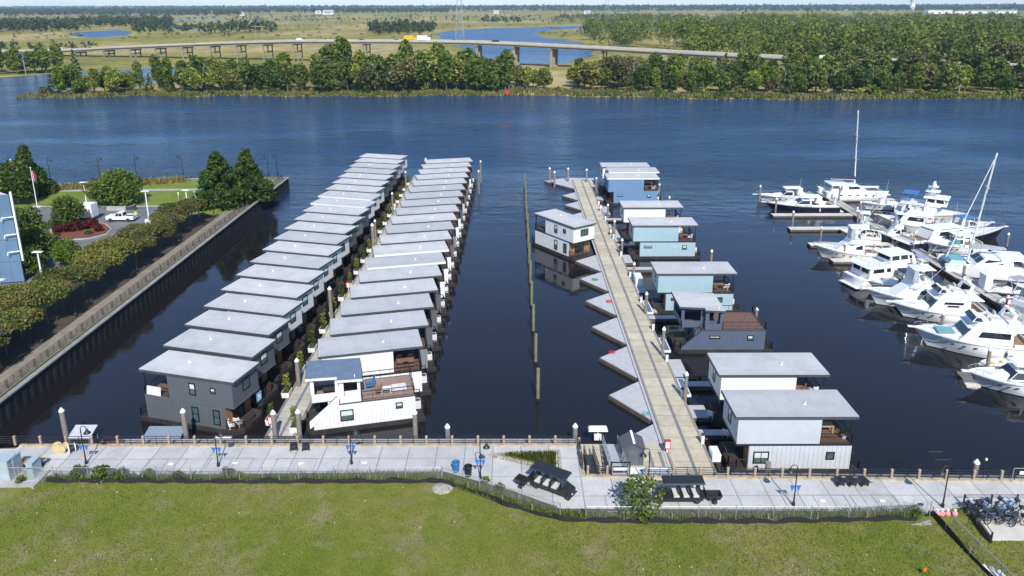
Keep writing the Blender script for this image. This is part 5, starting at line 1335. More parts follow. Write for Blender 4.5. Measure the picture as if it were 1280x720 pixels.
# ---- planter with rough stone kerb
pp = [P(613, 570.5, ZP), P(698.5, 566, ZP), P(700.5, 591, ZP)]
t = thing('stone_planter', 'triangular raised grass bed with a rough stone kerb', 'planter')
inn = [(pp[0][0] + .9, pp[0][1] + .02), (pp[1][0] - .3, pp[1][1] - .25), (pp[2][0] - .35, pp[2][1] + .55)]
obj('turf', MB().prism(inn, ZP, ZP + .22).mesh('turf', LAWN), t)
b = MB(); STONE = mat('rubble_stone', (.36, .33, .27), .9, .3, 3, stain=(.22, .20, .16), bumpy=.5)
for a, c in ((pp[0], pp[2]), (pp[2], pp[1]), (pp[1], pp[0])):
    n = int(math.dist(a, c) / .33)
    for i in range(n):
        q = (i + .5) / n; x, y = a[0] + (c[0] - a[0]) * q, a[1] + (c[1] - a[1]) * q
        b.obox((x + rt.uniform(-.04, .04), y + rt.uniform(-.04, .04), ZP + .14 + rt.uniform(-.03, .03)), (rt.uniform(.12, .19), rt.uniform(.10, .15), rt.uniform(.12, .17)), math.atan2(c[1] - a[1], c[0] - a[0]) + rt.uniform(-.3, .3))
obj('stone_kerb', b.mesh('stone_kerb', STONE), t)
def grass_tufts(n, sampler, hmin, hmax, wd, seed, z=0.):
    rr = np.random.default_rng(seed); XY = np.array([sampler(rr) for _ in range(n)]); X, Y = XY[:, 0], XY[:, 1]
    h = rr.uniform(hmin, hmax, n); a = rr.uniform(0, PI, n); w_ = rr.uniform(.4, 1, n) * wd
    dx, dy = np.cos(a) * w_, np.sin(a) * w_; l = rr.normal(size=(n, 2)) * (h * .35)[:, None]
    V = np.stack([np.stack([X - dx, Y - dy, 0 * X + z], -1), np.stack([X + dx, Y + dy, 0 * X + z], -1), np.stack([X + dx * .3 + l[:, 0], Y + dy * .3 + l[:, 1], z + h], -1), np.stack([X - dx * .4 + l[:, 0] * .8, Y - dy * .4 + l[:, 1] * .8, z + h * .92], -1)], 1).reshape(-1, 3)
    return V, np.arange(n * 4).reshape(n, 4)
def tri(rr):
    a, b_ = rr.random(), rr.random()
    if a + b_ > 1: a, b_ = 1 - a, 1 - b_
    return (inn[0][0] + a * (inn[1][0] - inn[0][0]) + b_ * (inn[2][0] - inn[0][0]), inn[0][1] + a * (inn[1][1] - inn[0][1]) + b_ * (inn[2][1] - inn[0][1]))
V, Fq = grass_tufts(1500, tri, .12, .38, .05, 1, ZP + .2)
obj('grass_blades', npmesh('grass_blades', V, Fq, foliage('bed_grass', (.05, .085, .015), (.08, .10, .025), (.16, .12, .05), sc=1.2, rnd=0)), t)
# ---- black silt barrier + chain-link fence + weeds
SILT = mat('silt_fabric', (.014, .014, .015), .75, .25, 1.5)
def silt(label, pts, h=.5):
    b = MB()
    for a, c in zip(pts, pts[1:]):
        n = max(2, int(math.dist(a, c) / .5)); px_ = None
        for i in range(n + 1):
            q = i / n; x, y = a[0] + (c[0] - a[0]) * q, a[1] + (c[1] - a[1]) * q
            hh = h * (.8 + .25 * math.sin(x * 1.7 + y) + .12 * math.sin(x * 4.1)); off = .07 * math.sin(x * 2.3)
            cur = ((x, y - .05 + off, ZP - .05), (x, y + .05 + off, ZP - .05), (x, y + .02 + off, ZP + hh), (x, y - .02 + off, ZP + hh))
            if px_: b.hexa([px_[0], cur[0], cur[1], px_[1], px_[3], cur[3], cur[2], px_[2]])
            px_ = cur
    t = thing('silt_barrier', label, 'silt barrier', (0, 0, 0)); obj('fabric', b.mesh('fabric', SILT), t)
    for a, c in zip(pts, pts[1:]):
        n = max(1, int(math.dist(a, c) / 3.4))
        for i in range(n): obj('stake', cached('stake', lambda: MB().box(-.025, .025, -.025, .025, 0, .85).mesh('stake', RAILPOST)), t, (a[0] + (c[0] - a[0]) * i / n, a[1] + (c[1] - a[1]) * i / n + .07, ZP))
    return t
silt('long black silt barrier between the lawn and the weeds', [P(x, y, ZP) for x, y in [(58, 603), (300, 604), (548, 603.5), (585, 613), (628, 631), (665, 641.5), (700, 651), (780, 653.5), (960, 654), (1145, 650)]])
silt('short black silt barrier running down beside the white pipes', [P(x, y, ZP) for x, y in [(1166, 645), (1182, 664), (1212, 696), (1238, 722), (1262, 748)]], .55)
def fence(label, pts, h, step=3.2):
    t = thing('chain_link_fence', label, 'fence', (0, 0, 0), 0, 'chain link fences')
    k = 0
    for a, c in zip(pts, pts[1:]):
        L = math.dist(a, c); ang = math.atan2(c[1] - a[1], c[0] - a[0]); n = max(1, round(L / step))
        obj('mesh_panel', MB().box(0, L, -.004, .004, .05, h - .04).mesh('mesh_panel', CHAIN), t, (*a, ZP), ang)
        obj('top_rail', MB().tube((0, 0, h), (L, 0, h), .028, n=6).mesh('top_rail', GALV), t, (*a, ZP), ang)
        for i in range(n + 1):
            if i == 0 and k: continue
            obj('post', cached(('fpost', h), lambda: MB().tube((0, 0, -.05), (0, 0, h + .08), .036, n=7).ball((0, 0, h + .1), .045, 6, 4).mesh('post', GALV)), t, (a[0] + (c[0] - a[0]) * i / n, a[1] + (c[1] - a[1]) * i / n, ZP))
        k += 1
    return t
fence('chain link fence along the weeds on the left side of the promenade', [P(x, y, ZP) for x, y in [(-60, 600), (240, 600.5), (552, 600)]], 1.25)
fence('chain link fence slanting past the long black carts', [P(x, y, ZP) for x, y in [(553, 600), (700, 646)]], 1.25)
fence('chain link fence along the weeds on the right side of the promenade', [P(x, y, ZP) for x, y in [(732, 650), (1060, 650), (1162, 644)]], 1.25)
fence('chain link fence running down the slope beside the white pipes', [P(x, y, ZP) for x, y in [(1190, 664), (1218, 692), (1250, 724), (1275, 748)]], 1.2)
def strip(pts):
    seg = [(a, c, math.dist(a[:2], c[:2])) for a, c in zip(pts, pts[1:])]; tot = sum(s[2] for s in seg)
    def f(rr):
        u = rr.random() * tot
        for a, c, L in seg:
            if u < L: break
            u -= L
        q = min(1, u / L); wd = a[2] + (c[2] - a[2]) * q
        return (a[0] + (c[0] - a[0]) * q, a[1] + (c[1] - a[1]) * q + rr.random() ** 1.2 * wd)
    return f
wl = [(*P(60, 603, ZP), .95), (*P(300, 603, ZP), .85), (*P(548, 602, ZP), 1.05), (*P(628, 630, ZP), 1.1), (*P(700, 650, ZP), .9), (*P(780, 652, ZP), .8), (*P(1150, 649, ZP), 1.1)]
V, Fq = grass_tufts(9500, strip(wl), .12, .6, .06, 3, ZP)
tag(obj('weeds', npmesh('weeds', V, Fq, foliage('weed_blades', (.11, .165, .03), (.165, .21, .05), (.28, .26, .12), sc=.6, rnd=0))), None, None, None, 'stuff')
rr_ = np.random.default_rng(12)
# short turf blades over the nearest lawn break up its surface
def lawn_s(rr):
    x = rr.uniform(-42, 42); yt = np.interp(x, [-44.6, -6.6, -.9, 3.9, 32.9, 60], [56.7, 56.6, 53.6, 51.5, 51.3, 51.3]); return (x, yt - .05 - (yt - 41) * rr.random())
V, Fq = grass_tufts(60000, lawn_s, .05, .15, .05, 5, ZP - .01)
tag(obj('lawn_grass', npmesh('lawn_grass', V, Fq, LAWN if 0 else foliage('lawn_blades', (.10, .152, .014), (.165, .192, .03), (.24, .222, .065), sc=.35, rnd=0, trans=.15))), None, None, None, 'stuff')
q = MB(); ry = random.Random(44)
for k in range(60):
    x = ry.uniform(-40, 40); yt = float(np.interp(x, [-44.6, -6.6, -.9, 3.9, 32.9, 60], [56.7, 56.6, 53.6, 51.5, 51.3, 51.3])); y = ry.uniform(44, yt - .3); r_ = ry.uniform(.02, .055)
    q.obox((x, y, ZP + .06), (r_, r_ * ry.uniform(.5, 1), .04), ry.uniform(0, 3))
tag(obj('lawn_litter', q.mesh('lawn_litter', mat('pale_litter', (.42, .40, .34), .8, .2, 2))), None, None, None, 'stuff')
# weedy ground and little bushes
struct('weed_bed', MB().prism([P(55, 604, ZP), P(300, 603.5, ZP), P(548, 603, ZP), P(628, 631, ZP), P(700, 651, ZP), P(960, 653.5, ZP), P(1150, 650, ZP), P(1158, 640, ZP), P(700, 636, ZP), P(640, 613, ZP), P(556, 590, ZP), P(55, 595, ZP)], ZP - .1, ZP + .03).mesh('weed_bed', lawn_mat('weed_soil', (.06, .075, .03), (.09, .10, .04), (.17, .15, .10), (.24, .21, .16))))
CACHE['bush'] = tree_meshes('bush', 1.6, 2.0, 81, .12, 330, 8, clear=.02)
CACHE['bush2'] = tree_meshes('bush2', 1.1, 1.8, 82, .11, 330, 7, clear=.02)
for px, py, k, sc, fol, lb in [(100, 597, 'bush', .8, 'weed', 'weedy bush at the fence below the cable reels'), (128, 600, 'bush', .95, 'weed', 'tall straggly bush at the left fence'), (150, 598, 'bush2', .9, 'dark', 'low dark bush at the left fence'), (185, 598, 'bush2', .8, 'weed', 'low bush at the left fence beside the lamp shadow'), (222, 599, 'bush2', .7, 'olive', 'small grey green bush at the fence'),
                           (285, 596, 'bush2', .85, 'weed', 'bush at the fence under the second street lamp'), (300, 599, 'bush2', .6, 'olive', 'scrubby bush just right of the second street lamp'), (26, 603, 'bush2', .55, 'weed', 'small bush at the utility cabinets'), (607, 604, 'bush2', .55, 'broad', 'small bush at the foot of the pennant lamp'), (625, 615, 'bush2', .7, 'olive', 'grey green bush by the slanting fence'),
                           (1144, 645, 'bush2', .75, 'bright', 'yellow green bush at the right end of the fence'), (805, 652, 'bush2', .8, 'bright', 'yellow green bush under the promenade tree'), (690, 645, 'bush2', .6, 'weed', 'weedy bush at the fence bend')]:
    tree('bush', k, lb, 'bush', (*P(px, py, ZP), ZP), fol, None, rt.uniform(0, 6), sc)
CACHE['sapling'] = tree_meshes('sapling', 3.6, 4.3, 83, .15, 85, 15, clear=.16, trunk_r=.07)
tree('promenade_tree', 'sapling', 'bushy young tree beside the parked black cart on the promenade', 'tree', (*P(799, 644, ZP), ZP), 'weed', None, .6, 1.0)
# ---- long passenger carts and their trailers
CARTBLK = mat('cart_black', (.022, .022, .024), .35, .15, 2)
SEATW = mat('cart_seat', (.58, .57, .55), .6, .08, 3)
def wheel(parent, x, y, r=.26, w_=.16):
    o = obj('wheel', cached(('whl', r, w_), lambda: MB().tube((0, -w_ / 2, 0), (0, w_ / 2, 0), r, r, 16).mesh('wheel', mat('tyre', (.015, .015, .016), .85, .15, 4))), parent, (x, y, r))
    obj('rim', cached(('rim', r, w_), lambda: MB().tube((0, -w_ / 2 - .01, 0), (0, w_ / 2 + .01, 0), r * .55, r * .55, 12).mesh('rim', CHAR)), o); return o
def cart(label, X, Y, rz, rows):
    t = thing('passenger_cart', label, 'golf cart', (X, Y, ZP + .02), rz, 'black passenger carts')
    L = 1.3 + rows * .82; x0 = -L / 2
    b = MB().hexa([(x0, -.6, .3), (L / 2 - .1, -.6, .3), (L / 2 - .1, .6, .3), (x0, .6, .3), (x0, -.62, .62), (L / 2 - .9, -.62, .62), (L / 2 - .9, .62, .62), (x0, .62, .62)])
    b.hexa([(L / 2 - .95, -.6, .4), (L / 2 + .15, -.5, .4), (L / 2 + .15, .5, .4), (L / 2 - .95, .6, .4), (L / 2 - .85, -.6, .98), (L / 2 - .05, -.46, .78), (L / 2 - .05, .46, .78), (L / 2 - .85, .6, .98)])
    obj('body', b.mesh('body', CARTBLK), t)
    for r in range(rows):
        x = x0 + .35 + r * .82
        s_ = obj('bench_seat', MB().box(x - .05, x + .42, -.55, .55, .62, .80).mesh('bench_seat', SEATW), t)
        obj('seat_back', MB().hexa(hexcab(x - .12, x, .55, .55, .80, 1.22, .0, -.08, 1.)).mesh('seat_back', CARTBLK), s_)
    obj('roof', MB().hexa(hexcab(x0 - .15, L / 2 - .45, .64, .64, 1.86, 1.98, .08, .08, .9)).mesh('roof', CARTBLK), t)
    for x in (x0 + .02, L / 2 - .85):
        for y in (-.55, .55): obj('roof_post', cached('rp', lambda: MB().tube((0, 0, .6), (0, 0, 1.88), .025, n=6).mesh('roof_post', CARTBLK)), t, (x, y, 0))
    obj('windscreen', MB().hexa([(L / 2 - .86, -.52, .98), (L / 2 - .84, -.52, .98), (L / 2 - .84, .52, .98), (L / 2 - .86, .52, .98), (L / 2 - .72, -.5, 1.85), (L / 2 - .70, -.5, 1.85), (L / 2 - .70, .5, 1.85), (L / 2 - .72, .5, 1.85)][::1]).mesh('windscreen', glass('cart_glass', (.10, .11, .11), .05)), t)
    obj('steering_wheel', MB().ring((L / 2 - 1.05, .28, 1.1), (-1, 0, .6), .17, .015, 14, 5).mesh('steering_wheel', BLACK), t)
    for x in (x0 + .45, L / 2 - .25):
        for y in (-.5, .5): wheel(t, x, y)
    for y in (-.36, .36): obj('headlight', MB().ball((L / 2 + .1, y, .62), (.06, .09, .07), 8, 5).mesh('headlight', SEATW), t)
    obj('rear_tank', MB().box(x0 - .35, x0, -.5, .5, .45, .62).box(x0 - .35, x0 - .3, -.5, .5, .62, .9).mesh('rear_tank', CARTBLK), t); return t
def trailer(label, X, Y, rz):
    t = thing('dump_cart', label, 'cart trailer', (X, Y, ZP + .02), rz, 'black tub trailers')
    q = MB(); p0 = hexcab(-.45, .4, .30, .30, .36, .80, -.22, -.15, 1.45); p1 = hexcab(-.40, .35, .26, .26, .42, .81, -.2, -.13, 1.5)
    q.add(p0[:4] + p0[4:], [(3, 2, 1, 0), (0, 1, 5, 4), (1, 2, 6, 5), (2, 3, 7, 6), (3, 0, 4, 7)]); q.add(p1, [(0, 1, 2, 3), (4, 5, 1, 0), (5, 6, 2, 1), (6, 7, 3, 2), (7, 4, 0, 3)])
    q.add(p0[4:] + p1[4:], [(0, 1, 5, 4), (1, 2, 6, 5), (2, 3, 7, 6), (3, 0, 4, 7)])
    obj('tub', q.mesh('tub', CARTBLK), t); obj('axle', MB().tube((0, -.4, .2), (0, .4, .2), .02).box(-.1, .1, -.2, .2, .2, .38).mesh('axle', BLACK), t)
    for y in (-.38, .38): wheel(t, 0, y, .2, .1)
    obj('drawbar', MB().tube((.3, 0, .38), (1.15, 0, .42), .025).mesh('drawbar', BLACK), t); return t
a, c = P(672, 606, ZP), P(712, 621, ZP); an = math.atan2(c[1] - a[1], c[0] - a[0])
cart('long black passenger cart parked below the stone planter', (a[0] + c[0]) / 2, (a[1] + c[1]) / 2, an, 3)
trailer('black tub trailer hitched behind the cart below the stone planter', *P(653, 608, ZP), an)
a, c = P(872, 625, ZP), P(824, 625, ZP)
cart('long black passenger cart parked beside the promenade tree', (a[0] + c[0]) / 2, (a[1] + c[1]) / 2, PI, 3)
trailer('black tub trailer right of the cart by the promenade tree', *P(892, 627, ZP), PI)
# ---- gangway landing
d = thing('landing_dock', 'beige panelled landing float with a grey shed, below the promenade', 'dock')
obj('float', MB().box(6.6, 14.4, 57.9, 64.6, .05, .6).mesh('float', DOCKEDGE), d)
obj('planking', MB().box(6.65, 14.4, 57.9, 64.55, .6, .67).mesh('planking', PLANK_BEIGE), d)
obj('cable_tray', MB().box(12.9, 13.2, 58.2, 63.2, .67, .69).box(13.9, 14.2, 58.2, 63.2, .67, .69).box(9.6, 9.9, 58, 64.5, .67, .69).mesh('cable_tray', GROOVE), d)
def gangway(label, x0, x1, y0, y1, z0, z1, m, deckm):
    t = thing('gangway', label, 'gangway', (0, 0, 0), 0, 'gangways')
    obj('walkway', MB().hexa([(x0, y0, z0 - .08), (x1, y0, z0 - .08), (x1, y1, z1 - .08), (x0, y1, z1 - .08), (x0, y0, z0), (x1, y0, z0), (x1, y1, z1), (x0, y1, z1)]).mesh('walkway', deckm), t)
    for x in (x0, x1):
        q = MB(); n = 6; pt = [(x, y0 + (y1 - y0) * i / n, z0 + (z1 - z0) * i / n) for i in range(n + 1)]
        up = [(p[0], p[1], p[2] + 1.0) for p in pt]
        q.path(pt, .045, 6).path(up, .04, 6).path([(p[0], p[1], p[2] + .5) for p in pt], .02, 5)
        for i in range(n + 1): q.tube(pt[i], up[i], .028, n=5)
        for i in range(n): q.tube(pt[i], up[i + 1], .02, n=5)
        obj('side_truss', q.mesh('side_truss', m), t)
    return t
gangway('light metal gangway with truss sides down to the landing float', 8.75, 10.15, 57.3, 64.3, ZP + .15, .82, GALV, mat('gangway_grating', (.48, .48, .47), .6, .12, 2))
gangway('narrow black gangway at the corner of the landing', 6.75, 7.6, 57.5, 62.6, ZP + .1, .8, BLACK, BLACK)
t = thing('gangway_gate', 'black and white security gate at the head of the light gangway', 'gate', (9.45, 57.35, ZP))
obj('frame', MB().box(-.85, -.76, -.05, .05, 0, 1.5).box(.76, .85, -.05, .05, 0, 1.5).box(-.85, .85, -.05, .05, 1.42, 1.5).mesh('frame', BLACK), t)
obj('leaf', MB().box(-.74, .74, -.02, .02, .12, .2).box(-.74, .74, -.02, .02, .55, .62).box(-.74, .74, -.02, .02, 1.0, 1.07).mesh('leaf', BLACK), t)
obj('notice', MB().box(-.6, .5, -.035, -.022, .68, .95).mesh('notice', WHITE), t)
t = thing('storage_shed', 'small dark grey gabled shed on the landing float', 'shed', (11.2, 61.9, .67))
SH = siding('shed_boards', (.10, .11, .13), 'X', .3)
obj('wall', MB().xprism([(-.95, 0), (.95, 0), (.95, 1.75), (0, 2.3), (-.95, 1.75)], -.9, 1.0).mesh('wall', SH), t)
r = obj('roof', MB().hexa([(-1.1, -1.05, 1.68), (0, -1.05, 2.32), (0, 1.15, 2.32), (-1.1, 1.15, 1.68), (-1.1, -1.05, 1.76), (0, -1.05, 2.40), (0, 1.15, 2.40), (-1.1, 1.15, 1.76)]).hexa([(0, -1.05, 2.32), (1.1, -1.05, 1.68), (1.1, 1.15, 1.68), (0, 1.15, 2.32), (0, -1.05, 2.40), (1.1, -1.05, 1.76), (1.1, 1.15, 1.76), (0, 1.15, 2.40)]).mesh('roof', mat('shed_shingles', (.085, .09, .10), .8, .15, 4)), t)
obj('ridge_vent', MB().box(-.11, .11, -1.06, 1.16, 2.39, 2.45).mesh('ridge_vent', WHITE), r)
obj('door', MB().box(-.45, .45, -.93, -.9, .05, 1.7).mesh('door', mat('shed_door', (.12, .13, .15), .6)), t)
t = thing('ice_freezer', 'long white box counter with a blue diamond sign behind the railing', 'counter', (12.0, 58.6, .67))
obj('body', MB().box(-1.9, 1.9, -.4, .4, 0, 1.05).mesh('body', WHITE), t); obj('lid', MB().box(-1.95, -.7, -.45, .45, 1.05, 1.12).box(-.66, 1.95, -.45, .45, 1.05, 1.12).mesh('lid', GEL), t)
obj('sign_diamond', MB().prism([(-.2, -.33), (.3, 0), (-.2, .33), (-.7, 0)], 1.125, 1.14).mesh('sign_diamond', mat('sign_blue', (.17, .27, .42), .5)), t)
t = thing('service_canopy', 'small white flat canopy on a post at the water end of the landing', 'canopy', (*P(747, 549, .67), .67))
obj('post', MB().tube((0, 0, 0), (0, 0, 1.1), .08).box(-.35, .35, -.2, .2, 0, .5).mesh('post', WHITE), t); obj('roof', MB().hexa(hexcab(-.95, .95, .45, .45, 1.1, 1.28, .12, .12, .85)).mesh('roof', WHITE), t)
t = thing('fuel_cabinet', 'black upright cabinet on the landing beside the gangway', 'cabinet', (10.6, 62.6, .67)); obj('body', MB().box(-.28, .28, -.3, .3, 0, 1.3).mesh('body', CHAR), t); obj('door', MB().box(-.22, .22, -.33, -.3, .1, 1.2).mesh('door', BLACK), t)
# ---- black wheeled barrows by the rail
def dockcart(label, X, Y, rz):
    t = thing('dock_barrow', label, 'barrow', (X, Y, ZP + .02), rz, 'black barrows by the railing')
    obj('tub', cached('dbt', lambda: MB().hexa(hexcab(-.35, .35, .24, .24, .3, .62, -.1, -.06, 1.25)).mesh('tub', CARTBLK)), t)
    obj('handle', cached('dbh', lambda: MB().path([(-.35, -.25, .55), (-.8, -.25, .85), (-.8, .25, .85), (-.35, .25, .55)], .022).tube((.25, 0, .3), (.25, 0, .02), .025).mesh('handle', BLACK)), t)
    for y in (-.3, .3): wheel(t, -.1, y, .17, .07)
for px, py, lb in [(367.5, 563, 'left one of two black barrows at the railing before the dock foot'), (382.5, 563, 'right one of two black barrows at the railing before the dock foot'), (1049, 607, 'leftmost of three black barrows right of the light grey home'), (1064, 607, 'middle of three black barrows right of the light grey home'), (1079, 607, 'rightmost of three black barrows right of the light grey home')]:
    dockcart(lb, *P(px, py, ZP), PI / 2 + .2)
# ---- thin rectangular outlines, built as flat frames on the paving
for px0, px1, yb, yt, lb in [(177, 225, 588, 574, 'below the grey boat lift roof'), (255, 309, 588, 573, 'under the second street lamp'), (340, 391, 588, 573.5, 'before the left dock foot'), (421, 470, 588, 572.5, 'under the third street lamp'), (760, 800, 640, 619.5, 'left of the promenade tree'), (988, 1050, 640, 619, 'under the light grey home lamp'), (1074, 1112, 637, 619, 'before the three barrows')]:
    a, bq, c, d_ = P(px0, yb, ZP), P(px1, yb, ZP), P(px1 + 4, yt, ZP), P(px0 + (12 if px0 < 640 else -4), yt, ZP)
    x0, x1, y0, y1 = min(a[0], d_[0]), max(bq[0], c[0]), a[1], d_[1]
    t = thing('paving_outline', 'thin rectangular outline lying on the paving ' + lb, 'fence panel', (0, 0, ZP + .05), 0, 'thin outlines lying on the paving')
    obj('frame', MB().path([(x0, y0, 0), (x1, y0, 0), (x1, y1, 0), (x0, y1, 0), (x0, y0, 0)], .02, 5).tube(((x0 + x1) / 2, y0, 0), ((x0 + x1) / 2, y1, 0), .014, n=4).mesh('frame', GALV), t)
    obj('tag_plate', MB().box((x0 + x1) / 2 + .3, (x0 + x1) / 2 + .75, y1 - 1.0, y1 - .72, .02, .05).mesh('tag_plate', WHITE), t)
# ---- left corner: cabinets, reels
CAB = mat('utility_cabinet', (.36, .43, .45), .5, .08, 1.5)
for px, py, hx, hy, h, lb in [(8, 596, .75, .6, 1.85, 'large pale blue utility cabinet at the left end of the promenade'), (19, 591, .4, .55, 1.75, 'narrow pale blue utility cabinet behind the large one'), (44, 592, .28, .6, 1.35, 'slim pale utility cabinet between the large ones and the blue reel')]:
    t = thing('utility_cabinet', lb, 'utility cabinet', (*P(px, py, ZP), ZP + .02)); obj('body', MB().box(-hx, hx, -hy, hy, .1, h).mesh('body', CAB), t)
    obj('plinth', MB().box(-hx - .08, hx + .08, -hy - .08, hy + .08, 0, .1).mesh('plinth', CONC), t); obj('lid', MB().box(-hx - .05, hx + .05, -hy - .05, hy + .05, h, h + .07).mesh('lid', CAB), t); obj('door', MB().box(-hx + .06, hx - .06, -hy - .025, -hy, .2, h - .1).mesh('door', CAB), t)
t = thing('utility_pad', 'concrete kerbed pad under the pale blue utility cabinets', 'pad', (*P(30, 598, ZP), ZP)); obj('slab', MB().box(-2.2, 1.6, -1.3, .9, 0, .035).mesh('slab', CONC), t); obj('kerb', MB().box(1.6, 1.75, -1.5, 1.0, 0, .2).mesh('kerb', CONC), t)
def reel(label, X, Y, rz, m1, m2, flat=False):
    t = thing('cable_reel', label, 'cable reel', (X, Y, ZP + .42), rz)
    ax = (0, 0, 1) if flat else (0, 1, 0)
    A = lambda s_: tuple(q * s_ for q in ax)
    for s_ in (-.26, .26): obj('flange', MB().tube(A(s_ - .03), A(s_ + .03), .42, .42, 20).mesh('flange', m1), t)
    obj('drum', MB().tube(A(-.24), A(.24), .27, .27, 16).mesh('drum', m2), t)
    if flat: t.location.z = ZP + .31
REELW = mat('reel_plywood', (.55, .43, .24), .75, .15, 2)
reel('plywood cable reel by the piling, left one of the pair', *P(72.5, 564, ZP), .5, REELW, REELW); reel('plywood cable reel by the piling, right one of the pair', *P(81, 564.5, ZP), -.3, REELW, REELW); reel('black and white cable reel at the railing near the plywood reels', *P(90.5, 565, ZP), -.9, WHITE, BLACK)
reel('wooden reel wound with blue cable beside the slim utility cabinet', *P(53.5, 581, ZP), 0, REELW, mat('blue_cable', (.02, .06, .32), .6), True)
reel('brown wooden reel lying between the utility cabinets', *P(35, 583, ZP), 0, mat('brown_reel', (.34, .19, .09), .75), BLACK, True)
# ---- boat-lift roofs behind the left railing
LIFT = siding('lift_roof', (.20, .26, .32), 'X', .5)
def liftroof(label, x0, x1, y0, y1, z, m):
    t = thing('boat_lift', label, 'boat lift', (0, 0, 0))
    obj('roof', MB().hexa([(x0, y0, z), (x1, y0, z), (x1, y1, z + .5), (x0, y1, z + .5), (x0, y0, z + .08), (x1, y0, z + .08), (x1, y1, z + .58), (x0, y1, z + .58)]).mesh('roof', m), t)
    for x in (x0 + .15, x1 - .15):
        for y, zz in ((y0 + .15, z), (y1 - .15, z + .46)): obj('post', MB().tube((x, y, -.5), (x, y, zz), .06).mesh('post', GALV), t)
    obj('cradle', MB().box(x0 + .2, x1 - .2, y0 + .2, y1 - .2, .3, .5).mesh('cradle', CHAR), t)
liftroof('boat lift with ribbed slate roof behind the railing by the dark grey home', -36.4, -32.7, 64.6, 66.9, .75, LIFT)
liftroof('small pale roofed boat lift beside the tall piling at the left', -43.9, -41.7, 65.4, 67.1, .8, mat('lift_pale', (.45, .48, .52), .6))
t = thing('jet_ski', 'red jet ski on a float behind the left railing', 'jet ski', (-39.3, 65.2, .3), .1); obj('hull', MB().hexa(hexcab(-1.2, 1.3, .4, .15, 0, .5, .2, .1, 1.1)).mesh('hull', mat('red_hull', (.30, .07, .06), .4)), t); obj('seat', MB().box(-.8, .3, -.18, .18, .5, .8).mesh('seat', BLACK), t); obj('handlebar', MB().tube((.35, -.35, 1.0), (.35, .35, 1.0), .025).tube((.3, 0, .6), (.35, 0, 1.), .05).mesh('handlebar', BLACK), t)
for k, x in enumerate((-28.5, -27.7)):
    t = thing('water_tote', ('left' if k == 0 else 'right') + ' one of two white ribbed tubs behind the railing by the second lamp', 'tub', (x, 64.2, .55), 0, 'white tubs behind the railing'); obj('body', MB().hexa(hexcab(-.35, .35, .4, .4, 0, .95, -.03, -.03, 1.08)).mesh('body', WHITE), t); obj('rim', MB().box(-.42, .42, -.46, .46, .95, 1.05).mesh('rim', WHITE), t)
# ---- planters along the long dock
POT = mat('planter_white', (.72, .72, .70), .6, .06, 2)
CACHE['dwarf'] = tree_meshes('dwarf', 1.9, 1.0, 91, .1, 170, 9, 'tall', clear=.3, trunk_r=.03)
CACHE['herb'] = tree_meshes('herb', .45, 1.0, 92, .08, 260, 6, clear=.02)
def planter(label, X, Y, k):
    t = thing('dock_planter', label, 'planter', (X, Y, .68), 0, 'white planters on the long dock')
    obj('trough', cached('tr', lambda: MB().hexa(hexcab(-.38, .38, .6, .6, 0, .62, -.05, -.05, 1.08)).mesh('trough', POT)), t)
    obj('soil', cached('so', lambda: MB().box(-.37, .37, -.6, .6, .6, .635).mesh('soil', mat('potting_soil', (.05, .04, .03), .95))), t)
    h = obj('herb', CACHE['herb'][0], t, (0, 0, .6), mt=FOL['bright'])
    s_ = obj('shrub', CACHE['dwarf'][0], t, (0, .1, .62), rt.uniform(0, 6), mt=FOL['pale' if k % 3 else 'dark']); obj('stem', CACHE['dwarf'][1], s_); s_.scale = (rt.uniform(.8, 1.2),) * 3
for k in range(20): planter('white planter with small tree, left edge of the long dock, ' + (ORD[k] + ' from the promenade' if k else 'nearest the promenade'), -24.75, 68.6 + 5.56 * k, k)
for k in range(1, 20, 1): planter('white planter with small tree, right edge of the long dock, ' + (ORD[k] + ' from the promenade' if k else ''), -21.75, 71.9 + 5.57 * k, k)
planter('white planter on the right of the long dock foot before the white roof deck home', -21.9, 67.2, 1)
# ---- patio pieces on decks and balconies
WICK = mat('pale_wicker', (.58, .54, .48), .8, .12, 5); RATTAN = mat('brown_rattan', (.22, .12, .07), .75, .2, 5)
def chair(label, X, Y, Z, rz, m, group=None, sc=1.):
    t = thing('patio_chair', label, 'chair', (X, Y, Z), rz, group); t.scale = (sc,) * 3
    obj('seat', cached(('cs', m.name), lambda: MB().box(-.3, .3, -.3, .3, .32, .44).mesh('seat', m)), t); obj('backrest', cached(('cb', m.name), lambda: MB().hexa(hexcab(-.34, -.24, .32, .32, .4, .98, .1, -.1, .9)).mesh('backrest', m)), t)
    for sy_ in (-1, 1):
        obj('armrest', cached(('ca', m.name), lambda: MB().box(-.3, .3, -.05, .05, .56, .64).mesh('armrest', m)), t, (0, .3 * sy_, 0))
        for sx_ in (-1, 1): obj('leg', cached(('cl', m.name), lambda: MB().tube((0, 0, 0), (0, 0, .57), .03).mesh('leg', m)), t, (.26 * sx_, .28 * sy_, 0))
def table(label, X, Y, Z, rz, m, lx=1.5, ly=.85, h=.74):
    t = thing('patio_table', label, 'table', (X, Y, Z), rz); obj('table_top', MB().box(-lx / 2, lx / 2, -ly / 2, ly / 2, h - .05, h).mesh('table_top', m), t)
    for sx_ in (-1, 1):
        for sy_ in (-1, 1): obj('leg', cached(('tl', m.name, h), lambda: MB().box(-.04, .04, -.04, .04, 0, h - .05).mesh('leg', m)), t, (sx_ * (lx / 2 - .1), sy_ * (ly / 2 - .1), 0))
def lc(X, Y, rz, x, y): return (X + x * math.cos(rz) - y * math.sin(rz), Y + x * math.sin(rz) + y * math.cos(rz))
ZB = 3.24
h1 = (A0[0], A0[1], RZL)
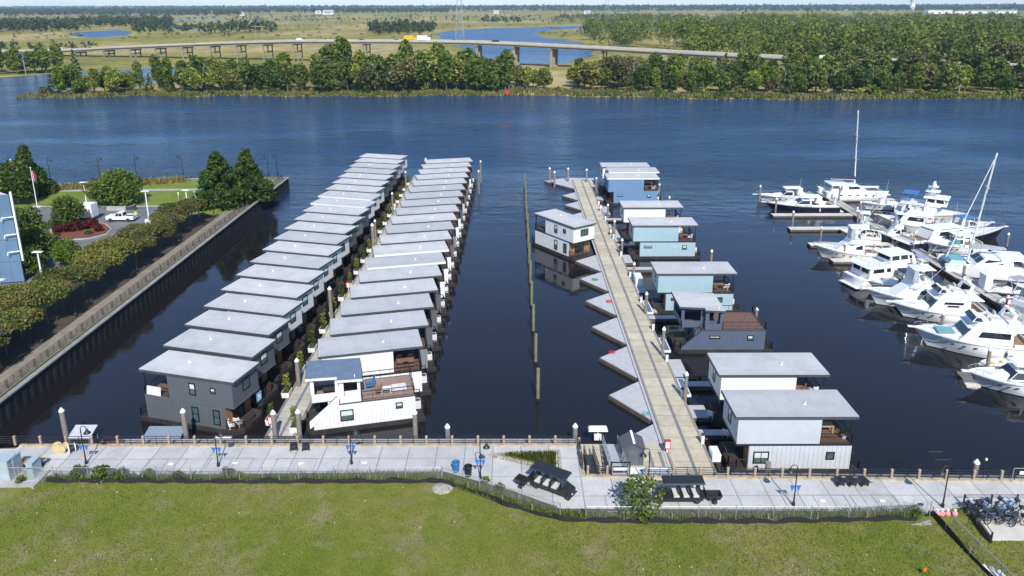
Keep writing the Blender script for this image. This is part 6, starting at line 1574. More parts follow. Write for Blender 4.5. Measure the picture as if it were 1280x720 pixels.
chair('pale wicker chair on the balcony of the dark grey home nearest the promenade', *lc(*h1, -3.1, -.6), ZB, RZL + 2.5, WICK); chair('second pale chair at the balcony wall of the nearest dark grey home', *lc(*h1, -2.9, .6), ZB, RZL + 3.2, WICK)
t = thing('life_jacket_banner', 'white cloth hung over the balcony rail of the nearest dark grey home', 'cloth', (*lc(*h1, -4.1, -2.22), ZB), RZL); obj('cloth', MB().hexa([(-.95, -.03, .05), (.75, -.03, .0), (.75, .02, 0), (-.95, .02, .05), (-.75, -.06, 1.02), (.9, -.06, .98), (.9, .04, .98), (-.75, .04, 1.02)]).mesh('cloth', WHITE), t)
chair('round white chair on the porch of the nearest dark grey home', *lc(*h1, 4.9, -1.2), .53, RZL + 1.4, WHITE, None, 1.1); chair('white chair at the porch corner of the nearest dark grey home', *lc(*h1, 4.55, -1.75), .53, RZL + .5, WHITE)
t = thing('hanging_sign', 'small light blue sign hung on a post at the nearest dark grey porch', 'sign', (*lc(*h1, 6.0, 1.2), .53), RZL); obj('post', MB().tube((0, 0, 0), (0, 0, 2.9), .035).mesh('post', BLACK), t); obj('board', MB().box(.05, .10, -.7, .1, 1.9, 2.85).mesh('board', mat('sign_pale_blue', (.15, .42, .55), .6)), t); obj('emblem', MB().ring((.115, -.3, 2.45), (1, 0, 0), .16, .03, 14, 5).box(.105, .12, -.55, -.05, 2.1, 2.16).mesh('emblem', WHITE), t)
for k in range(1, 14):
    hh_ = (A0[0] + .04 * k, A0[1] + 5.56 * k, RZL); m_ = (CHAR, WICK, RATTAN)[k % 3]
    chair(('charcoal', 'pale wicker', 'brown rattan')[k % 3] + ' chair on the front porch of the ' + ORD[k] + ' home in the leftmost row', *lc(*hh_, 4.85, -1.3 + .5 * (k % 3)), .53, RZL + .5 * k, m_)
    if k % 2:
        t = thing('barbecue_grill', 'black grill on the front porch of the ' + ORD[k] + ' home in the leftmost row', 'grill', (*lc(*hh_, 4.9, .9), .53), RZL); obj('cart', cached('gc', lambda: MB().box(-.3, .3, -.25, .25, .1, .75).box(-.55, -.3, -.22, .22, .7, .75).box(.3, .55, -.22, .22, .7, .75).mesh('cart', CHAR)), t); obj('lid', cached('gl', lambda: MB().hexa(hexcab(-.32, .32, .27, .27, .75, 1.05, .12, .12, .6)).mesh('lid', BLACK)), t)
g = (25.75, 62.9, PI)
table('tan table on the balcony of the light grey home', *lc(*g, -3.5, .3), ZB, 0, mat('tan_table', (.50, .34, .16), .6), 1.6, .9); chair('dark chair behind the tan table on the light grey balcony', *lc(*g, -3.4, -.7), ZB, -1.57, CHAR); chair('dark chair left of the tan table on the light grey balcony', *lc(*g, -2.75, -.4), ZB, -.6, CHAR)
t = thing('potted_plant', 'white potted plant at the balcony corner of the light grey home', 'potted plant', (*lc(*g, -4.9, 1.5), ZB)); obj('pot', MB().lathe([(.16, 0), (.24, .38)], n=12).mesh('pot', WHITE), t); obj('leaves', CACHE['herb'][0], t, (0, 0, .35), mt=FOL['dark'])
g = (26.35, 70.9, PI)
for k, (x, y, m, lb) in enumerate([(-3.0, .9, RATTAN, 'first brown rattan chair on the white home balcony behind the light grey home'), (-3.7, .5, RATTAN, 'second brown rattan chair on the white home balcony behind the light grey home'), (-4.6, 1.3, WHITE, 'white deck chair at the rail of the white home balcony')]): chair(lb, *lc(*g, x, y), ZB, rt.uniform(0, 6), m)
d0 = (B0[0] - .03, B0[1] - 5.55, RZR)
chair('blue round chair on the terrace of the white roof deck home', *lc(*d0, -.9, -.2), 3.25, RZR, mat('blue_chair', (.05, .15, .32), .6), None, 1.4); table('round white table on the terrace of the white roof deck home', *lc(*d0, -2.5, 1.0), 3.25, RZR, WHITE, 1.1, .7, .5); chair('brown stool on the terrace of the white roof deck home', *lc(*d0, -1.7, 1.1), 3.25, RZR, RATTAN)
t = thing('outdoor_rug', 'white patterned rug on the terrace of the white roof deck home', 'rug', (*lc(*d0, -3.9, .2), 3.252), RZR); obj('rug', MB().box(-.75, .75, -.7, .7, 0, .012).mesh('rug', mat('rug_white', (.62, .60, .58), .9, .2, 6)), t)
table('dark table inside the open bay of the white roof deck home', *lc(*d0, 3.3, .3), 3.25, RZR, CHAR, 1.1, .8); chair('dark chair inside the open bay of the white roof deck home', *lc(*d0, 2.6, .6), 3.25, RZR + .6, CHAR)
d1 = (B0[0], B0[1], RZR)
table('brown dining table on the balcony behind the white roof deck home', *lc(*d1, -3.7, .9), ZB, RZR, RATTAN, 1.8, .8)
for k in range(4): chair(ORD[k] + ' brown chair round the dining table behind the white roof deck home', *lc(*d1, -4.4 + (k % 2) * 1.3, .35 + (k // 2) * 1.1), ZB, RZR + (1.57 if k < 2 else -1.57), RATTAN, 'brown dining chairs')
for (X, Y, rz, nm) in [(25.55, 100.4, PI, 'nearer light blue home'), (25.8, 123.9, PI, 'farther light blue home'), (25.85, 135.5, PI, 'small white home'), (26.0, 159.5, PI, 'bright blue home')]:
    table('brown table on the balcony of the ' + nm, *lc(X, Y, rz, -3.6, 1.0), ZB, rz, RATTAN); chair('brown chair at the balcony table of the ' + nm, *lc(X, Y, rz, -2.9, 1.3), ZB, .5, RATTAN); chair('white chair at the balcony rail of the ' + nm, *lc(X, Y, rz, -4.6, 1.3), ZB, 2.5, WHITE)
for X, Y, lb in [(21.2, 66.0, 'white deck chair on the finger float beside the white home'), (20.6, 69.6, 'white deck chair before the porch of the white home')]: chair(lb, X, Y, .55, 1.0, WHITE)
t = thing('dock_box', 'white dock box on the wide dock edge beside the light grey home', 'dock box', (19.15, 62.4, .55)); obj('body', MB().box(-.4, .4, -.7, .7, 0, .7).mesh('body', WHITE), t); obj('lid', MB().hexa(hexcab(-.44, .44, .74, .74, .7, .85, .1, .1, .9)).mesh('lid', WHITE), t)
t = thing('dock_box', 'tall white dock box on the wide dock near the farther light blue home', 'dock box', (19.3, 108.5, .55)); obj('body', MB().box(-.5, .5, -1.1, 1.1, 0, 1.3).mesh('body', WHITE), t); obj('lid', MB().box(-.55, .55, -1.15, 1.15, 1.3, 1.4).mesh('lid', GELDECK), t)
# hose and net heaps on the floats
def coil(label, X, Y, Z, m):
    t = thing('hose_coil', label, 'hose', (X, Y, Z)); q = MB()
    for k in range(5): q.ring((rt.uniform(-.2, .2), rt.uniform(-.15, .15), .03 + .02 * k), (rt.uniform(-.1, .1), rt.uniform(-.1, .1), 1), rt.uniform(.22, .42), .025, 22, 5)
    obj('coil', q.mesh('coil', m), t)
coil('green net coil on the sixth triangular float', 12.9, 110.3, .53, mat('green_net', (.03, .33, .16), .7)); coil('green hose coil at the tip end of the second triangular float', 14.0, 70.3, .53, mat('mint_hose', (.15, .45, .35), .6)); coil('red rope coil on the fifth triangular float', 14.1, 101.4, .53, REDV); coil('red rope coil on the third triangular float', 12.2, 84.8, .53, REDV)
# ---- cage ladder, right railing
t = thing('black_gate_cage', 'tall black mesh gate cage at the railing right of the three barrows', 'gate', (*P(1178, 601, ZP), ZP)); obj('frame', MB().path([(-.7, .3, 0), (-.7, .3, 1.9), (.6, .3, 1.9), (.6, .3, 0)], .035, 5).path([(-.7, 1.5, 0), (-.7, 1.5, 1.9), (.6, 1.5, 1.9), (.6, 1.5, 0)], .035, 5).path([(-.7, .3, 1.9), (-.7, 1.5, 1.9)], .035, 5).path([(.6, .3, 1.9), (.6, 1.5, 1.9)], .035, 5).mesh('frame', BLACK), t)
q = MB()
for k in range(13): q.tube((-.7 + .1 * k, .3, .1), (-.7 + .1 * k, .3, 1.9), .018, n=4)
obj('grille', q.mesh('grille', BLACK), t)
t = thing('rail_lamp', 'slim dark post lamp on the railing right of the white capped piling', 'post lamp', (*P(1228, 600, ZP), ZP)); obj('pole', MB().tube((0, 0, 0), (0, 0, 2.0), .04).mesh('pole', BLACK), t); obj('lamp_head', MB().ball((0, 0, 2.05), (.1, .1, .14), 8, 6).mesh('lamp_head', WHITE), t)
# ---- bicycles heaped on a fenced pad
bx = [P(1206, 632, ZP), P(1310, 632, ZP), P(1310, 676, ZP), P(1240, 676, ZP)]
t = thing('bicycle_pad', 'pale concrete pad with a low timber wall under the bicycles', 'pad'); obj('slab', MB().prism(bx, ZP - .2, ZP + .16).mesh('slab', mat('pale_slab', (.56, .53, .47), .85, .08, 1)), t)
a, c = P(1204, 633, ZP), P(1238, 679, ZP); an = math.atan2(c[1] - a[1], c[0] - a[0])
obj('retaining_wall', MB().obox(((a[0] + c[0]) / 2, (a[1] + c[1]) / 2, ZP + .2), (math.dist(a, c) / 2, .07, .35), an).mesh('retaining_wall', mat('dark_timber', (.10, .075, .05), .85, .25, 2)), t)
ra = [P(1204, 631, ZP), P(1330, 631, ZP)]
obj('rail', MB().tube((*ra[0], ZP + .95), (*ra[1], ZP + .95), .03).tube((*ra[0], ZP + .95), (*c, ZP + .95), .03).mesh('rail', BLACK), t)
for q_ in (ra[0], P(1238, 631, ZP), P(1270, 631, ZP), c, ((ra[0][0] + c[0]) / 2, (ra[0][1] + c[1]) / 2)): obj('post', MB().box(q_[0] - .05, q_[0] + .05, q_[1] - .05, q_[1] + .05, ZP, ZP + 1.0).mesh('post', BLACK), t)
def bike_proto(m, label):
    t = thing('bicycle', label, 'bicycle', (0, 0, 0), 0, 'bicycles crowded on the pad')
    obj('frame', MB().path([(-.5, 0, .33), (-.12, 0, .30), (-.2, 0, .72), (-.5, 0, .33)], .03, 6).path([(-.12, 0, .30), (.4, 0, .66), (-.2, 0, .68)], .03, 6).path([(.4, 0, .66), (.36, 0, .85)], .03, 6).path([(.4, 0, .66), (.55, 0, .33)], .025, 6).mesh('frame', m), t)
    for x in (-.5, .55):
        w_ = obj('wheel', cached('bw', lambda: MB().ring((0, 0, 0), (0, 1, 0), .32, .035, 20, 6).mesh('wheel', BLACK)), t, (x, 0, .35))
        obj('spokes', cached('bs', lambda: MB().tube((-.3, 0, 0), (.3, 0, 0), .008, n=3).tube((0, 0, -.3), (0, 0, .3), .008, n=3).tube((-.2, 0, -.2), (.2, 0, .2), .008, n=3).tube((-.2, 0, .2), (.2, 0, -.2), .008, n=3).mesh('spokes', GALV)), w_)
    obj('handlebar', MB().path([(.25, -.3, .92), (.4, -.12, .9), (.4, .12, .9), (.25, .3, .92)], .022, 5).mesh('handlebar', BLACK), t)
    obj('saddle', MB().hexa(hexcab(-.36, -.08, .1, .04, .78, .84, 0, 0, .9)).mesh('saddle', BLACK), t)
    obj('basket', MB().box(.42, .70, -.17, .17, .72, .95).mesh('basket', CHAR), t); return t
wh = ['at the back left corner by the rail', 'second along the back rail', 'third along the back rail', 'at the right of the back rail', 'in the middle left of the heap', 'in the centre of the heap', 'right of the heap centre', 'at the right edge of the heap', 'at the front left of the heap', 'at the front centre of the heap', 'at the front right of the heap', 'alone at the front right corner', 'leaning beside the centre one', 'leaning at the back between the first two', 'leaning at the right between two others']
pz = [(1212, 637), (1226, 637), (1243, 636), (1262, 637), (1219, 645), (1234, 646), (1250, 645), (1268, 646), (1228, 654), (1241, 655), (1256, 656), (1272, 658), (1238, 650), (1220, 640), (1258, 650)]
protos = {}
for k, ((px, py), wq) in enumerate(zip(pz, wh)):
    cn, m = ('blue', BLUEFLAG) if k in (1, 3, 6, 12) else ('black', BLACK)
    lab = cn + ' bicycle ' + wq + ' on the pale pad'
    X, Y = P(px, py, ZP + .16)
    if cn not in protos: o = protos[cn] = bike_proto(m, lab)
    else: o = dup(protos[cn], (0, 0, 0), 0, lab)
    o.location = (X, Y, ZP + .16); o.rotation_euler = (rt.uniform(-.25, .25), 0, rt.uniform(-.7, .9))
# ---- odds and ends on the right
PINK = mat('pink_cloth', (.72, .30, .30), .7, .1, 3)
for k, (px, w_) in enumerate([(1171, 'leftmost'), (1177, 'second from the left'), (1184, 'third from the left'), (1193, 'rightmost')]):
    t = thing('pink_bundle', w_ + ' of the four pink bundles at the fence corner', 'bundle', (*P(px, 645, ZP), ZP), 0, 'pink bundles'); obj('sack', MB().ball((0, 0, .22), (.24, .2, .26), 10, 7).mesh('sack', PINK), t); obj('tie', MB().lathe([(.07, .42), (.05, .5), (.12, .6)], n=8).mesh('tie', WHITE), t)
PVC = mat('white_pipe', (.66, .66, .64), .45, .06, 2)
for k, (x0, y0, x1, y1, w_) in enumerate([(1229, 709, 1252, 736, 'leftmost'), (1238, 712, 1262, 738, 'middle'), (1248, 716, 1274, 742, 'rightmost')]):
    a, c = P(x0, y0, ZP), P(x1, y1, ZP); t = thing('drain_pipe', w_ + ' of the three white pipes lying by the slope fence', 'pipe', (*a, ZP + .13), math.atan2(c[1] - a[1], c[0] - a[0]), 'white pipes'); L = math.dist(a, c)
    obj('pipe', MB().tube((0, 0, 0), (L, 0, 0), .13, .13, 16).mesh('pipe', PVC), t); obj('socket', MB().tube((0, 0, 0), (.2, 0, 0), .155, .155, 16).mesh('socket', PVC), t); obj('bore', MB().tube((-.012, 0, 0), (0, 0, 0), .105, .105, 16).mesh('bore', BLACK), t)
t = thing('marker_flag', 'small orange red marker flag standing in the lawn', 'marker flag', (*P(1153, 719, ZP), ZP), .3); obj('stake', MB().tube((0, 0, 0), (0, 0, .55), .012).mesh('stake', BLACK), t); obj('flag', MB().box(0, .32, -.01, .01, .28, .58).mesh('flag', ORANGE), t)
t = thing('notice_board', 'wire framed notice board at the right end of the railing', 'sign', (*P(1275, 603, ZP), ZP)); obj('frame', MB().path([(-.75, 0, 0), (-.75, 0, 1.4), (.9, 0, 1.4), (.9, 0, 0)], .03, 5).mesh('frame', GALV), t); obj('plate', MB().box(-.2, .7, -.02, .02, .8, 1.1).mesh('plate', WHITE), t)
t = thing('small_notice', 'small upright wire notice frame at the right end of the weeds', 'sign', (*P(1149, 640, ZP), ZP), -.3); obj('frame', MB().path([(-.5, 0, 0), (-.5, 0, 1.1), (.5, 0, .95), (.5, 0, 0)], .02, 5).mesh('frame', GALV), t); obj('plate', MB().box(-.2, .22, -.015, .015, .6, .85).mesh('plate', CHAR), t)
struct('gravel_patch', MB().prism([P(x, y, ZP) for x, y in [(1137, 656), (1163, 650), (1166, 656), (1150, 657)]], ZP - .05, ZP + .016).mesh('gravel_patch', mat('gravel', (.34, .33, .31), .9, .3, 9, bumpy=.5)))
struct('gravel_heap', MB().lathe([(.95, 0), (.7, .1), (.3, .2), (.05, .24)], (*P(553, 610, ZP), ZP - .02), 14).mesh('gravel_heap', STONE))
struct('side_slope', MB().prism([P(1166, 645, ZP), P(1262, 748, ZP), (60, 38), (60, 53.2), P(1205, 630, ZP)], ZP - .4, ZP + .012).mesh('side_slope', LAWN))
# ================================================================== PARK PENINSULA
WALLM = mat('sheet_pile_wall', (.018, .017, .0165), .85, .3, .8, stain=(.035, .033, .029))
CAPM = mat('seawall_cap', (.27, .26, .235), .85, .2, .8, stain=(.17, .16, .14))
t = thing('seawall', 'dark corrugated seawall with a pale concrete cap round the park', 'seawall')
poly = []
y = 60.
while y < 174.3:
    poly += [(-53.05, y), (-53.05, y + .6), (-53.0, y + .75), (-53.0, y + 1.3)]; y += 1.4
poly = [p for p in poly if p[1] < 174.3] + [(-53.1, 174.5), (-73, 173.9), (-104, 165.3), (-104, 165.0), (-73, 173.6), (-53.9, 174.2), (-53.9, 60)]
obj('sheet_piles', MB().prism(poly, -3, ZK - .02).mesh('sheet_piles', WALLM), t)
obj('cap', MB().box(-53.5, -52.9, 58, 174.6, ZK - .05, ZK + .12).mesh('cap', CAPM), t)
n = math.atan2(174.2 - 173.8, -53.9 + 73)
obj('cap', MB().obox((-63.4, 174.15, ZK + .05), (9.6, .35, .1), n).obox((-88.5, 169.6, ZK + .05), (16.1, .35, .1), math.atan2(8.6, 31)).mesh('cap', CAPM), t)
t['label'] = 'dark corrugated seawall with a pale concrete cap round the park'
rail_run('timber post railing along the park riverwalk above the seawall', (-54.15, 60), (-54.15, 173.6), ZK, .4, 2.45, .95, 'park railings', mat('dark_rail_post', (.17, .12, .085), .85, .2, 2))
rail_run('timber post railing at the river end of the park lawn', (-74, 173.0), (-54.4, 173.6), ZK, .3, 2.45, .95, 'park railings', mat('dark_rail_post', (.17, .12, .085), .85, .2, 2))
rail_run('timber post railing at the far left edge of the park lawn', (-104, 163.6), (-75, 171.4), ZK, .3, 2.45, .95, 'park railings', mat('dark_rail_post', (.17, .12, .085), .85, .2, 2))
# lamps
for k, (Y, lb) in enumerate([(77, 'first from the near end'), (92, 'second from the near end'), (109, 'third from the near end'), (124, 'fourth from the near end'), (140, 'fifth from the near end'), (156, 'sixth from the near end')]):
    lamp('black street lamp on the park riverwalk, ' + lb, -57.6, Y, ZK, k % 2 == 1, False, 1.35, .3)
for (px, py), lb in [((171, 221), 'by the round tree'), ((229, 219), 'right of the middle'), ((63, 224), 'near the left end'), ((125, 222), 'left of the round tree'), ((336, 219), 'at the seawall corner'), ((347, 219), 'beside the one at the seawall corner')]:
    X, Y = P(px, py, ZK); lamp('black street lamp on the park river edge ' + lb, X, Y, ZK, px > 200, False, 1.35)
# trees
def ptree(key, label, px, py, fol, h, h0, name='park_tree', sc=None, z=ZK, cat='tree', grp=None):
    X, Y = P(px, py, z); return tree(name, key, label, cat, (X, Y, z), fol, grp, rt.uniform(0, 6), h / h0)
CACHE['cyp0'] = tree_meshes('cyp0', 12, 10.8, 101, .3, 170, 40, 'cone', clear=.1, trunk_r=.3)
CACHE['cyp1'] = tree_meshes('cyp1', 12, 10.0, 102, .3, 170, 40, 'cone', clear=.1, trunk_r=.3)
CACHE['oak0'] = tree_meshes('oak0', 7, 12.5, 103, .28, 100, 24, clear=.12, trunk_r=.25)
CACHE['oak1'] = tree_meshes('oak1', 9, 9.5, 104, .28, 105, 20, clear=.15, trunk_r=.25)
for i in range(3): CACHE['myr%d' % i] = tree_meshes('myr%d' % i, 4.6, 6.6, 105 + i, .15, 340, 19, 'flat', clear=.3, trunk_r=.09)
ptree('cyp0', 'tall dark green cypress at the river end of the riverwalk, left one of the pair', 277, 258, 'cypress', 11.6, 12)
ptree('cyp1', 'tall dark green cypress at the river end of the riverwalk, right one of the pair', 312, 250, 'cypress', 11.2, 12)
ptree('oak0', 'wide round olive tree on the park lawn beside the white pickup', 149, 256, 'broad', 6.6, 7)
ptree('oak1', 'big dense olive tree at the left edge of the park', 20, 256, 'dark', 9.2, 9)
ptree('cyp1', 'tall pointed green tree behind the dense tree at the left edge', 38, 243, 'cypress', 11.0, 12)
ptree('oak1', 'dark spreading tree on the planted island before the box truck', 88, 283, 'dark', 5.9, 9)
ptree('oak1', 'green tree beside the glass building behind the flagpoles', 34, 312, 'broad', 7.4, 9)
ptree('oak1', 'dense green tree right of the glass building corner', 52, 330, 'broad', 6.0, 9)
ptree('oak1', 'bright green round tree between the island and the myrtle row', 86, 333, 'bright', 4.6, 9)
ptree('oak1', 'green tree low at the glass building corner', 40, 345, 'broad', 4.8, 9)
for k in range(15):
    Y = 72 + 4.55 * k + rt.uniform(-.7, .7); X = -60.2 + rt.uniform(-.8, .7)
    tree('crape_myrtle', 'myr%d' % (k % 3), 'russet green myrtle tree in the riverwalk row, ' + (ORD[k] + ' from the near end' if k else 'nearest end'), 'tree', (X, Y, ZK), 'myrtle', 'myrtle trees along the riverwalk', rt.uniform(0, 6), rt.uniform(.82, 1.15), zs=rt.uniform(.9, 1.2))
for k in range(5):
    Y = 70 + 5.2 * k
    tree('crape_myrtle', 'myr%d' % ((k + 1) % 3), 'russet green myrtle tree in the inner row behind the riverwalk, ' + ORD[k] + ' from the near end', 'tree', (-65.4 + rt.uniform(-.4, .4), Y, ZK), 'myrtle', 'myrtle trees in the inner row', rt.uniform(0, 6), rt.uniform(.9, 1.05))
# river-edge reeds and hedge
rr = np.random.default_rng(31)
V, Fq = grass_tufts(2600, lambda r: (lambda u: (-103 + 27 * u, 162.4 + 8.2 * u - r.random() * 1.4))(r.random()), .6, 1.7, .14, 33, ZK)
tag(obj('park_reeds', npmesh('park_reeds', V, Fq, FOL['reed'])), None, None, None, 'stuff')
# planted island
isl = [P(x, y, ZK) for x, y in [(64, 283), (85, 277.5), (110, 277), (131, 281), (138, 287), (132, 293), (112, 298), (85, 300), (66, 299)]]
cx0, cy0 = sum(p[0] for p in isl) / len(isl), sum(p[1] for p in isl) / len(isl)
t = thing('traffic_island', 'kerbed island of red brown mulch in the parking lot', 'traffic island')
obj('kerb', MB().prism([(cx0 + (x - cx0) * 1.05, cy0 + (y - cy0) * 1.08) for x, y in isl], ZK, ZK + .14).mesh('kerb', CONC), t)
obj('mulch_bed', MB().prism(isl, ZK + .1, ZK + .2).mesh('mulch_bed', mat('red_mulch', (.16, .055, .035), .95, .3, 2, bumpy=.4)), t)
CACHE['shrubl'] = tree_meshes('shrubl', 1.5, 2.6, 111, .14, 300, 8, clear=.02)
for (px, py), fol, sc, lb in [((75, 291), 'red', 1.0, 'leftmost dark red shrub on the planted island'), ((88, 290), 'red', 1.1, 'second dark red shrub from the left on the planted island'), ((103, 288), 'red', 1.15, 'middle dark red shrub on the planted island'), ((115, 285), 'red', 1.1, 'dark red shrub at the rear of the planted island'), ((124, 290), 'red', .8, 'small dark red shrub at the tip of the planted island'),
                              ((70, 285), 'bright', 1.1, 'green shrub at the left end of the planted island'), ((111, 294), 'bright', .6, 'small green shrub at the front of the planted island')]:
    tree('shrub', 'shrubl', lb, 'shrub', (*P(px, py, ZK), ZK + .15), fol, None, rt.uniform(0, 6), sc)
# glass-faced building at the left edge
bx, by = P(31, 353, ZK); HT = 13.4
t = thing('glass_building', 'tall building with a blue glass front at the left edge', 'building', (bx, by, ZK), math.atan2(.22, 1))
obj('wall', MB().prism([(-40, .25), (-.2, .25), (-3.2, 3.6), (-40, 3.6)], 0, HT - .3).mesh('wall', mat('render_wall', (.06, .06, .065), .8, .12, .6)), t)
def facade_mat():
    m, nt, b = nodes('facade_glass'); v = coords(nt); sp = nt.nodes.new('ShaderNodeSeparateXYZ'); nt.links.new(v, sp.inputs[0])
    ln = lambda a, p, w_: math_(nt, 'LESS_THAN', math_(nt, 'FRACT', math_(nt, 'DIVIDE', a, p)), w_)
    g = math_(nt, 'MAXIMUM', ln(sp.outputs[0], 1.5, .03), ln(sp.outputs[2], 3.3, .02))
    f = noise(nt, v, .12, 3)
    c = mix(nt, g, ramp(nt, f, [(.35, (.10, .17, .28)), (.65, (.16, .25, .38))]), (.07, .10, .15)); nt.links.new(c, b.inputs['Base Color'])
    b.inputs['Roughness'].default_value = .12; b.inputs['Specular IOR Level'].default_value = .8; return m
obj('glass_front', MB().box(-40, 0, 0, .25, .2, HT).mesh('glass_front', facade_mat()), t)
obj('roof', MB().prism([(-40, .27), (-.1, .27), (-3.3, 3.75), (-40, 3.75)], HT - .3, HT - .05).mesh('roof', mat('pale_roof', (.55, .55, .54), .8, .1, .4)), t)
f_ = obj('corner_fin', MB().box(.35, .6, -.5, -.2, 3.5, HT + .5).mesh('corner_fin', WHITE), t)
for zz in (5.0, 7.6, 10.2): obj('bracket', MB().tube((-1.3, -.6, zz - .5), (-1.2, -.6, zz)).path([(-1.3, -.6, zz - .4), (-1.2, -.6, zz - .05), (.4, -.35, zz)], .07, 6).mesh('bracket', WHITE) if 0 else MB().path([(-1.3, -.6, zz - .5), (-1.2, -.6, zz - .05), (.4, -.35, zz)], .08, 6).mesh('bracket', WHITE), f_)
# flagpoles, white lot lamps
for (px, py, top), lb, up in [((50, 262, 228), 'left of the two white flagpoles with drooping striped flags', 0), ((47.5 + 1, 266, 0), '', 0)][:1] + [((48, 264, 226), 'right of the two white flagpoles with drooping striped flags', 1)]:
    X, Y = P(48 if up else 23, 266 if up else 253, ZK)
    t = thing('flagpole', lb, 'flagpole', (X, Y, ZK)); h = 9.0
    obj('pole', MB().tube((0, 0, 0), (0, 0, h), .09, .05, 8).mesh('pole', WHITE), t); obj('finial', MB().ball((0, 0, h + .1), .13, 8, 6).mesh('finial', WHITE), t)
    b = MB(); wv = [(0, 0, 0), (.22, .09, 0), (.4, -.05, 1), (.6, .08, 1), (.8, 0, 0)]
    for k in range(4):
        a, c = wv[k], wv[k + 1]; b.hexa([(a[0], a[1] - .02, h - 2.6 + .5 * k * .3), (c[0], c[1] - .02, h - 2.5), (c[0], c[1] + .02, h - 2.5), (a[0], a[1] + .02, h - 2.6), (a[0], a[1] - .02, h - .4), (c[0], c[1] - .02, h - .9 - .2 * k), (c[0], c[1] + .02, h - .9 - .2 * k), (a[0], a[1] + .02, h - .4)], k % 3)
    obj('flag', b.mesh('flag', [REDV, WHITE, mat('flag_navy', (.03, .05, .2), .7)]), t)
for (px, py, hh), lb in [((109, 258, 5.0), 'white flat headed lot lamp left of the round tree'), ((186, 273, 5.4), 'white flat headed lot lamp behind the white pickup'), ((235, 262, 4), 'white flat headed lot lamp by the myrtle row end'), ((53, 350, 4.4), 'white flat headed lot lamp before the glass building'), ((6, 388, 4.4), 'white flat headed lot lamp at the left frame edge'), ((52, 292, 5), 'white flat headed lot lamp beside the glass building trees')]:
    t = thing('lot_lamp', lb, 'lot lamp', (*P(px, py, ZK), ZK), 0, 'white lot lamps'); obj('pole', MB().tube((0, 0, 0), (0, 0, hh), .13, .1, 8).mesh('pole', WHITE), t); obj('lamp_head', MB().hexa(hexcab(-.75, .75, .32, .32, hh, hh + .13, .15, .15, .7)).mesh('lamp_head', HVAC), t)
# vehicles
def pickup(label, X, Y, rz):
    t = thing('pickup_truck', label, 'pickup truck', (X, Y, ZK), rz)
    obj('body', MB().box(-2.65, 2.55, -.95, .95, .45, .95).hexa(hexcab(.75, 2.6, .95, .93, .95, 1.12, .12, .05, .97)).box(-2.65, -.75, -.95, -.85, .95, 1.15).box(-2.65, -.75, .85, .95, .95, 1.15).box(-2.7, -2.6, -.95, .95, .95, 1.15).mesh('body', WHITE), t)
    p = hexcab(-.75, 1.15, .92, .92, .95, 1.75, .75, .15, .82); c = obj('cab', MB().hexa(p).mesh('cab', WHITE), t); sd_ = sides(p); g_ = MB()
    for f, u0, u1 in (('P', .1, .5), ('P', .55, .92), ('S', .08, .45), ('S', .5, .9), ('F', .05, .95), ('A', .1, .9)): g_.patch(sd_[f], u0, u1, .18, .9, .02)
    obj('window', g_.mesh('window', SMOKE), c)
    for x in (-1.65, 1.7):
        for y in (-.85, .85): wheel(t, x, y, .38, .24)
    obj('bumper', MB().box(2.55, 2.7, -.9, .9, .4, .62).mesh('bumper', CHAR), t)
    for y in (-.7, .7): obj('headlight', MB().box(2.56, 2.63, y - .18, y + .18, .78, .94).mesh('headlight', LAMPG), t)
    obj('bed_liner', MB().box(-2.6, -.8, -.85, .85, .95, .97).mesh('bed_liner', BLACK), t); return t
a, c = P(133, 277, ZK), P(168, 277, ZK)
pickup('white pickup truck parked across the lot below the round tree', (a[0] + c[0]) / 2, a[1] + .6, PI)
X, Y = P(200, 279, ZK); pickup('white vehicle half hidden behind the end of the myrtle row', X + .5, Y - 1.6, PI - .5)
t = thing('box_truck', 'white box truck behind the island tree', 'box truck', (*P(97, 275, ZK), ZK), PI)
obj('box', MB().box(-3.6, 1.2, -1.15, 1.15, .75, 3.3).mesh('box', WHITE), t); obj('cab', MB().hexa(hexcab(1.25, 2.9, 1.05, 1., .5, 2.2, .5, 0, .9)).mesh('cab', WHITE), t); obj('chassis', MB().box(-3.5, 2.6, -.5, .5, .4, .75).mesh('chassis', CHAR), t); obj('windscreen', MB().patch([(2.75, -.95, 1.3), (2.75, .95, 1.3), (2.45, .85, 2.1), (2.45, -.85, 2.1)], 0, 1, 0, 1, .06).mesh('windscreen', SMOKE), t)
for x in (-2.4, 2.0):
    for y in (-.95, .95): wheel(t, x, y, .42, .26)
# small walls by the round tree
t = thing('low_wall', 'low pale concrete wall under the round tree', 'wall', (*P(146, 263, ZK), ZK)); obj('wall', MB().box(-1.9, 1.9, -.2, .2, 0, .75).mesh('wall', CONC), t); obj('coping', MB().box(-1.95, 1.95, -.25, .25, .75, .83).mesh('coping', CONC), t)
t = thing('low_wall', 'dark sloped ramp wall just right of the pale wall under the round tree', 'wall', (*P(164, 262, ZK), ZK)); obj('wall', MB().hexa([(-1, -.2, 0), (1, -.2, 0), (1, .2, 0), (-1, .2, 0), (-1, -.2, .4), (1, -.2, 1.1), (1, .2, 1.1), (-1, .2, .4)]).mesh('wall', CHAR), t); obj('coping', MB().hexa([(-1, -.24, .4), (1, -.24, 1.1), (1, .24, 1.1), (-1, .24, .4), (-1, -.24, .46), (1, -.24, 1.16), (1, .24, 1.16), (-1, .24, .46)]).mesh('coping', CONC), t)
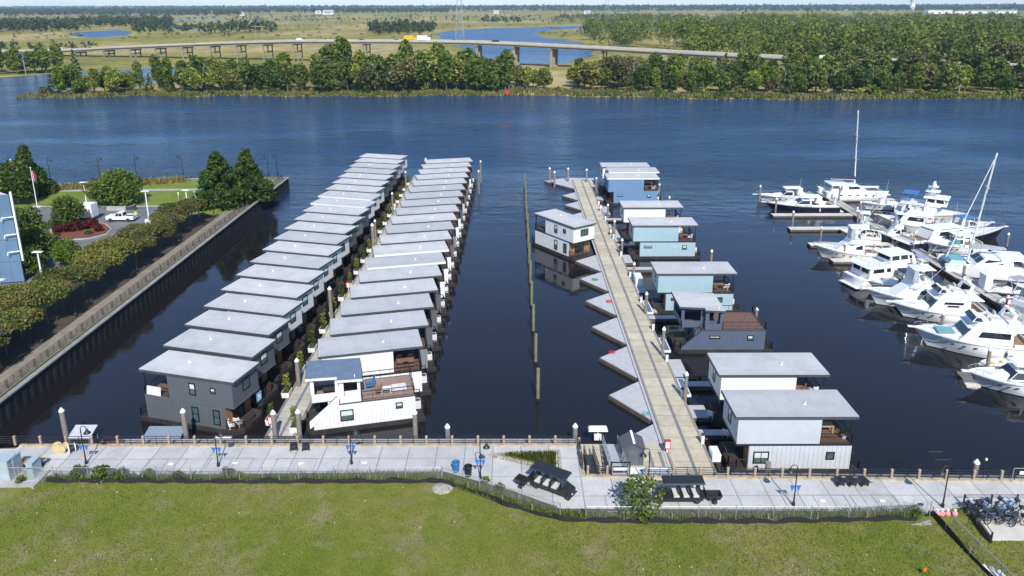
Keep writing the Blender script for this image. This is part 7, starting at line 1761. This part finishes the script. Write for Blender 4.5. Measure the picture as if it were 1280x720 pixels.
# steel sculpture post with red brown bowl by the cypress pair
X, Y = P(249, 271, ZK)
t = thing('anchor_sculpture', 'rust red round sculpture on a post at the end of the myrtle row', 'sculpture', (X, Y, ZK)); obj('bowl', MB().ball((0, 0, 2.0), (.75, .5, .95), 12, 8).mesh('bowl', mat('rust_red', (.11, .03, .025), .8, .25, 3)), t); obj('post', MB().tube((0, 0, 0), (0, 0, 1.2), .12).tube((-.2, 0, 2.8), (-.35, 0, 4.6), .06).path([(-.35, 0, 4.4), (-.6, 0, 5.2), (-.1, 0, 4.9)], .05).mesh('post', mat('pale_steel', (.45, .45, .43), .5)), t)
# ---- two people, one continuous body each
SKIN = mat('skin', (.42, .26, .19), .6, .08, 4)
def person(label, X, Y, Z, rz, topm, legm, stride=.18, arms=.12):
    t = thing('person', label, 'person', (X, Y, Z), rz)
    J = dict(pel=(0, 0, .95), w=(0, 0, 1.12), ch=(0, 0, 1.36), nk=(0, 0, 1.5), hd=(.02, 0, 1.62), ht=(.02, 0, 1.74), ls=(0, .19, 1.42), le=(-.05, .27, 1.14), lh=(arms, .28, .9), rs=(0, -.19, 1.42), re=(-.03, -.27, 1.14), rh=(arms + .06, -.27, .92),
             lhp=(0, .1, .92), lk=(stride * .6, .1, .5), la=(stride * .4, .1, .08), lt=(stride * .4 + .17, .1, .04), rhp=(0, -.1, .92), rk=(-stride * .2, -.1, .5), ra=(-stride, -.1, .09), rtt=(-stride + .16, -.1, .04))
    Rr = dict(pel=.14, w=.13, ch=.16, nk=.06, hd=.095, ht=.075, ls=.075, le=.05, lh=.04, rs=.075, re=.05, rh=.04, lhp=.1, lk=.07, la=.045, lt=.035, rhp=.1, rk=.07, ra=.045, rtt=.035)
    E = 'pel-w w-ch ch-nk nk-hd hd-ht ch-ls ls-le le-lh ch-rs rs-re re-rh pel-lhp lhp-lk lk-la la-lt pel-rhp rhp-rk rk-ra ra-rtt'.split()
    ks = list(J); me = bpy.data.meshes.new('body'); me.from_pydata([J[k] for k in ks], [tuple(ks.index(q) for q in e.split('-')) for e in E], [])
    for mm in (topm, legm, SKIN): me.materials.append(mm)
    o = obj('body', me, t); sk = o.modifiers.new('skin', 'SKIN'); o.modifiers.new('sub', 'SUBSURF').render_levels = 2; o.modifiers['sub'].levels = 1
    for i, k in enumerate(ks): me.skin_vertices[0].data[i].radius = (Rr[k], Rr[k]); me.skin_vertices[0].data[i].use_root = (k == 'pel')
    dg = bpy.context.evaluated_depsgraph_get(); ev = o.evaluated_get(dg); m2 = bpy.data.meshes.new_from_object(ev)
    o.modifiers.clear(); o.data = m2
    m2.materials.clear()
    for mm in (topm, legm, SKIN): m2.materials.append(mm)
    for p_ in m2.polygons:
        z = p_.center.z; p_.use_smooth = True; side = abs(p_.center.y) > .2
        p_.material_index = 2 if (z > 1.5 or (side and z < 1.15)) else (1 if z < .98 else 0)
    obj('hair', MB().ball((-.01, 0, 1.72), (.105, .1, .085), 10, 6).mesh('hair', mat('brown_hair', (.05, .03, .02), .8)), t)
    f = MB().ball((.11, .035, 1.66), .014, 6, 4).ball((.11, -.035, 1.66), .014, 6, 4).ball((.118, 0, 1.635), (.02, .014, .022), 6, 4); obj('face', f.mesh('face', BLACK), t)
    return t
def add_person(label, X, Y, Z, rz, topm, legm, **k):
    return person(label, X, Y, Z, rz, topm, legm, **k)
add_person('person in white clothes walking on the park lawn', *P(223.5, 249, ZK), ZK, .8, WHITE, mat('pale_trousers', (.55, .53, .5), .8))
add_person('person in a yellow green safety vest behind the white pickup', *P(170.5, 274, ZK), ZK, 2.4, mat('safety_vest', (.45, .62, .03), .7), mat('dark_trousers', (.03, .03, .04), .8), stride=.05)
# ================================================================== BRIDGE AND FAR THINGS
BCONC = mat('bridge_concrete', (.24, .22, .185), .85, .15, .25, stain=(.15, .135, .115))
BDECK = mat('bridge_deck', (.30, .285, .26), .85, .1, .2)
base = [(-520, 690), (-437, 666), (-359.3, 640), (-331.7, 633.1), (-306, 625), (-281.7, 617.1), (-257, 609.5), (-232.1, 601.8), (-209, 594.5), (-186.1, 587.3), (-161, 578.5), (-134, 570), (-106, 562), (-78, 554), (-50, 546), (-23, 538.5), (3, 531.2), (28.5, 519), (60, 502), (92, 484), (125, 464), (160, 445), (200, 424), (250, 402), (310, 380)]
rows = np.interp([ROW(x, y, 8)[0] for x, y in base], [-20, 80, 140, 280, 370, 530, 590, 640, 700, 760, 800, 860, 960, 1060, 1200, 1400], [68, 62, 58.3, 52.5, 50, 50, 51, 53, 56, 58.8, 61, 64.5, 69.5, 73, 77, 82])
path = []
for (x, y), r in zip(base, rows): path.append((x, y, max(4.2, ZAT(x, y, r))))
t = thing('road_bridge', 'long low concrete road bridge crossing the marsh and river bend', 'bridge')
dk, pr, gd = MB(), MB(), MB()
sec = []
for i, p in enumerate(path):
    a = path[max(0, i - 1)]; c = path[min(len(path) - 1, i + 1)]; d_ = Vector((c[0] - a[0], c[1] - a[1], 0)).normalized(); n_ = Vector((-d_.y, d_.x, 0)); sec.append((Vector(p), d_, n_))
def ribbon(b, w0, w1, z0, z1):
    for (p, _, n0), (q, _, n1) in zip(sec, sec[1:]):
        b.hexa([p + n0 * w0 + Vector((0, 0, z0)), q + n1 * w0 + Vector((0, 0, z0)), q + n1 * w1 + Vector((0, 0, z0)), p + n0 * w1 + Vector((0, 0, z0)), p + n0 * w0 + Vector((0, 0, z1)), q + n1 * w0 + Vector((0, 0, z1)), q + n1 * w1 + Vector((0, 0, z1)), p + n0 * w1 + Vector((0, 0, z1))])
ribbon(dk, -6.5, 6.5, -1.25, -.8); ribbon(gd, -5.6, -4.6, -2.5, -1.26); ribbon(gd, 4.6, 5.6, -2.5, -1.26); ribbon(gd, -.6, .6, -2.5, -1.26)
obj('deck', dk.mesh('deck', BDECK), t); obj('girder', gd.mesh('girder', BCONC), t)
for w0, w1 in ((-6.5, -6.15), (6.15, 6.5)):
    b = MB(); ribbon(b, w0, w1, -1.0, 0.25); obj('parapet', b.mesh('parapet', mat('parapet_concrete', (.42, .39, .33), .85, .12, .25)), t)
for i, (p, d_, n_) in enumerate(sec):
    if i < 2 or i > 20: continue
    big = 15 <= i <= 17
    an = math.atan2(n_.y, n_.x)
    c = obj('pier_cap', MB().obox((p.x, p.y, p.z - 3.1), (6.4, .7, .55), an).mesh('pier_cap', BCONC), t)
    for s_ in ((-5.6, 0, 5.6) if not big else (-4.6, 0, 4.6)):
        q = p + n_ * s_; r = .38 if not big else .9
        obj('column', MB().box(q.x - r, q.x + r, q.y - r, q.y + r, -1, p.z - 3.7).mesh('column', BCONC), c)
    if not big and p.z > 8: obj('cross_beam', MB().obox((p.x, p.y, (p.z - 3.7) * .62), (5.2, .35, .5), an).mesh('cross_beam', BCONC), c)
def on_bridge(px, lane):
    best = None
    for k in range(len(sec) - 1):
        for j in range(40):
            u = j / 40; p = sec[k][0].lerp(sec[k + 1][0], u); x = ROW(*p)[0]
            if best is None or abs(x - px) < best[0]: best = (abs(x - px), p, sec[k][1], sec[k][2])
    p = best[1] + best[3] * lane; return (p.x, p.y, p.z - .8), math.atan2(best[2].y, best[2].x)
def car(label, px, lane, m, kind='car', name='car', cat='car'):
    loc, rz = on_bridge(px, lane); t = thing(name, label, cat, loc, rz, 'vehicles on the bridge')
    if kind == 'car':
        obj('body', MB().hexa(hexcab(-2.2, 2.2, .9, .9, .35, .95, .1, .1, .95)).mesh('body', m), t); p = hexcab(-1.5, 1.0, .85, .85, .95, 1.5, .6, .5, .82); obj('cabin', MB().hexa(p).mesh('cabin', SMOKE), t); rw = .33
    elif kind == 'van':
        obj('body', MB().hexa(hexcab(-2.7, 2.6, 1., 1., .4, 2.2, .9, .1, .92)).mesh('body', m), t); obj('windscreen', MB().patch(sides(hexcab(-2.7, 2.6, 1., 1., .4, 2.2, .9, .1, .92))['F'], .06, .94, .5, .92, .03).mesh('windscreen', SMOKE), t); rw = .36
    else:
        obj('cargo_box', MB().box(-5.2, 2.0, -1.25, 1.25, .9, 3.9).mesh('cargo_box', m), t); obj('cab', MB().hexa(hexcab(2.2, 4.6, 1.15, 1.1, .5, 2.8, .5, 0, .92)).mesh('cab', WHITE if m is WHITE else m), t); obj('chassis', MB().box(-5, 4.2, -.5, .5, .5, .9).mesh('chassis', CHAR), t); rw = .48
    for x in ((-1.4, 1.4) if kind != 'truck' else (-3.9, 3.4)):
        for y in (-.85, .85): wheel(t, x, y, rw, .22)
YEL = mat('truck_yellow', (.62, .40, .03), .5, .06, 1); DK = mat('car_dark', (.03, .03, .035), .3, .1, 1); SIL = mat('car_silver', (.45, .46, .47), .3, .06, 1)
car('yellow box truck on the bridge', 512, 3, YEL, 'truck', 'box_truck', 'truck'); car('white box truck following the yellow one on the bridge', 529, 3, WHITE, 'truck', 'box_truck', 'truck')
for px, ln, m, kd, lb in [(378, -3, WHITE, 'van', 'white van on the left rise of the bridge'), (450, 3, DK, 'car', 'dark car left of the yellow truck on the bridge'), (498, -3, DK, 'car', 'dark car just behind the yellow truck'), (566, 3, SIL, 'car', 'silver car right of the white truck on the bridge'), (621, -3, DK, 'van', 'dark van above the river span of the bridge'),
                          (245, -3, SIL, 'car', 'silver car on the left half of the bridge'), (80, -3, WHITE, 'van', 'white van at the far left of the bridge'), (985, -3, WHITE, 'car', 'white car on the right end of the bridge among trees'), (1030, -3, WHITE, 'van', 'white van on the right end of the bridge among trees'), (1056, 3, WHITE, 'car', 'white car behind the van at the right end of the bridge')]:
    car(lb, px, ln, m, kd, 'van' if kd == 'van' else 'car', kd)
# ---- lattice towers
def lattice(label, px, py, h, wb, wt, arms=True):
    X, Y = P(px, py, .8); t = thing('transmission_tower', label, 'pylon', (X, Y, .6))
    b = MB(); cs = [(-1, -1), (1, -1), (1, 1), (-1, 1)]; n = 9
    wz = lambda k: wb + (wt - wb) * min(1, k / n * 1.25)
    for x, y in cs:
        for k in range(n): b.tube((x * wz(k), y * wz(k), h * k / n), (x * wz(k + 1), y * wz(k + 1), h * (k + 1) / n), .22, n=4)
    obj('leg', b.mesh('leg', GALV), t); b = MB()
    for k in range(n):
        for (x, y), (x2, y2) in zip(cs, cs[1:] + cs[:1]): b.tube((x * wz(k), y * wz(k), h * k / n), (x2 * wz(k + 1), y2 * wz(k + 1), h * (k + 1) / n), .12, n=4).tube((x2 * wz(k), y2 * wz(k), h * k / n), (x * wz(k + 1), y * wz(k + 1), h * (k + 1) / n), .12, n=4)
    obj('bracing', b.mesh('bracing', GALV), t); b = MB()
    for zz in (.72, .86): b.tube((-9, 0, h * zz), (9, 0, h * zz), .2, n=4)
    obj('cross_arm', b.mesh('cross_arm', GALV), t)
lattice('steel lattice pylon rising behind the river bend', 575, 49, 78, 5.2, 1.6); lattice('steel lattice pylon far behind the right woods', 758, 28, 85, 5.5, 1.8)
X, Y = P(324, 48, .8); t = thing('transmission_tower', 'short timber H frame power pole in the left marsh', 'pylon', (X, Y, .6)); obj('post', MB().tube((-4, 0, 0), (-4, 0, 17), .3, n=5).mesh('post', GREYBARK), t); obj('post', MB().tube((4, 0, 0), (4, 0, 17), .3, n=5).mesh('post', GREYBARK), t); obj('cross_arm', MB().box(-9, 9, -.3, .3, 14.5, 15).mesh('cross_arm', GREYBARK), t)
for px, py, h, lb in [(63, 46, 15, 'lone grey power pole in the left marsh'), (612, 30, 16, 'power pole by the upper river bend')]:
    X, Y = P(px, py, .8); t = thing('power_pole', lb, 'power pole', (X, Y, .6)); obj('post', MB().tube((0, 0, 0), (0, 0, h), .35, n=5).mesh('post', GREYBARK), t); obj('cross_arm', MB().box(-1.6, 1.6, -.15, .15, h - 1.2, h - .9).mesh('cross_arm', GREYBARK), t)
# ---- signal box and gantry by the bridge end
X, Y = P(865, 74, 4); zt = ZAT(X, Y, 49.5); t = thing('sign_structure', 'dark boxy sign on posts beside the bridge right of the grassy bank', 'sign', (X, Y, 1)); obj('panel', MB().box(-2.2, 2.2, -.3, .3, zt - 7, zt - 1).mesh('panel', CHAR), t); obj('cap', MB().box(-2.4, 2.4, -.4, .4, zt - 1, zt).mesh('cap', GALV), t)
for x in (-1.8, 1.8): obj('post', MB().box(x - .15, x + .15, -.15, .15, 0, zt - 7).mesh('post', CHAR), t)
X, Y = P(1238, 96, 1); zt = ZAT(X, Y, 66); t = thing('signal_gantry', 'pale lattice gantry above the woods at the right edge', 'gantry', (X, Y, .6))
q = MB()
for k in range(9): q.tube((-11 + k * 2.5, 0, zt - .9 * (k % 2)), (-8.5 + k * 2.5, 0, zt - .9 * ((k + 1) % 2)), .13, n=4)
obj('truss', q.box(-11, 11.5, -.15, .15, zt, zt + .25).box(-11, 11.5, -.15, .15, zt - 1.1, zt - .9).mesh('truss', GALV), t)
for x in (-10.5, -8.8): obj('post', MB().box(x - .25, x + .25, -.25, .25, 0, zt + 1.5).mesh('post', mat('pale_steel', (.45, .45, .43), .5)), t)
obj('cabin', MB().box(.5, 4.5, -1, 1, zt + .3, zt + 2.6).mesh('cabin', CHAR), t)
# ---- water tower, warehouses, far houses
X, Y = P(1140, 13, 1); zt = ZAT(X, Y, -6); k = Y * 1.0 / 940
t = thing('water_tower', 'white water tower on the horizon', 'water tower', (X, Y, 0)); obj('stem', MB().lathe([(3.2 * k, 0), (2.4 * k, zt * .55)], n=16).mesh('stem', WHITE), t); obj('tank', MB().lathe([(2.4 * k, zt * .5), (4.2 * k, zt * .72), (4.2 * k, zt * .95), (1.5 * k, zt)], n=20).mesh('tank', WHITE), t)
for (x0, x1, py, top), lb in [((1160, 1193, 17.4, 12.8), 'leftmost long white warehouse on the right horizon'), ((1194, 1212, 17.2, 14.2), 'low grey white warehouse between the two long ones'), ((1214, 1278, 17.2, 12.9), 'rightmost and longest white warehouse on the right horizon')]:
    a, c = P(x0, py, 1), P(x1, py, 1); h = ZAT(*a, top); t = thing('warehouse', lb, 'warehouse', ((a[0] + c[0]) / 2, a[1], 0)); hw = (c[0] - a[0]) / 2
    obj('wall', MB().box(-hw, hw, 0, hw * .6, 0, h).mesh('wall', WHITE), t); obj('roof', MB().hexa(hexcab(-hw * 1.01, hw * 1.01, hw * .05, hw * .05, h, h * 1.08, 1, 1, .9)).mesh('roof', HVAC), t)
    for kx in range(3): obj('door', MB().box(-hw * .7 + kx * hw * .6, -hw * .7 + kx * hw * .6 + hw * .15, -.6, -.05, 0, h * .55).mesh('door', CHAR), t)
def fhouse(label, px, py, w_, h, m):
    X, Y = P(px, py, 1); t = thing('far_house', label, 'house', (X, Y, .5), rt.uniform(-.4, .4), 'far houses beyond the marsh'); obj('wall', MB().box(-w_ / 2, w_ / 2, -w_ * .3, w_ * .3, 0, h).mesh('wall', m), t)
    obj('roof', MB().hexa([(-w_ * .54, -w_ * .35, h), (w_ * .54, -w_ * .35, h), (w_ * .54, w_ * .35, h), (-w_ * .54, w_ * .35, h), (-w_ * .5, -.1, h * 1.6), (w_ * .5, -.1, h * 1.6), (w_ * .5, .1, h * 1.6), (-w_ * .5, .1, h * 1.6)]).mesh('roof', mat('far_roof', (.40, .40, .41), .8)), t)
    obj('window', MB().box(-w_ * .3, w_ * .3, -w_ * .3 - .15, -w_ * .3, h * .4, h * .7).mesh('window', SMOKE), t)
for px, py, w_, h, lb in [(386, 13.2, 22, 9, 'small white house on the far left horizon'), (398, 17, 26, 9, 'white house below the far left horizon'), (411, 18, 44, 12, 'largest white house cluster roof at the far left'), (303, 19.5, 16, 7, 'tiny white house at the marsh edge on the left'), (438, 14.5, 26, 9, 'white house left of the first pylon'), (620, 16.8, 22, 9, 'white house behind the first pylon'), (734, 17.2, 26, 9, 'white house left of the second pylon'), (952, 10.8, 30, 9, 'pale house on the horizon above the bridge end')]: fhouse(lb, px, py, w_, h, WHITE)
X, Y = P(634, 121, 0); t = thing('channel_marker', 'red day marker on a post before the grassy bank', 'channel marker', (X, Y, -1)); obj('post', MB().tube((0, 0, 0), (0, 0, 4), .22).mesh('post', WOODPILE), t); obj('board', MB().box(-1.1, 1.1, -.3, -.2, 2.5, 4.0).mesh('board', REDV), t); obj('back_board', MB().box(-1.1, 1.1, .2, .3, 2.5, 4.0).mesh('back_board', REDV), t)
# ---- air
def haze(density):
    b = MB().box(-9000, 9000, -150, 15500, -8.2, 125)
    m = bpy.data.materials.new('haze'); m.use_nodes = True; nt = m.node_tree; nt.nodes.remove(nt.nodes['Principled BSDF'])
    v = nt.nodes.new('ShaderNodeVolumePrincipled'); v.inputs['Color'].default_value = (.50, .72, 1, 1); v.inputs['Density'].default_value = density; v.inputs['Anisotropy'].default_value = 0
    nt.links.new(v.outputs[0], nt.nodes['Material Output'].inputs['Volume'])
    tag(obj('haze', b.mesh('haze', m)), None, None, None, 'stuff')
haze(6e-5)
